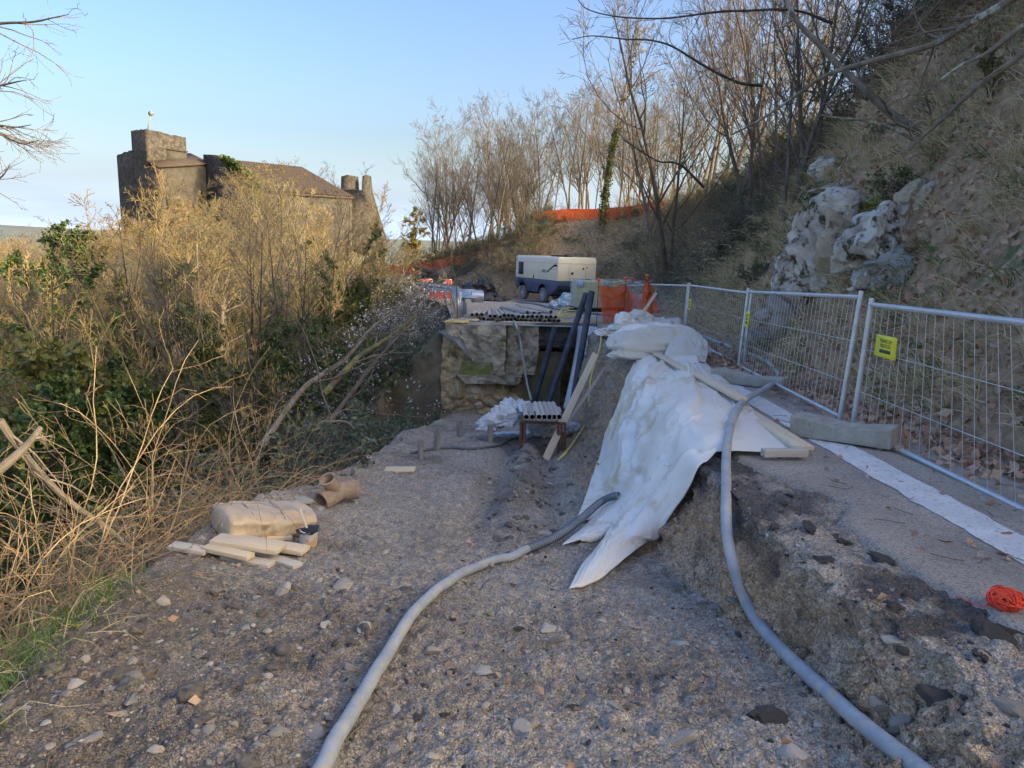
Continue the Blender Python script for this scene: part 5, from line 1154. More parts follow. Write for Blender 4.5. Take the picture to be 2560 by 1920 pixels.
# ------------------------------------------------------------------ castle
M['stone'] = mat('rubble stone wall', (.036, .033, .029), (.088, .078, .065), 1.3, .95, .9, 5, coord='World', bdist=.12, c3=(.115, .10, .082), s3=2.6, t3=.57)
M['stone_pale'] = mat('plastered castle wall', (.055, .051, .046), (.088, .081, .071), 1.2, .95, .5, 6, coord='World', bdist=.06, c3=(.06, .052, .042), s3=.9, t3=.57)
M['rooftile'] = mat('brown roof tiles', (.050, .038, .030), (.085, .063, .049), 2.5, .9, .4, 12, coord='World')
M['dark_open'] = mat('dark opening', (.02, .018, .015), None, 5, .9)
def build_castle():
    O = at(382, 620, 100.); O[2] = -2.5
    u = np.array([.55, .835, 0]); u /= np.linalg.norm(u); v = np.array([-u[1], u[0], 0])
    def solve(px, a=None, b=None, py=450):
        """distance along u (b given) or along v (a given) at which the wall line passes behind pixel column px"""
        d = ray(px, py); base = O + (u * a if a is not None else 0) + (v * b if b is not None else 0); w = v if a is not None else u
        A = np.array([[d[0], -w[0]], [d[1], -w[1]]]); s = np.linalg.solve(A, base[:2] - CAM[:2]); return s[1]
    def ztop(a, b, py, px=None):
        p = O + u * a + v * b; t = p[1] / ray(380, py)[1]
        # height on the line of sight through (column of p, py)
        lo, hi = -20., 80.
        for _ in range(40):
            m_ = (lo + hi) / 2; q = p.copy(); q[2] = m_; vv = q - CAM; yy = 960 - FPX * (vv @ UP) / (vv @ FWD)
            if yy > py: lo = m_
            else: hi = m_
        return lo
    C = thing('castle', 'ruined stone castle with a square tower on the wooded knoll', 'castle', O)
    def blk(nm, a0, a1, b0, b1, tops, mt, z0=-6, rough=True, seed=0):
        """walls of a block; tops = heights at (a0,b0),(a1,b0),(a1,b1),(a0,b1); crest slightly ragged"""
        import bmesh
        cs = [(a0, b0), (a1, b0), (a1, b1), (a0, b1)]; ring = []; rt = []
        for i in range(4):
            (pa, pb), (qa, qb) = cs[i], cs[(i + 1) % 4]; n = max(6, int(math.hypot(qa - pa, qb - pb) / .35))
            for k in range(n): f = k / n; ring.append(O + u * (pa + (qa - pa) * f) + v * (pb + (qb - pb) * f)); rt.append(tops[i] * (1 - f) + tops[(i + 1) % 4] * f)
        R = np.array(ring); rt = np.array(rt); n = len(R)
        rt = rt + (fbm2(np.arange(n) * 1., np.zeros(n) + seed, .9, 3, seed) * .22 if rough else 0)
        cen = R.mean(0); inn = R + (cen - R) * .16
        V = []; nz = 9
        for k in range(nz): z = O[2] + z0 + (rt - O[2] - z0) * (k / (nz - 1)); V.append(np.stack([R[:, 0], R[:, 1], z], 1))
        V.append(np.stack([inn[:, 0], inn[:, 1], rt - .05], 1)); V.append(np.stack([inn[:, 0], inn[:, 1], rt - 1.2], 1))
        V = np.vstack(V) - O; L_ = nz + 2
        F = [(k * n + i, k * n + (i + 1) % n, (k + 1) * n + (i + 1) % n, (k + 1) * n + i) for k in range(L_ - 1) for i in range(n)] + [tuple(range((L_ - 1) * n, L_ * n))]
        o = link_mesh(nm, V, F, mt, C); fix_normals(o); return o
    aT = solve(470, b=0); bT = solve(335, a=0); bL = solve(294, a=.0)
    zT = ztop(0, 0, 322); zT2 = ztop(aT, 0, 344)
    tw = blk('tower', 0, aT, 0, bT, [zT, zT2, zT2, zT], M['stone'], seed=1)
    # plaster band and ledge below the tower crown
    a1 = solve(420, b=0); zb0, zb1 = ztop((a1 + aT) / 2, 0, 407), ztop((a1 + aT) / 2, 0, 378)
    m = MB(O); m.prism([O + u * a1 + np.array([0, 0, zb0 - O[2]]), O + u * (aT - .02) + np.array([0, 0, zb0 - O[2]]), O + u * (aT - .02) + np.array([0, 0, zb1 - O[2]]), O + u * a1 + np.array([0, 0, zb1 - O[2]])], -v * .06, v * .3); m.build('plaster_panel', M['stone_pale'], tw)
    m = MB(O); m.bar(O + u * a1 - v * .1 + np.array([0, 0, zb1 - O[2] + .1]), O + u * (aT + .1) - v * .1 + np.array([0, 0, zb1 - O[2] + .1]), .3, .14); m.build('ledge', M['stone'], tw)
    zl = ztop(0, bL, 388); zl2 = ztop(0, bT, 374)
    ba = blk('bastion', .1, aT * .9, bT - .05, bL, [zl2, zl2, zl, zl], M['stone'], seed=2)
    for (px, py) in ((349, 488),):
        bb = solve(px, a=0); z = ztop(0, bb, py); MB(O).box(O + v * bb - u * -.08 + np.array([0, 0, z - O[2]]), (1.0, 1.0, 1.4), np.stack([v, u, np.array([0, 0, 1])], 1)).build('window', M['dark_open'], C)
    # lower house between tower and hall
    bH = -2.2; aH0 = solve(398, b=bH); aH1 = solve(512, b=bH)
    hz0, hz1 = ztop(aH0, bH, 421), ztop(aH1, bH, 410)
    ho = blk('house_wall', aH0, aH1 + 1, bH, bT * .6, [hz0, hz1, hz1 + .8, hz0 + .8], M['stone_pale'], rough=False, seed=3)
    m = MB(O); q0, q1 = O + u * (aH0 - .2) + v * (bH - .35), O + u * (aH1 + 1) + v * (bH - .35); r0, r1 = q0 + v * 5, q1 + v * 5
    m.add([q0 + [0, 0, hz0 - O[2] + .02], q1 + [0, 0, hz1 - O[2] + .02], r1 + [0, 0, hz1 - O[2] + 1.6], r0 + [0, 0, hz0 - O[2] + 1.6], q0 + [0, 0, hz0 - O[2] + .22], q1 + [0, 0, hz1 - O[2] + .22], r1 + [0, 0, hz1 - O[2] + 1.8], r0 + [0, 0, hz0 - O[2] + 1.8]], [(3, 2, 1, 0), (4, 5, 6, 7), (0, 1, 5, 4), (1, 2, 6, 5), (2, 3, 7, 6), (3, 0, 4, 7)]); m.build('house_roof', M['rooftile'], C)
    for px, py, w_, h_ in ((420, 505, .9, 2.0), (436, 520, .8, 1.6), (470, 545, .8, 1.6), (500, 500, .8, 2.2)):
        aa = solve(px, b=bH); z = ztop(aa, bH, py); MB(O).box(O + u * aa + v * (bH - .02) + np.array([0, 0, z - O[2]]), (w_, .3, h_), np.stack([u, v, np.array([0, 0, 1])], 1)).build('window', M['dark_open'], C)
    # great hall: gable wall and tiled roof
    aG = aH1 + .2; bG0 = solve(511, a=aG); bG1 = solve(650, a=aG)
    zg0 = ztop(aG, bG0, 386); bk = solve(540, a=aG); zgk = ztop(aG, bk, 387); zg1 = ztop(aG, bG1, 458)
    gp = [O + u * aG + v * b_ + np.array([0, 0, z - O[2]]) for b_, z in ((bG0, -8), (bG0, zg0), (bk, zgk), (solve(575, a=aG), ztop(aG, solve(575, a=aG), 404)), (solve(600, a=aG), ztop(aG, solve(600, a=aG), 420)), (bG1, zg1), (bG1, -8))]
    global GABLE; GABLE = (np.array(gp[2:6]), u)
    m = MB(O); m.prism(gp, (0, 0, 0), u * .7); o = m.build('gable_wall', M['stone'], C); fix_normals(o)
    aR = aG + .7; b0 = bk - .3; zr0 = zgk - .55
    aE = aG + 1.
    for a_ in np.arange(4, 60, .25):
        p = O + u * (aG + a_) + v * b0; vv = p - CAM
        if 1280 + FPX * (vv @ RIGHT) / (vv @ FWD) > 762: break
        aE = aG + a_
    Lr = aE - aR; zr1 = ztop(aE, b0, 419)
    bw = b0 - bG1 + 2.0; drop = (zgk - zg1) + .6
    nrow = 30; rf = None
    for k in range(nrow):
        a0_, a1_ = aR + Lr * k / nrow, aR + Lr * (k + 1) / nrow; f = k / nrow; zz = zr0 * (1 - f) + zr1 * f
        th = np.linspace(0, math.pi, 5); V = []
        for tb_ in (0, 1):
            for q in th: V.append(O + u * ((a0_ + a1_) / 2 - math.cos(q) * (a1_ - a0_) * .56) + v * (b0 - bw * tb_) + np.array([0, 0, zz - O[2] - drop * tb_ + math.sin(q) * .16]))
        F = [(i, i + 1, 5 + i + 1, 5 + i) for i in range(4)]
        if k == 0:
            base = [O + u * aR + v * b0 + np.array([0, 0, zr0 - O[2]]), O + u * aE + v * b0 + np.array([0, 0, zr1 - O[2]]), O + u * aE + v * (b0 - bw) + np.array([0, 0, zr1 - O[2] - drop]), O + u * aR + v * (b0 - bw) + np.array([0, 0, zr0 - O[2] - drop])]
            mm = MB(O); mm.prism(base, (0, 0, -.25), (0, 0, 0)); rf = mm.build('hall_roof', M['rooftile'], C)
        link_mesh('tile_row', np.array(V) - O, F, M['rooftile'], rf, True)
    blk('hall_wall', aR, aE - .2, b0 - bw + .3, bG0, [zr0 - drop - .2, zr1 - drop - .2, zr1 - .4, zr0 - .4], M['stone'], rough=False, seed=5)
    # ruined curtain wall with two stubs, at the valley side end
    Yw = 118.; a_, b_ = at(800, 520, Yw), at(952, 600, Yw - 4)
    sil = [(790, 640), (790, 478), (852, 474), (853, 441), (868, 437), (882, 439), (884, 472), (904, 476), (906, 440), (914, 437), (918, 476), (925, 500), (938, 545), (955, 600), (960, 640)]
    m = MB(O); m.prism([at(px, py, Yw) for px, py in sil], (0, 0, 0), (.5, 1.8, 0)); o = m.build('curtain_wall', M['stone'], C); fix_normals(o)
    # mast with a round lamp head, and a small chimney cap on the tower
    mp = O + u * .6 + v * .6; mp[2] = zT - .2; topz = ztop(.6, .6, 284)
    ms = thing('mast', 'thin mast with a round head standing on the castle tower', 'mast', mp)
    hx = at(377, 284, mp[1] + .0) - mp
    MB().cyl((0, 0, 0), hx, .07, 6).build('pole', M['stake'], ms); MB().lathe([(.001, -.34), (.2, -.28), (.33, -.08), (.34, .08), (.22, .28), (.001, .34)], hx, 16).build('round_head', M['hose_dark'], ms, True)
    return C
build_castle()
# ------------------------------------------------------------------ plants: materials
M['bark'] = mat('grey brown bark', (.10, .085, .065), (.20, .17, .13), 9, .95, .6, 30, stretch=(1, 1, .25), var=.25, c3=(.26, .25, .21), s3=5, t3=.62)
M['bark_dark'] = mat('dark wet bark', (.035, .03, .026), (.08, .07, .06), 9, .95, .5, 30, stretch=(1, 1, .25), c3=(.17, .165, .15), s3=4, t3=.64)
M['bark_moss'] = mat('mossy bark', (.10, .10, .035), (.20, .19, .07), 6, .95, .6, 30, c3=(.10, .085, .065), s3=4, t3=.55)
M['bark_lichen'] = mat('lichen covered bark', (.16, .13, .10), (.26, .22, .17), 9, .95, .5, 30, c3=(.46, .49, .40), s3=5, t3=.58, coord='World')
M['twig'] = mat('tan twigs', (.145, .108, .064), (.27, .20, .115), 3, .9, var=.25)
M['twig_gold'] = mat('golden twigs', (.24, .17, .075), (.40, .295, .135), 2, .9, var=.35)
M['twig_grey'] = mat('grey brown twigs', (.11, .09, .07), (.20, .165, .13), 3, .9, var=.2)
M['cane'] = mat('dry bramble canes', (.25, .17, .09), (.45, .33, .19), 4, .8, coord='World', c3=(.22, .11, .08), s3=3, t3=.6)
M['leaf_dark'] = mat('grey green bramble leaves', (.075, .11, .065), (.19, .225, .155), 3, .5, var=.25, transl=.2, coord='World')
M['leaf_ivy'] = mat('glossy ivy leaves', (.03, .062, .018), (.085, .13, .04), 4, .45, transl=.2, coord='World', c3=(.20, .24, .05), s3=2, t3=.6)
M['leaf_olive'] = mat('olive leaves', (.09, .105, .03), (.19, .19, .065), 3, .5, transl=.3, coord='World')
M['leaf_yellow'] = mat('yellow leaves', (.42, .32, .03), (.58, .44, .06), 3, .6, transl=.35, coord='World')
M['leaf_dry'] = mat('dry brown leaves', (.34, .20, .125), (.58, .41, .29), 5, .8, .2, 20, coord='World', c3=(.46, .33, .23), s3=6, t3=.58)
M['grass_dry'] = mat('dry grass', (.48, .40, .21), (.72, .62, .40), 3, .85, transl=.25, coord='World', c3=(.14, .16, .05), s3=1.6, t3=.57)
M['grass_green'] = mat('green grass', (.08, .15, .03), (.17, .26, .06), 3, .7, transl=.3, coord='World')
M['fluff'] = mat('white seed fluff', (.66, .64, .60), (.78, .76, .72), 5, .9, transl=.4, coord='World')
M['catkin'] = mat('golden catkins', (.55, .36, .12), (.68, .48, .2), 5, .8, transl=.2)
M['vine'] = mat('reddish dry vines', (.22, .135, .085), (.40, .27, .18), 3, .9, coord='World')
M['twig_olive'] = mat('mossy olive twigs', (.16, .135, .065), (.29, .24, .12), 3, .9, var=.25)
M['fern'] = mat('fern green', (.12, .30, .06), (.22, .42, .12), 5, .6, transl=.3)
M['moss'] = mat('yellow green moss', (.10, .11, .02), (.20, .20, .04), 9, .95, .8, 60, coord='World')

def unit(v): return v / (np.linalg.norm(v, axis=-1, keepdims=True) + 1e-9)
def grow(P, R, k, lr, ang, n, up, wig, rr, rng, tmin=.25, droop=0., rmin=.0016):
    B, m = P.shape[:2]; L = np.linalg.norm(np.diff(P, axis=1), axis=2).sum(1)
    t = rng.uniform(tmin, 1, (B, k)); f = t * (m - 1); i = np.minimum(f.astype(int), m - 2); w = f - i; bi = np.arange(B)[:, None]
    p0 = P[bi, i] * (1 - w)[..., None] + P[bi, i + 1] * w[..., None]; tg = unit(P[bi, i + 1] - P[bi, i]); r0 = (R[bi, i] * (1 - w) + R[bi, i + 1] * w) * rr
    ln = L[:, None] * lr * rng.uniform(.55, 1.15, (B, k)) * (1.25 - .65 * t)
    pr = unit(np.cross(tg, rng.normal(size=tg.shape))); a = ang * rng.uniform(.6, 1.35, (B, k))[..., None]
    d = unit(tg * np.cos(a) + pr * np.sin(a)).reshape(-1, 3); p = p0.reshape(-1, 3); ln = ln.reshape(-1); st = ln / (n - 1)
    out = [p]
    for s in range(n - 1):
        d = unit(d + np.array([0, 0, up - droop * s]) + rng.normal(size=d.shape) * wig); p = p + d * st[:, None]; out.append(p)
    Q = np.stack(out, 1); tp = np.linspace(1, .3, n); return Q, np.maximum(r0.reshape(-1)[:, None] * tp, rmin)
def stems(n, h, r, spread, lean, rng, m=9, wig=.05, up=.06, base=.15):
    d = unit(np.stack([rng.normal(size=n) * spread + lean[0], rng.normal(size=n) * spread + lean[1], np.ones(n)], 1)); p = np.stack([rng.normal(size=n) * base, rng.normal(size=n) * base, np.full(n, -.35)], 1)
    hh = h * rng.uniform(.72, 1.05, n); hh[0] = h; out = [p]
    for s in range(m - 1):
        d = unit(d + np.array([0, 0, up]) + rng.normal(size=d.shape) * wig); p = p + d * (hh / (m - 1))[:, None]; out.append(p)
    return np.stack(out, 1), r * rng.uniform(.6, 1, n)[:, None] * np.linspace(1, .16, m)[None]
def leaf_mesh(C, size, rng, D=None, aspect=.6, fold=.25):
    """a folded diamond leaf at each point"""
    n = len(C); s = size * rng.uniform(.6, 1.3, n)[:, None]
    a = unit(rng.normal(size=(n, 3)) if D is None else D + rng.normal(size=(n, 3)) * .5); b = unit(np.cross(a, rng.normal(size=(n, 3)))); c = np.cross(a, b)
    V = np.stack([C, C + a * s * .5 + b * s * aspect * .5 + c * s * fold * .3, C + a * s, C + a * s * .5 - b * s * aspect * .5 + c * s * fold * .3], 1).reshape(-1, 3)
    i = np.arange(n)[:, None] * 4; return V, np.concatenate([i + np.array([0, 1, 2]), i + np.array([0, 2, 3])])
def along(P, R, n, rng, out=1.0, tmin=0., tmax=1.):
    """n points scattered on the skin of tubes"""
    B, m = P.shape[:2]; b = rng.integers(0, B, n); f = rng.uniform(tmin, tmax, n) * (m - 1); i = np.minimum(f.astype(int), m - 2); w = (f - i)[:, None]
    p = P[b, i] * (1 - w) + P[b, i + 1] * w; d = unit(rng.normal(size=(n, 3))); return p + d * (R[b, i][:, None] + out * np.abs(rng.normal(size=(n, 1))))
def merge(parts):
    V = []; F = []; n = 0
    for v, f in parts: V.append(v); F.append(f + n); n += len(v)
    return np.vstack(V), F
def mesh_only(name, V, F, m, smooth=True):
    o = link_mesh(name, V, F, m, None, smooth); me = o.data; bpy.data.objects.remove(o); return me
class Kind: pass
def tree_kind(seed, h, nst, r, spread, levels, lean=(0, 0), split=2, bark='bark', twig='twig', ivy=None, base=.15, wig=.05, up=.06, leaves=None, catkins=0, rmin=.0016):
    rng = np.random.default_rng(seed); P, R = stems(nst, h, r, spread, lean, rng, wig=wig, up=up, base=base); lev = [(P, R)]
    for (k, lr, ang, n, u_, wg, rr) in levels:
        P, R = grow(P, R, k, lr, ang, n, u_, wg, rr, rng, rmin=rmin); lev.append((P, R))
    K = Kind(); K.h = max(float(np.percentile(l[0][..., 2], 99.5)) for l in lev)
    K.trunk = mesh_only('trunk', *merge([tubes_np(*l, 7 if i == 0 else 4) for i, l in enumerate(lev[:split])]), M[bark])
    K.crown = mesh_only('crown', *merge([tubes_np(*l, 3) for l in lev[split:]]), M[twig])
    K.extra = []
    if ivy:
        n_, t0, t1, sz, mt, o_ = ivy; C = np.vstack([along(*lev[0], n_, rng, o_, t0, t1), along(*lev[1], n_ // 5, rng, o_ * .6, 0, .35)]); V, F = leaf_mesh(C, sz, rng, aspect=.85); K.extra.append(('ivy', mesh_only('ivy', V, F, M[mt], False)))
    if leaves:
        n_, sz, mt = leaves; C = along(*lev[-1], n_, rng, .05, .3, 1); V, F = leaf_mesh(C, sz, rng); K.extra.append(('leaves', mesh_only('leaves', V, F, M[mt], False)))
    if catkins:
        C = along(*lev[-1], catkins, rng, .02, .2, 1); Pk = np.stack([C, C + np.array([.004, 0, -.03]), C + np.array([0, 0, -.075])], 1); K.extra.append(('catkins', mesh_only('catkins', *tubes_np(Pk, np.tile([.004, .0055, .004], (len(C), 1)), 4), M['catkin'])))
    return K
def plant(K, loc, sc, rz, label, group=None, name='bare_tree', cat='tree', tilt=(0, 0)):
    t = thing(name, label, cat, loc, group, rz); t.scale = (sc, sc, sc); t.rotation_euler = (tilt[0], tilt[1], rz)
    for nm, me in [('trunk', K.trunk), ('crown', K.crown)] + K.extra:
        o = bpy.data.objects.new(nm, me); COL.objects.link(o); o.parent = t
    return t
L3 = lambda a, b, c, d: [a, b, c, d]
ridge = [tree_kind(100 + i, 10.5, 1 + i % 2, .13, .09, [(14, .46, .62, 7, .09, .13, .5), (8, .42, .65, 5, .06, .17, .5), (5, .45, .7, 4, .04, .2, .6)], bark='bark', twig=('twig_grey', 'twig_grey', 'twig', 'twig_grey')[i], wig=.06, rmin=.0065) for i in range(4)]
slimridge = [tree_kind(140 + i, 10, 1, .10, .05, [(26, .22, .75, 5, .10, .10, .4), (7, .5, .6, 4, .08, .14, .5), (5, .5, .65, 3, .05, .16, .6)], ivy=(2600, .05, .55, .11, 'leaf_olive', .10), rmin=.008) for i in range(1)]
oak = [tree_kind(200 + i, 8.0, 1 + i % 2, .2, .18, [(11, .66, .85, 8, .08, .17, .55), (8, .45, .8, 6, .05, .2, .55), (5, .45, .8, 5, .03, .22, .6), (2, .55, .75, 3, .02, .22, .75)], bark=('bark', 'bark_dark', 'bark_moss')[i % 3], twig=('twig_gold', 'twig_olive', 'twig', 'twig_olive')[i], wig=.10, rmin=.012) for i in range(4)]
ivyoak = [tree_kind(230 + i, 8.0, 1, .17, .10, [(9, .5, .85, 8, .09, .15, .5), (7, .42, .75, 6, .07, .18, .5), (7, .42, .75, 4, .05, .2, .55)], bark='bark_moss', twig='twig_gold', ivy=(5200, .03, .72, .12, 'leaf_ivy', .16), wig=.08, rmin=.009) for i in range(2)]
darkslim = [tree_kind(260 + i, 6.0, 2, .055, .07, [(8, .36, .6, 7, .10, .12, .55), (6, .45, .65, 5, .08, .15, .5), (5, .45, .7, 4, .04, .18, .55)], bark='bark_dark', twig='twig_grey', split=2, wig=.05, base=.1, rmin=.004) for i in range(2)]
hazel = tree_kind(280, 4.2, 5, .04, .22, [(8, .4, .6, 6, .06, .12, .5), (6, .45, .7, 4, .02, .18, .5)], bark='bark', twig='twig_gold', catkins=1100, rmin=.004)
evergreen = [tree_kind(290 + i, 5.0, 2, .12, .12, [(12, .34, .9, 6, .05, .15, .45), (8, .45, .8, 5, .05, .18, .5)], bark='bark_dark', twig='twig_grey', leaves=(7000, .13, ('leaf_ivy', 'leaf_olive', 'leaf_yellow')[i]), rmin=.004) for i in range(3)]
def shrub_kind(seed, h, ns, twig, leaf=None, spread=.75):
    rng = np.random.default_rng(seed); P, R = stems(ns, h, .016, spread, (0, 0), rng, 6, .10, .04, .35); l2 = grow(P, R, 7, .42, .6, 5, .04, .2, .6, rng, rmin=.005); l3 = grow(*l2, 2, .55, .7, 4, .02, .22, .7, rng, rmin=.006)
    K = Kind(); K.wood = mesh_only('shrub_wood', *merge([tubes_np(P, R, 4), tubes_np(*l2, 3), tubes_np(*l3, 3)]), M[twig]); K.leaf = None
    if leaf:
        n, sz, mt = leaf; C = np.vstack([along(*l3, int(n * .8), rng, .06), along(*l2, int(n * .2), rng, .05)]); K.leaf = mesh_only('shrub_leaf', *leaf_mesh(C, sz, rng), M[mt], False)
    return K
thick = [shrub_kind(400 + i, 2.8, 13, ('twig', 'twig_olive', 'twig_gold', 'twig_grey')[i]) for i in range(4)]
leafy = [shrub_kind(420 + i, 1.5, 12, 'twig_grey', (3000, .07, 'leaf_dark')) for i in range(2)] 
leafyolive = [shrub_kind(430, 1.9, 12, 'twig', (2200, .08, 'leaf_olive')), shrub_kind(431, 1.9, 12, 'twig_grey', (2600, .08, 'leaf_ivy')), shrub_kind(432, 1.8, 11, 'twig_gold', (700, .07, 'leaf_olive'))]
fluffy = [shrub_kind(440 + i, 2.2, 11, 'twig_grey', (450, .07, 'fluff')) for i in range(1)]

def scatter(name, protos, P, rz, sc, label, cat, zsc=None):
    """one stuff object: shared shrubs instanced on points by geometry nodes"""
    col = bpy.data.collections.new(name + '_set')
    for K in protos:
        mes = [m for m in (K.wood, K.leaf) if m is not None]
        if len(mes) == 1: me = mes[0]
        else:
            import bmesh
            me = mes[0].copy(); me.materials.append(mes[1].materials[0]); bm = bmesh.new(); bm.from_mesh(me); n0 = len(bm.faces); bm.from_mesh(mes[1]); bm.faces.ensure_lookup_table()
            for f in bm.faces[n0:]: f.material_index = 1
            bm.to_mesh(me); bm.free()
        col.objects.link(bpy.data.objects.new(name + '_kind', me))
    me = bpy.data.meshes.new(name); me.vertices.add(len(P)); me.vertices.foreach_set('co', np.asarray(P, np.float32).reshape(-1))
    a = me.attributes.new('rot', 'FLOAT_VECTOR', 'POINT'); a.data.foreach_set('vector', np.stack([RNG.normal(size=len(P)) * .08, RNG.normal(size=len(P)) * .08, rz], 1).astype(np.float32).reshape(-1))
    a = me.attributes.new('size', 'FLOAT_VECTOR', 'POINT'); zz = sc if zsc is None else zsc; a.data.foreach_set('vector', np.stack([sc, sc, zz], 1).astype(np.float32).reshape(-1))
    o = bpy.data.objects.new(name, me); COL.objects.link(o)
    ng = bpy.data.node_groups.new(name, 'GeometryNodeTree'); ng.interface.new_socket('Geometry', in_out='INPUT', socket_type='NodeSocketGeometry'); ng.interface.new_socket('Geometry', in_out='OUTPUT', socket_type='NodeSocketGeometry')
    N = ng.nodes; L = ng.links; gi = N.new('NodeGroupInput'); go = N.new('NodeGroupOutput'); mp = N.new('GeometryNodeMeshToPoints'); ip = N.new('GeometryNodeInstanceOnPoints'); ci = N.new('GeometryNodeCollectionInfo')
    ci.inputs[0].default_value = col; ci.inputs['Separate Children'].default_value = True; ci.inputs['Reset Children'].default_value = True; ip.inputs['Pick Instance'].default_value = True
    r1 = N.new('GeometryNodeInputNamedAttribute'); r1.data_type = 'FLOAT_VECTOR'; r1.inputs[0].default_value = 'rot'; r2 = N.new('GeometryNodeInputNamedAttribute'); r2.data_type = 'FLOAT_VECTOR'; r2.inputs[0].default_value = 'size'
    L.new(gi.outputs[0], mp.inputs[0]); L.new(mp.outputs[0], ip.inputs['Points']); L.new(ci.outputs[0], ip.inputs['Instance']); L.new(r1.outputs[0], ip.inputs['Rotation']); L.new(r2.outputs[0], ip.inputs['Scale']); L.new(ip.outputs[0], go.inputs[0])
    md = o.modifiers.new('scatter', 'NODES'); md.node_group = ng
    stuff(o, label, cat); return o
def vz(x, y): return land_z(x, y)

# ------------------------------------------------------------------ the valley: thickets, leafy bushes, trees
rng = np.random.default_rng(5)
def valley_points(n, y0, y1, x0, x1, px0=-60, px1=1200):
    out = []
    while len(out) < n:
        y = math.exp(rng.uniform(math.log(y0), math.log(y1))); x = rng.uniform(x0, x1); p = np.array([x, y, 0.]); vv = p - CAM; px = 1280 + FPX * x / y
        if px < px0 or px > px1: continue
        if x > (xL(y) - 1.2 if y < 17 else road_left(y) - 1.6): continue
        out.append((x, y, vz(x, y) - .1))
    return np.array(out)
Pt = valley_points(300, 8, 95, -70, -3.0); Pt = Pt[~((Pt[:, 0] > -6) & (Pt[:, 1] < 15))]
sc_ = np.clip(.5 + Pt[:, 1] * .016, .6, 1.35) * rng.uniform(.75, 1.25, len(Pt))
scatter('thicket', thick + thick[1:2] + thick[3:], Pt, rng.uniform(0, 6.28, len(Pt)), sc_, 'tangled bare golden brown thicket filling the valley', 'thicket')
Pl = np.array([(x, y, vz(x, y) - .15) for x, y in zip(rng.uniform(-9.5, -2.2, 300), rng.uniform(6.2, 27, 300)) if x < (xL(min(y, 16)) - .55 if y < 17 else road_left(y) - .7)])
scatter('bramble_cover', leafy, Pl, rng.uniform(0, 6.28, len(Pl)), rng.uniform(.55, 1.0, len(Pl)), 'grey green bramble cover on the shaded slope below the terrace', 'brambles')
Pg = valley_points(330, 9, 60, -50, -4.5)
scatter('green_bushes', leafyolive, Pg, rng.uniform(0, 6.28, len(Pg)), rng.uniform(.8, 1.75, len(Pg)), 'olive green leafy bushes among the bare thicket', 'bushes')
Pf = np.array([(road_left(y) - q, y, vz(road_left(y) - q, y) - .1) for y, q in zip(rng.uniform(16.2, 30, 44), rng.uniform(.6, 4.5, 44))])
scatter('fluffy_vines', fluffy, Pf, rng.uniform(0, 6.28, len(Pf)), rng.uniform(.6, 1.0, len(Pf)), 'grey vines with white seed fluff beside the road end', 'vines')
def tree_at(K, px, Y, ptop, label, group=None, rz=None, name='bare_tree', tilt=(0, 0), cat='tree'):
    """stands on the ground behind pixel column px at distance Y, its top reaching picture row ptop"""
    x = at(px, 700, Y)[0]; z = vz(x, Y); top = at(px, ptop, Y)[2]; return plant(K, (x, Y, z), max(.25, (top - z) / K.h), rng.uniform(0, 6.28) if rz is None else rz, label, group, name, cat, tilt)
tree_at(ivyoak[0], 372, 18, 520, 'leaning ivy clad tree in front of the castle tower', name='ivy_clad_tree', tilt=(.05, -.16))
tree_at(oak[0], 450, 36, 430, 'broad bare golden tree before the castle house', name='bare_tree')
tree_at(ivyoak[1], 838, 25, 450, 'tall bare topped tree with a dark ivy trunk right of the castle roof', name='ivy_clad_tree')
tree_at(ivyoak[0], 893, 27, 500, 'slim ivy clad tree beside the ruined castle stubs', name='ivy_clad_tree', rz=1.)
tree_at(darkslim[0], 490, 12, 640, 'slender dark forked tree rising from the shaded bushes', name='slender_tree', rz=.4)
tree_at(darkslim[1], 640, 13, 590, 'dark lichen flecked tree with several stems near the catkins', name='slender_tree', rz=2.)
tree_at(hazel, 585, 11.5, 830, 'hazel bush hung with golden catkins', name='hazel_bush', cat='bush')
tree_at(hazel, 700, 13, 930, 'smaller hazel with catkins behind the shaded brambles', name='hazel_bush', cat='bush', rz=2.2)
tree_at(evergreen[0], 180, 42, 560, 'dark evergreen tree on the far left skyline', name='evergreen_tree')
tree_at(evergreen[1], 285, 26, 680, 'olive leaved ivy covered tree left of the leaning trunk', name='evergreen_tree')
tree_at(evergreen[2], 1030, 62, 520, 'yellow leaved tree beside the sunlit net path', name='yellow_tree')
tree_at(evergreen[1], 985, 30, 720, 'green bushy shrub at the roadside before the guard rail', name='roadside_shrub', cat='shrub')
tree_at(evergreen[0], 490, 25, 760, 'round dark green ivy clump among golden twigs', name='ivy_clump', cat='shrub')
tree_at(evergreen[1], 20, 13, 840, 'sunlit green leafy shrub at the left edge', name='leafy_shrub', cat='shrub')
tree_at(evergreen[0], 120, 10.5, 960, 'dark leafy shrub behind the brambles', name='leafy_shrub', cat='shrub')
for k, (px, Y, pt, lb) in enumerate(((250, 17, 820, 'thin dark tree low on the left before the ivy trunk'), (760, 18, 600, 'dark thin tree left of the slanting stems'), (420, 20, 640, 'dark tree stem below the castle house'), (930, 24, 640, 'dark thin tree near the roadside shrub'), (150, 22, 690, 'dark stemmed tree under the far left evergreen'), (690, 22, 560, 'dark stemmed tree below the castle roof end'), (560, 16, 640, 'thin dark tree between the two slender trees'), (330, 20, 560, 'tall dark tree left of the castle house'), (620, 24, 500, 'tall dark tree in front of the castle gable'), (870, 28, 520, 'dark tree among the ivy trunks'), (60, 18, 640, 'dark tree close to the left photo edge'))):
    tree_at(darkslim[k % 2], px, Y, pt, lb, name='slender_tree')
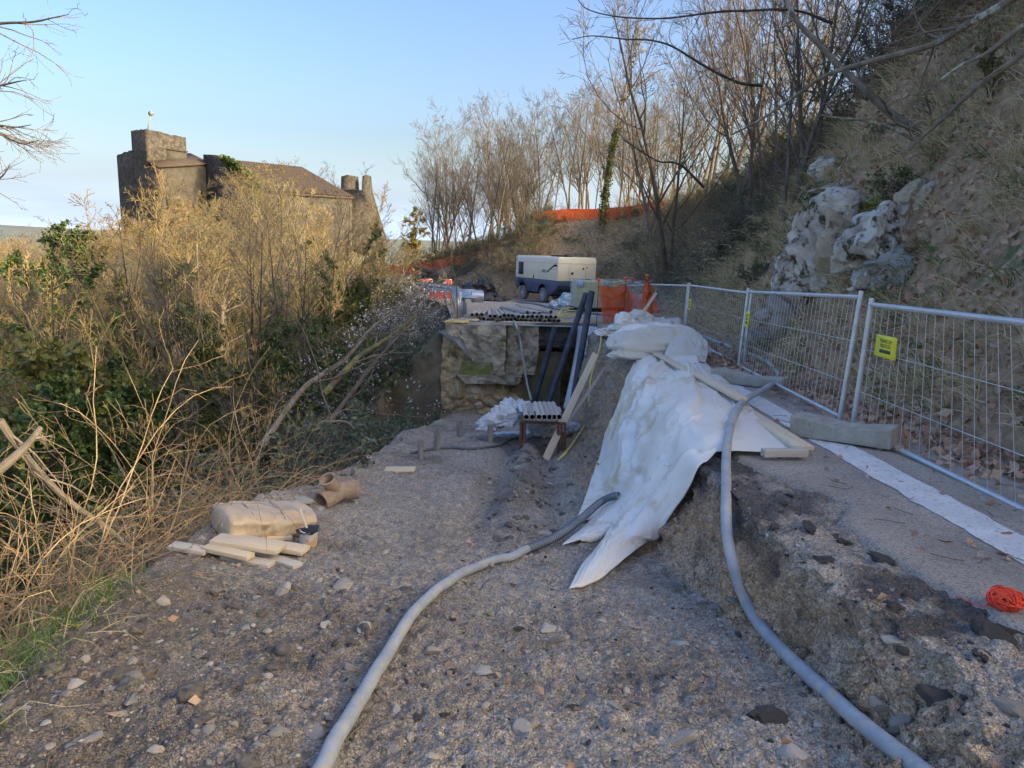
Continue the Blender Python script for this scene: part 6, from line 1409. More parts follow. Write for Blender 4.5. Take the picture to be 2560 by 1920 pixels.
for k, (px, Y, pt, lb) in enumerate(((760, 34, 520, 'ivy clad trunk below the hall roof'), (240, 24, 640, 'mossy ivy trunk on the left of the thicket'), (965, 50, 560, 'far ivy trunk beside the yellow tree'), (600, 27, 600, 'ivy wrapped stem in the middle of the thicket'), (515, 22, 560, 'ivy clad tree between the slender dark trees'), (705, 24, 520, 'ivy clad tree under the castle roof end'), (110, 26, 590, 'ivy clad tree near the far left evergreen'))):
    tree_at(ivyoak[k % 2], px, Y, pt, lb, name='ivy_clad_tree')
for k, (px, Y, pt, lb, kk) in enumerate(((300, 13, 940, 'low dark green bush below the slender trees', 0), (400, 15, 900, 'olive green bush among the golden twigs', 1), (700, 20, 800, 'dark green bush behind the catkin hazel', 0), (830, 26, 720, 'olive bush beneath the ivy trunk', 1), (90, 30, 640, 'dark evergreen bush on the far left', 0))):
    tree_at(evergreen[kk], px, Y, pt, lb, name='leafy_bush', cat='bush')
for k, (px, Y, pt, lb) in enumerate(((720, 46, 405, 'tall bare tree screening the right end of the castle roof'), (805, 50, 420, 'tall bare tree in front of the castle stubs'), (545, 44, 430, 'bare tree against the castle gable'), (660, 52, 410, 'airy bare tree before the castle roof'))):
    tree_at(ridge[k % 4], px, Y, pt, lb, name='bare_tree')
g = 'bare trees filling the valley in front of the castle'
VT = []
for i in range(38):
    px = [70, 130, 215, 300, 400, 520, 575, 640, 690, 740, 790, 860, 930, 965, 610, 450, 30, 160, 250, 545, 720, 810, 905][i % 23] + rng.uniform(-25, 25); Y = rng.uniform(28, 88)
    top = np.interp(px, [0, 150, 260, 420, 560, 700, 800, 900, 960, 1100], [610, 590, 560, 480, 450, 430, 455, 490, 530, 580]) + rng.uniform(-60, 150)
    VT.append(None); VT[-1] = tree_at(oak[i % 4] if i % 2 else ridge[i % 4], px, Y, top, 'x', g)
number_from_left(VT, 'bare golden tree in the valley before the castle'); VT = []
for i in range(16):
    px = rng.uniform(-20, 1000); Y = rng.uniform(92, 130); VT.append(None); VT[-1] = tree_at(oak[i % 3], px, Y, np.interp(px, [0, 200, 300, 930, 1000], [575, 560, 640, 600, 560]) + rng.uniform(-15, 40), 'x', 'far trees round the castle')
number_from_left(VT, 'far bare tree on the castle knoll'); VT = []
# ivy on the castle gable
C0 = bpy.data.objects['castle']; o0 = np.array(C0.location)
gt, gu = GABLE; tt = rng.uniform(.1, 1, 2600) ** .7 * (len(gt) - 1); ii = np.minimum(tt.astype(int), len(gt) - 2); ww = (tt - ii)[:, None]
gv = gt[ii] * (1 - ww) + gt[ii + 1] * ww - gu * rng.uniform(0, .35, (2600, 1)) + gu * rng.uniform(0, .9, (2600, 1)) * (rng.random((2600, 1)) < .4); gv[:, 2] += .35 - np.abs(rng.normal(size=2600)) * 1.6 * (tt / (len(gt) - 1))
V, F = leaf_mesh(gv - o0, .42, rng, aspect=.9); link_mesh('ivy', V, F, M['leaf_ivy'], C0)

# ------------------------------------------------------------------ hill: trees on the crest
g = 'bare trees along the sunlit crest above the orange net'
i = 0; tries = 0
while i < 54 and tries < 900:
    tries += 1; px = 940 + 800 * ((tries * .618034) % 1); y = rng.uniform(36, 62) if px < 1350 else rng.uniform(25, 52); x = at(px, 500, y)[0]; a_, s_ = foot_near(x, y)
    if s_[0] < 4.4 or s_[0] > 30: continue
    i += 1
    top = np.interp(px, [900, 1000, 1100, 1200, 1300, 1450, 1600, 1700], [520, 450, 280, 240, 225, 180, 110, 50]) + rng.uniform(-20, 150)
    z = vz(x, y); tz = at(px, top, y)[2]; VT.append(None); VT[-1] = plant(ridge[i % 4], (x, y, z), np.clip((tz - z) / ridge[i % 4].h, .35, 1.5), rng.uniform(0, 6.28), 'x', g)
number_from_left(VT, 'tall bare tree on the crest above the net'); VT = []
tree_at(slimridge[0], 1515, 40, 40, 'straight tall tree with ivy on its lower trunk on the crest', name='ivy_clad_tree')
g = 'slanting bare trees on the slope beside the big rock'
for i, (px, py, Y, ptop, tl) in enumerate(((1745, 560, 17, -250, .10), (1790, 545, 17.5, -200, -.06), (1830, 560, 16, -260, .05), (1875, 560, 15.5, -300, -.08), (1905, 570, 14.5, -250, -.10), (1940, 600, 13.5, -200, -.14), (1850, 520, 19, -250, .12), (1990, 420, 15, -300, -.05), (1960, 400, 17, -280, .05), (1700, 500, 20, -80, -.1), (1660, 490, 22, 0, .05), (2040, 350, 14, -300, .0), (1770, 500, 22, -200, .02), (1920, 450, 19, -300, -.1))):
    p = hit(px, py); x, y = (p[0], p[1]) if p[1] < 40 else (at(px, py, Y)[0], Y); z = vz(x, y); tz = at(px, ptop, y)[2]
    VT.append(None); VT[-1] = plant(ridge[i % 4], (x, y, z), np.clip((tz - z) / ridge[i % 4].h, .5, 1.6), rng.uniform(0, 6.28), 'x', g, tilt=(0, tl))
number_from_left(VT, 'slanting bare tree on the slope beside the rock')

# ------------------------------------------------------------------ hillside cover
def hill_points(n, a0, a1, s0, s1, seed):
    r = np.random.default_rng(seed); a = r.uniform(a0, a1, n); s = s0 + (s1 - s0) * r.random(n)
    x = np.interp(a, FOOT_S, FOOT[:, 0]) + np.interp(a, FOOT_S, FOOT_N[:, 0]) * s; y = np.interp(a, FOOT_S, FOOT[:, 1]) + np.interp(a, FOOT_S, FOOT_N[:, 1]) * s
    yy = np.interp(a, FOOT_S, FOOT[:, 1]); z = zr(np.minimum(yy, 60)) + hill_profile(a, s) + hill_noise(x, y, s); nx = np.interp(a, FOOT_S, FOOT_N[:, 0]); ny = np.interp(a, FOOT_S, FOOT_N[:, 1])
    return np.stack([x, y, z], 1), np.stack([-nx, -ny, 0 * nx], 1), s
def arcs(P, D, length, rng, n=5, up=.5, fall=.45, wig=.25, r=.004):
    """thin stems leaving the ground, bending over downhill"""
    B = len(P); d = unit(D * rng.uniform(.2, 1., (B, 1)) + np.array([0, 0, up]) + rng.normal(size=(B, 3)) * wig); L = length * rng.uniform(.4, 1.3, B); p = P - d * .03; out = [p]
    for k in range(n - 1): p = p + d * (L / (n - 1))[:, None]; d = unit(d + np.array([0, 0, -fall]) + rng.normal(size=(B, 3)) * wig * .6); out.append(p)
    return np.stack(out, 1), np.broadcast_to(np.linspace(1, .35, n), (B, n)) * (r * rng.uniform(.6, 1.4, (B, 1)))
def blades(P, D, length, w, rng, n=4, up=.6, fall=.5, wig=.3):
    Q, _ = arcs(P, D, length, rng, n, up, fall, wig); T = np.gradient(Q, axis=1); S = unit(np.cross(T, rng.normal(size=(len(P), 1, 3)))) * (w * np.linspace(1, .1, n))[None, :, None]
    V = np.stack([Q - S, Q + S], 2).reshape(-1, 3); i = np.arange(len(P) * n * 2).reshape(len(P), n, 2); F = np.stack([i[:, :-1, 0], i[:, :-1, 1], i[:, 1:, 1], i[:, 1:, 0]], -1).reshape(-1, 4); return V, F
rg = np.random.default_rng(77)
def tufts(P, D, k, spread, rng): 
    i = np.repeat(np.arange(len(P)), k); return P[i] + rng.normal(size=(len(i), 3)) * spread, D[i]
# near dry grass in tufts, far brush, vines, litter
P, D, s = hill_points(2000, 17, 34, .15, 5.5, 1); P2, D2 = tufts(P, D, 22, .06, rg)
o = link_mesh('hill_grass', *blades(P2, D2, .34, .006, rg, n=3), M['grass_dry']); stuff(o, 'dry tufts of grass hanging on the cut hillside', 'grass')
P, D, s = hill_points(420, 17, 33, .1, 3.6, 2); P2, D2 = tufts(P, D, 14, .05, rg)
o = link_mesh('hill_weeds', *blades(P2, D2, .20, .006, rg, up=.9), M['grass_green']); stuff(o, 'green weeds on the cut hillside', 'weeds')
P, D, s = hill_points(2600, 31, 62, .1, 5, 3); P2, D2 = tufts(P, D, 9, .12, rg)
o = link_mesh('far_hill_grass', *blades(P2, D2, .5, .011, rg), M['grass_dry']); stuff(o, 'dry grass on the farther cut slope behind the compressor', 'grass')
P, D, s = hill_points(5200, 30, 66, .5, 6.5, 4); V, F = tubes_np(*arcs(P, D, 1.1, rg, 6, .7, .4, .35, .011), 3)
o = link_mesh('slope_brush', V, F, M['twig_grey']); stuff(o, 'grey brown tangle of brush on the slope behind the compressor', 'brush')
P, D, s = hill_points(9000, 19, 31, 2.5, 9, 5); V, F = tubes_np(*arcs(P, D, 1.0, rg, 5, .7, .5, .45, .011), 3)
o = link_mesh('hanging_vines', V, F, M['vine']); stuff(o, 'dense brown vines hanging over the top of the bluff', 'vines')
P, D, s = hill_points(3600, 19, 31, 3.0, 8.5, 6); V, F = tubes_np(*arcs(P, D, .9, rg, 5, .4, .6, .4, .006), 3)
o = link_mesh('dark_brush', V, F, M['twig_grey']); stuff(o, 'dark dead brush over the bluff', 'brush')
P, D, s = hill_points(24000, 17, 34, .0, 6.0, 7); V, F = leaf_mesh(P + rg.normal(size=P.shape) * .02 + np.array([0, 0, .04]), .095, rg, aspect=.7)
nL = 7000; yy = rg.uniform(1.5, 18, nL); q = np.abs(rg.normal(size=nL)) * .22; fx = np.interp(yy, FOOT[:, 1][:200], FOOT[:, 0][:200]); Pq = np.stack([fx - q + .12, yy, zr(yy) + .012 + .02 * rg.random(nL) + np.maximum(0, .10 - q) * .4], 1)
V2, F2 = leaf_mesh(Pq, .075, rg, D=np.stack([rg.normal(size=nL), rg.normal(size=nL), .25 * rg.normal(size=nL)], 1), aspect=.7)
o = link_mesh('leaf_litter', *merge([(V, F), (V2, F2)]), M['leaf_dry']); stuff(o, 'fallen brown leaves along the hill foot', 'leaf litter')
# leafy scrub on the hill
Ph = hill_points(230, 31, 66, .7, 5.8, 8)[0]; scatter('slope_scrub', thick[1:2] + thick[3:] + [leafy[0]], Ph - np.array([0, 0, .15]), rg.uniform(0, 6.28, len(Ph)), rg.uniform(.35, .8, len(Ph)), 'low mixed scrub on the slope behind the compressor', 'scrub')
Ph = hill_points(130, 34, 78, 3.3, 6, 9)[0]; scatter('crest_scrub', [leafyolive[0], thick[0]], Ph - np.array([0, 0, .15]), rg.uniform(0, 6.28, len(Ph)), rg.uniform(.4, .95, len(Ph)), 'sunlit yellowish scrub along the crest', 'scrub')
Ph = hill_points(150, 19, 31, 2.6, 9, 10)[0]; scatter('bluff_scrub', [thick[1], leafy[1], thick[3]], Ph - np.array([0, 0, .2]), rg.uniform(0, 6.28, len(Ph)), rg.uniform(.4, .8, len(Ph)), 'dark scrub on the bluff above the rock', 'scrub')
Ph = hill_points(150, 17, 31, .7, 5, 11)[0]; scatter('cut_scrub', [leafy[0], thick[3], leafyolive[1], thick[1]], Ph - np.array([0, 0, .1]), rg.uniform(0, 6.28, len(Ph)), rg.uniform(.10, .30, len(Ph)), 'small ivy clumps and dead stems on the cut hillside behind the fence', 'scrub')
Ph = hill_points(210, 19.5, 31, 2.6, 9.5, 14)[0]; scatter('bluff_brush', [thick[1], thick[3], thick[3]], Ph - np.array([0, 0, .2]), rg.uniform(0, 6.28, len(Ph)), rg.uniform(.35, .9, len(Ph)), 'tangled grey brown brush and saplings crowding the bluff above the rock', 'brush')
for px, py, s_, lb in ((1830, 660, .55, 'dark green fern like shrub between the trees and the rock'), (1800, 690, .45, 'small dark evergreen shrub low on the slope behind the fence'), (2480, 250, .35, 'fresh green fern on the bluff under the branches')):
    p = hit(px, py); plant(evergreen[0] if py > 300 else evergreen[1], p, s_ * .3, .5, lb, None, 'evergreen_shrub', 'shrub')
# fallen and overhanging branches
def branch(name, pts, r0, r1, material, label, twigs=6, seed=0, twl=.3):
    P = smooth_path([at(*p) for p in pts], 6); t = thing(name, label, 'branch', P[0]); R = np.linspace(r0, r1, len(P)) * (1 + .15 * fbm(P * 3, 2, seed)); o0 = P[0]
    m = MB(o0); m.tube(P + fbm(P * 1.5, 2, seed + 1)[:, None] * .03, R, 8); m.build('limb', M[material], t, True)
    r_ = np.random.default_rng(seed); Q, RR = grow(P[None], R[None], twigs, twl, .7, 6, .0, .15, .4, r_, .1); Q2, R2 = grow(Q, RR, 4, .5, .6, 4, 0, .2, .5, r_); Q3, R3 = grow(Q2, R2, 3, .5, .6, 3, 0, .2, .6, r_)
    V, F = merge([tubes_np(Q, RR, 4), tubes_np(Q2, R2, 3), tubes_np(Q3, R3, 3)]); o = link_mesh('twigs', V - o0, F, M['twig_grey'], t, True); o['kind'] = 'stuff'; return t
branch('lichen_branch', [(2620, 70, 5.6), (2555, 135, 5.8), (2455, 205, 6.0), (2370, 285, 6.3), (2305, 345, 6.6), (2262, 382, 6.8)], .030, .006, 'bark_lichen', 'pale lichen covered branch slanting down at the upper right edge', 5, 1, .2)
branch('lichen_branch', [(2620, -60, 6.2), (2500, 15, 6.5), (2420, 60, 7.0), (2330, 110, 7.5), (2180, 150, 8), (2060, 190, 8.5), (1990, 240, 9), (1900, 300, 9.5), (1828, 338, 10)], .04, .012, 'bark_lichen', 'long lichen spotted branch crossing in front of the slanting trees', 9, 2, .16)
branch('fallen_tree', [(2420, 420, 9.2), (2330, 350, 9.2), (2230, 285, 9.4), (2150, 215, 9.6), (2060, 130, 10), (1985, 40, 10.4), (1950, -40, 10.6)], .055, .03, 'bark', 'brown bare trunk leaning out over the rock', 6, 3, .2)
branch('fallen_branch', [(2320, 370, 9.0), (2240, 325, 9.0), (2160, 300, 9.0), (2050, 288, 9.2)], .028, .01, 'bark_lichen', 'thin pale branch arching above the top of the rock', 4, 4, .2)
branch('overhanging_branch', [(1905, 215, 13), (1840, 205, 13), (1760, 165, 13), (1690, 120, 13), (1630, 100, 13), (1560, 96, 13), (1480, 90, 13), (1430, 98, 13)], .028, .006, 'bark_dark', 'dark curved branch reaching left against the sky', 10, 5, .22)
branch('overhanging_branch', [(2080, 60, 12), (1990, 30, 12), (1870, 28, 12), (1760, 32, 12), (1650, 48, 12), (1540, 42, 12), (1470, 22, 12), (1440, -10, 12)], .024, .006, 'bark_dark', 'highest dark branch sweeping level across the trunks', 10, 6, .2)
branch('fallen_branch', [(1760, 470, 16), (1700, 410, 16), (1640, 400, 16), (1560, 350, 16)], .03, .012, 'bark_dark', 'broken dark limb sticking out of the brush on the crest', 7, 7, .3)
branch('fallen_branch', [(2560, 60, 6.0), (2470, 130, 6.2), (2400, 165, 6.5), (2300, 240, 6.8)], .022, .008, 'bark_lichen', 'second lichen branch just above the lowest one', 5, 8, .2)
branch('mossy_branch', [(810, 985, 10.5), (860, 930, 11), (900, 890, 11.3), (970, 845, 12), (1040, 790, 13)], .05, .03, 'bark_moss', 'curved mossy limb leaning over the shaded slope', 6, 9, .3)
branch('slanting_stem', [(650, 1120, 9.5), (760, 970, 10.5), (860, 900, 11.5), (930, 820, 12.5), (1000, 770, 13.5), (1080, 700, 15)], .045, .015, 'bark', 'long thin grey stem slanting up to the right over the brambles', 9, 10, .3)
branch('slanting_stem', [(770, 1130, 9.0), (880, 980, 11), (960, 880, 13), (1040, 800, 15), (1100, 760, 16.5)], .04, .012, 'bark', 'second slanting grey stem reaching toward the road end', 8, 11, .3)
branch('dead_branch', [(800, 1055, 9.5), (865, 1055, 9.7), (895, 1085, 9.6), (940, 1115, 9.4)], .014, .006, 'bark_lichen', 'bare pale dead branch in the dark hollow of the slope', 2, 12, .3)
tp = at(-300, 600, 7.4); tg_ = land_z(tp[0], tp[1]); et = thing('bare_tree', 'bare tree whose twig tips reach in over the left edge of the sky', 'tree', (tp[0], tp[1], tg_)); o0 = np.array(et.location)
trk = smooth_path([(tp[0], tp[1], tg_ - .3), (tp[0] + .1, tp[1], 0.), (tp[0] - .05, tp[1] + .1, 2.), (tp[0] + .1, tp[1], 4.2), (tp[0] + .25, tp[1], 6.5)], 6); m = MB(o0); m.tube(trk, np.linspace(.13, .04, len(trk)), 9); m.build('trunk', M['bark'], et, True)
tw = []; r_ = np.random.default_rng(20)
for pts in ([(-60, 66, 7), (10, 58, 7), (80, 55, 7), (130, 45, 7), (172, 36, 7)], [(-60, 225, 7), (0, 214, 7), (40, 205, 7), (66, 200, 7)], [(-60, 310, 7), (0, 314, 7), (40, 318, 7), (78, 312, 7)], [(-60, 318, 7), (0, 335, 7), (30, 350, 7), (60, 360, 7), (98, 350, 7)], [(-60, 470, 7), (0, 445, 7), (25, 412, 7)]):
    e = at(*pts[0]); j = trk[np.argmin(np.abs(trk[:, 2] - (e[2] - .35)))]
    P = smooth_path([j, (j + e) / 2 + np.array([0, 0, .12])] + [at(*p) for p in pts], 6); R = np.linspace(.022, .003, len(P)); m = MB(o0); m.tube(P, R, 7); m.build('limb', M['bark_dark'], et, True)
    Q, RR = grow(P[None], R[None], 9, .28, .7, 6, .0, .15, .5, r_, .3, rmin=.002); Q2, R2 = grow(Q, RR, 4, .5, .6, 4, 0, .2, .6, r_, rmin=.002); tw += [tubes_np(Q, RR, 4), tubes_np(Q2, R2, 3)]
V, F = merge(tw); o = link_mesh('twigs', V - o0, F, M['twig_grey'], et, True); o['kind'] = 'stuff'
# saplings at the guard rail
for k, (pts, lb) in enumerate((([(1140, 800, 18), (1130, 740, 18), (1118, 700, 18), (1100, 660, 18.3)], 'pale sapling stem in front of the guard rail posts'), ([(1146, 800, 18), (1140, 720, 18), (1128, 660, 18), (1127, 625, 18)], 'straight pale sapling stem beside the rail stack'))):
    branch('sapling', pts, .02, .008, 'twig_gold', lb, 4, 40 + k, .3)

# ------------------------------------------------------------------ foreground brambles and grass
br = thing('bramble_bush', 'sunlit tangle of dry bramble canes at the terrace edge', 'bush', (-3.2, 3.6, vz(-3.2, 3.6)))
rb = np.random.default_rng(9); nb_ = 520
bx = -2.35 - np.abs(rb.normal(size=nb_)) * 1.0; by = rb.uniform(2.5, 7.4, nb_); P0 = np.array([(x, y, vz(x, y)) for x, y in zip(bx, by)])
dr = unit(np.stack([rb.normal(size=nb_) * .8 + .15, rb.normal(size=nb_) * .8, np.abs(rb.normal(size=nb_)) * .6 + .75], 1)); Ln = rb.uniform(.7, 2.0, nb_); p = P0.copy(); out = [p]; d = dr
for k in range(10): p = p + d * (Ln / 10)[:, None]; d = unit(d + np.array([0, 0, -.17]) + rb.normal(size=d.shape) * .10); out.append(p)
Q = np.stack(out, 1); R0 = np.linspace(1, .4, 11)[None] * rb.uniform(.003, .0075, (nb_, 1)); G1 = grow(Q, R0, 5, .32, .8, 5, .0, .22, .6, rb); G2_ = grow(*G1, 1, .6, .7, 4, 0, .22, .7, rb)
o0 = np.array(br.location); V, F = merge([tubes_np(Q, R0, 4), tubes_np(*G1, 3), tubes_np(*G2_, 3)]); o = link_mesh('canes', V - o0, F, M['cane'], br, True); o['kind'] = 'stuff'
V, F = leaf_mesh(along(*G1, 260, rb, .01), .05, rb); link_mesh('leaves', V - o0, F, M['leaf_olive'], br)
for k, (pts, lb) in enumerate((([(0, 1050, 3.6), (60, 1130, 3.7), (160, 1250, 3.9), (330, 1370, 4.2), (480, 1440, 4.3)], 'stout fallen cane log inside the sunlit brambles'), ([(-20, 1190, 3.0), (60, 1120, 3.2), (100, 1070, 3.3)], 'dark broken stick rising from the brambles'))):
    branch('fallen_branch', pts, .022, .014, 'bark', lb, 4, 60 + k, .25)
gp_ = np.array([(x, y) for x, y in zip(rb.uniform(-2.6, -1.5, 260), rb.uniform(1.5, 3.6, 260)) if x < xL(y) + .1]); Pg_ = np.array([(x, y, vz(x, y)) for x, y in gp_])
P2, D2 = tufts(Pg_, np.tile([-.3, -.3, 0.], (len(Pg_), 1)), 14, .035, rb)
o = link_mesh('edge_grass', *blades(P2, D2, .17, .0022, rb, up=.9, fall=.35), M['grass_green']); stuff(o, 'green and dry grass along the terrace edge', 'grass')
P2, D2 = tufts(Pg_[::2], np.tile([.5, -.5, 0.], (len(Pg_[::2]), 1)), 9, .06, rb)
o = link_mesh('edge_straw', *blades(P2, D2, .28, .0022, rb, up=.4, fall=.4), M['grass_dry']); stuff(o, 'dry straw lying along the terrace edge', 'straw')
# ------------------------------------------------------------------ limestone outcrop
M['limestone'] = mat('weathered limestone', (.28, .26, .225), (.62, .58, .51), 2.6, .92, .9, 9, coord='World', bdist=.05, c3=(.07, .065, .035), s3=5.0, t3=.545, lo=.3, hi=.6)
M['limestone_tan'] = mat('ochre limestone', (.26, .215, .14), (.50, .43, .33), 2.2, .92, .9, 9, coord='World', bdist=.05, c3=(.10, .085, .05), s3=2.6, t3=.62)
M['limestone_blue'] = mat('blue grey limestone', (.22, .21, .20), (.38, .36, .33), 3, .92, .9, 14, coord='World', bdist=.04, c3=(.10, .12, .05), s3=3, t3=.63)
rs0 = np.random.default_rng(66)
rk_ = thing('rock_outcrop', 'big pale limestone outcrop with dark cracks and moss on the slope', 'rock', hit(2080, 835)); o0 = np.array(rk_.location)
def boulder(px, py, Y, w, h, d, mt, seed, rot=0., label=None, n=4, planes=14):
    V, F = rock_mesh('rock', n, seed, planes, .10)
    V = V * np.array([w, d, h]) * .5
    c, s = math.cos(rot), math.sin(rot); V = V @ np.array([[c, 0, s], [0, 1, 0], [-s, 0, c]]).T
    h_ = hit(px, py); dd = CAM - h_; dd /= np.linalg.norm(dd); P = V + h_ + dd * (.12 if w > .6 else .05)
    crack = np.abs(vnoise(P * 2.3 + seed, seed)); N_ = V / (np.linalg.norm(V, axis=1, keepdims=True) + 1e-9)
    P = P + N_ * (fbm(P * 2.4, 5, seed + 1, .62) * .24 - np.clip(.09 - crack, 0, .09) * 1.6 - np.clip(.05 - np.abs(vnoise(P * 4.7 + 9, seed + 4)), 0, .05) * 1.2 + np.abs(fbm(P * 8, 3, seed + 2)) * .05)[:, None]
    o = link_mesh('rock', P - o0, F, M[mt], rk_, True); o.data.set_sharp_from_angle(angle=math.radians(38))
    if label: o['label'] = label
    return o
boulder(2075, 650, 10.6, 2.0, 2.25, 1.5, 'limestone', 1, .10, n=5, planes=22)
boulder(2190, 620, 10.6, .8, 1.2, 1.1, 'limestone', 23, .3, planes=18)
boulder(1995, 700, 10.2, .7, 1.2, 1.0, 'limestone', 3, .12)
boulder(2130, 600, 10.3, .95, 1.25, 1.2, 'limestone_tan', 2, -.25)
boulder(2075, 420, 11.3, .75, .55, .9, 'limestone', 6, .1)
boulder(2095, 478, 11.0, .95, .28, .9, 'limestone_tan', 7, .08, 'ochre ledge of rock')
boulder(2185, 525, 10.3, .62, .42, .9, 'moss', 8, .15, 'green moss cushion on the rock')
boulder(2275, 510, 10.2, .26, .7, .6, 'limestone_tan', 9, .62)
boulder(2165, 725, 9.8, .5, .5, .7, 'limestone', 10, -.5)
boulder(2235, 660, 9.9, .4, .95, .7, 'limestone_blue', 11, .75)
boulder(1965, 790, 9.5, .95, .62, .9, 'limestone_blue', 12, -.35, 'low blue grey rock behind the fence')
boulder(1900, 850, 9.4, .45, .42, .6, 'limestone_blue', 14, -.3)

# tan stones bedded in the earth under the broken wall
EF = bpy.data.objects['earth_face']
for k in range(22):
    px, py = rs0.uniform(1162, 1310), rs0.uniform(975, 1060); V, F = rock_mesh('stone', 3, 900 + k, 9, .14); s = rs0.uniform(.06, .16); p = at(px, py, 17.25 - .1 * rs0.random()); link_mesh('stone', V * np.array([1.2, .8, .8]) * s + p, F, M['limestone_tan'], EF, True)

# ------------------------------------------------------------------ stones and gravel on the dirt, crumbs on the road edge
M['pebble'] = mat('loose stones', (.85, .85, .85), (1.15, 1.13, 1.1), 30, .92, .3, 80, vcol=True, coord='World')
M['stone_loose'] = mat('loose limestone stones', (.31, .28, .235), (.44, .41, .35), 16, .92, .6, 60, var=.3, c3=(.30, .25, .18), s3=8, t3=.6, bdist=.006)
M['asphalt_lump'] = mat('black asphalt lump', (.08, .075, .07), (.17, .155, .14), 40, .9, 1., 120, bdist=.01)
rs = np.random.default_rng(31)
def dirt_points(n, y0, y1, power=1.6, xb=None):
    u = rs.random(n); e = 1 - power; y = (y0 ** e + u * (y1 ** e - y0 ** e)) ** (1 / e); lo = xL(y) - .25; hi = xT(y) + .12
    x = lo + (hi - lo) * rs.random(n); out = []
    for a, b in zip(x, y):
        p, nn, i, t = LAND.ray_cast(Vector((a, b, 5.)), Vector((0, 0, -1)))
        if p is not None: out.append((*p, *nn))
    return np.array(out)
def proto(sub, seed):
    V, F = rock_mesh('p', sub, seed, 6, .16); return V, F
def spread(name, n, sub, smin, smax, label, cat, y0=1.1, y1=14, power=1.8, parent=None, pw=3.0, dark=.12):
    A = dirt_points(n, y0, y1, power); protos = [proto(sub, 700 + k) for k in range(6)]; Vs = []; Fs = []; Cs = []; off = 0
    which = rs.integers(0, 6, len(A))
    for k in range(6):
        B = A[which == k]; m = len(B); V, F = protos[k]; s = (smin * (smax / smin) ** (rs.random(m) ** pw)); ang = rs.uniform(0, 6.28, m); c, sn = np.cos(ang), np.sin(ang)
        S = np.stack([s * rs.uniform(.8, 1.4, m), s * rs.uniform(.8, 1.2, m), s * rs.uniform(.5, .9, m)], 1); W = V[None] * S[:, None]; X = W[..., 0] * c[:, None] - W[..., 1] * sn[:, None]; Y = W[..., 0] * sn[:, None] + W[..., 1] * c[:, None]
        W = np.stack([X, Y, W[..., 2]], -1) + B[:, None, :3] + (B[:, 3:] * (s * .05)[:, None])[:, None]
        col = np.array([[.37, .335, .285], [.42, .385, .33], [.36, .29, .20], [.28, .26, .235], [.47, .44, .39]])[rs.integers(0, 5, m)]; dk_ = rs.random(m) < dark + .25 * sstep(.9, 1.5, B[:, 0]) * (B[:, 1] < 6); col[dk_] = [.07, .068, .066]
        col = col * rs.uniform(.65, 1.0, (m, 1)); Vs.append(W.reshape(-1, 3)); Fs.append((F[None] + (np.arange(m) * len(V))[:, None, None]).reshape(-1, 3) + off); Cs.append(np.repeat(col, len(V), 0)); off += m * len(V)
    o = link_mesh(name, np.vstack(Vs), [np.vstack(Fs)], M['pebble'], parent, False, np.vstack(Cs)); o['kind'] = 'stuff'
    if parent is None: stuff(o, label, cat)
    return o
def low(n, seed): return n
spread('gravel', 15000, 0 + 1, .0035, .013, 'fine gravel strewn over the bench', 'gravel', .95, 9, 1.9, DIRT, 1.6) if False else None
import bmesh as _bm
def ico0(seed):
    b = _bm.new(); _bm.ops.create_icosphere(b, subdivisions=1, radius=1); V = np.array([v.co[:] for v in b.verts]); F = np.array([[v.index for v in f.verts] for f in b.faces]); b.free(); r = np.random.default_rng(seed); return V * r.uniform(.7, 1.2, (len(V), 1)), F
_pro = proto
def proto(sub, seed): return ico0(seed) if sub == 0 else _pro(sub, seed)
spread('gravel', 15000, 0, .0028, .011, None, None, .95, 10, 1.9, DIRT, 2.6, .10)
spread('small_stones', 800, 2, .008, .022, None, None, 1.0, 15, 1.5, DIRT, 2.4, .12)
A = dirt_points(230, 1.5, 14, 1.5); protos = []
for k in range(8): V, F = _pro(3, 800 + k); protos.append(mesh_only('stone', V * np.array([1.2, 1, .7]), F, M['stone_loose'])); protos[-1].set_sharp_from_angle(angle=math.radians(35))
for k, p in enumerate(A):
    s = .013 + .032 * rs.random() ** 3; o = bpy.data.objects.new('stone', protos[k % 8]); COL.objects.link(o); o.parent = DIRT; o.location = p[:3] + np.array([0, 0, s * .02]); o.rotation_euler = (rs.normal() * .3, rs.normal() * .3, rs.uniform(0, 6.28)); o.scale = (s * rs.uniform(.9, 1.4), s, s)
ml = [mesh_only('asphalt_lump', *(lambda V, F: (V * (1 + .35 * fbm(V * 4, 3, 5))[:, None], F))(*_pro(4, 850 + k)), M['asphalt_lump']) for k in range(3)]
for k, (px, py, s) in enumerate(((1920, 1790, .05), (1430, 1775, .026), (1062, 1718, .018), (1128, 1680, .018), (1650, 1695, .020), (1298, 1575, .02), (1040, 1795, .02), (1110, 1790, .02), (1935, 1320, .03), (2055, 1400, .03), (2230, 1520, .035), (1960, 1260, .025))):
    p = hit(px, py); o = bpy.data.objects.new('asphalt_lump', ml[k % 3]); COL.objects.link(o); o.parent = DIRT; o.location = p + np.array([0, 0, s * .12]); o.rotation_euler = (0, 0, k * 1.3); o.scale = (s * 1.3, s, s * .6)
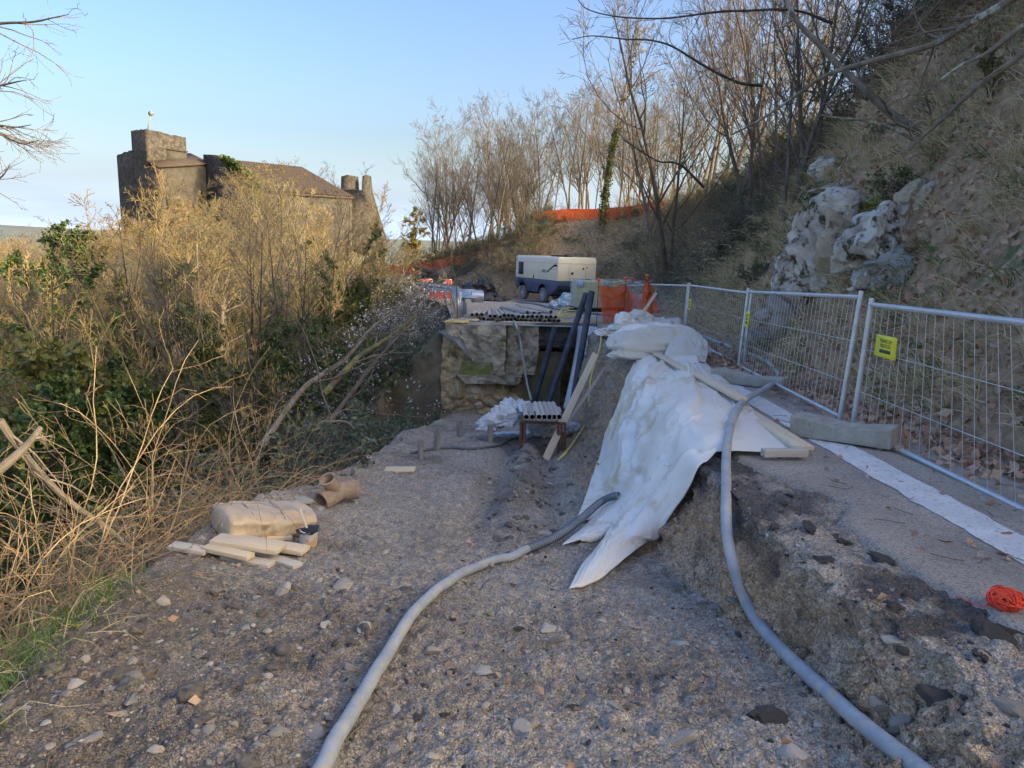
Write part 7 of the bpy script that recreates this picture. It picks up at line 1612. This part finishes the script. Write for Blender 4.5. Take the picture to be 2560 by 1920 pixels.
# pale stones that stand out
for k, (px, py, s) in enumerate(((1215, 1680, .05), (860, 1470, .09), (1370, 1575, .05), (1455, 1692, .04), (955, 1590, .03), (1535, 1765, .03), (230, 1850, .06), (760, 1255, .11), (1500, 1330, .07), (1370, 1340, .09), (1560, 1350, .06), (1350, 1310, .08), (330, 1750, .035), (1330, 1345, .06), (790, 1830, .05), (1790, 1520, .06), (1830, 1500, .05), (700, 1830, .04))):
    p = hit(px, py); o = bpy.data.objects.new('stone', protos[(k * 3) % 8]); COL.objects.link(o); o.parent = DIRT; o.location = p + np.array([0, 0, s * .12]); o.rotation_euler = (0, 0, k * 1.7); s *= .75; o.scale = (s * 1.1, s * .8, s * .5)
# broken pieces along the edge of the asphalt, clods in the churned soil
for k in range(30):
    y = 1.9 + 4.2 * rs.random(); x = float(np.interp(y, [0, 2.2, 3, 3.4, 3.75, 4.2, 4.6, 7], [1.82, 1.74, 1.66, 1.62, 1.86, 1.62, 1.50, 1.68])) - abs(rs.normal()) * .14; s = .02 + .05 * rs.random() ** 2
    o = bpy.data.objects.new('asphalt_piece', ml[k % 3]); COL.objects.link(o); o.parent = DIRT; o.location = (x, y, land_z(x, y) + s * .1); o.rotation_euler = (rs.normal() * .2, rs.normal() * .2, rs.uniform(0, 6.28)); o.scale = (s * 1.4, s, s * .45)
M['clod'] = mat('damp clods', (.10, .086, .07), (.20, .175, .145), 20, .97, .8, 60, coord='World', bdist=.01)
mc = [mesh_only('clod', *(lambda V, F: (V * (1 + .5 * fbm(V * 3, 4, 9 + k))[:, None], F))(*_pro(3, 870 + k)), M['clod']) for k in range(4)]
for k in range(220):
    if k < 150: y = rs.uniform(4.2, 11.5); x = -.22 + .047 * y + rs.normal() * .22
    else: y = rs.uniform(1.6, 3.6); x = rs.uniform(-1.7, -.5)
    s = .014 + .034 * rs.random() ** 2; o = bpy.data.objects.new('clod', mc[k % 4]); COL.objects.link(o); o.parent = DIRT; o.location = (x, y, land_z(x, y) + s * .05); o.rotation_euler = (0, 0, rs.uniform(0, 6.28)); o.scale = (s * 1.3, s, s * .7)
# fallen leaves and sticks
pts = [hit(*q) for q in ((1783, 1640), (1827, 1792), (1868, 1830), (1995, 1648), (2102, 1860), (2010, 1590), (1010, 1790), (945, 1590), (260, 1790), (225, 1880), (300, 1905), (1360, 1745), (2420, 1915), (1790, 1950 - 40), (2100, 1300), (2160, 1480), (2185, 1660), (2190, 1505), (1650, 1725), (1235, 1420), (590, 1420), (2080, 1200), (2060, 1180), (2055, 1190), (2430, 1372), (2415, 1362), (2445, 1400), (2460, 1400), (2170, 1700))]
more = dirt_points(90, 1.3, 8, 1.6)[:, :3]; C = np.vstack([np.array(pts), more]) + np.array([0, 0, .012])
V, F = leaf_mesh(C, .045, rs, D=np.stack([rs.normal(size=len(C)), rs.normal(size=len(C)), .1 * rs.normal(size=len(C))], 1), aspect=.75, fold=.6)
yy = rs.uniform(2, 8, 120); Pq = np.stack([rs.uniform(1.75, 3.2, 120), yy, zr(yy) + .01], 1); V2, F2 = leaf_mesh(Pq, .05, rs, D=np.stack([rs.normal(size=120), rs.normal(size=120), .1 * rs.normal(size=120)], 1), aspect=.7, fold=.6)
o = link_mesh('fallen_leaves', *merge([(V, F), (V2, F2)]), M['leaf_dry']); stuff(o, 'scattered brown leaves on the dirt and road', 'leaves')
P0 = np.vstack([dirt_points(70, 1.3, 6, 1.5)[:, :3], np.stack([rs.uniform(1.8, 3.1, 40), rs.uniform(2.2, 7, 40), np.zeros(40)], 1)]); P0[70 if len(P0) > 110 else len(P0) - 40:, 2] = zr(P0[-40:, 1])
d = unit(np.stack([rs.normal(size=len(P0)), rs.normal(size=len(P0)), 0 * P0[:, 0]], 1)); Q = [P0 + np.array([0, 0, .012])]
for k in range(4): d = unit(d + rs.normal(size=d.shape) * np.array([.35, .35, .05])); Q.append(Q[-1] + d * rs.uniform(.015, .05, (len(P0), 1)))
V, F = tubes_np(np.stack(Q, 1), np.full((len(P0), 5), .0022), 4); o = link_mesh('loose_twigs', V, F, M['twig']); stuff(o, 'small loose twigs and roots on the dirt and road', 'twigs')
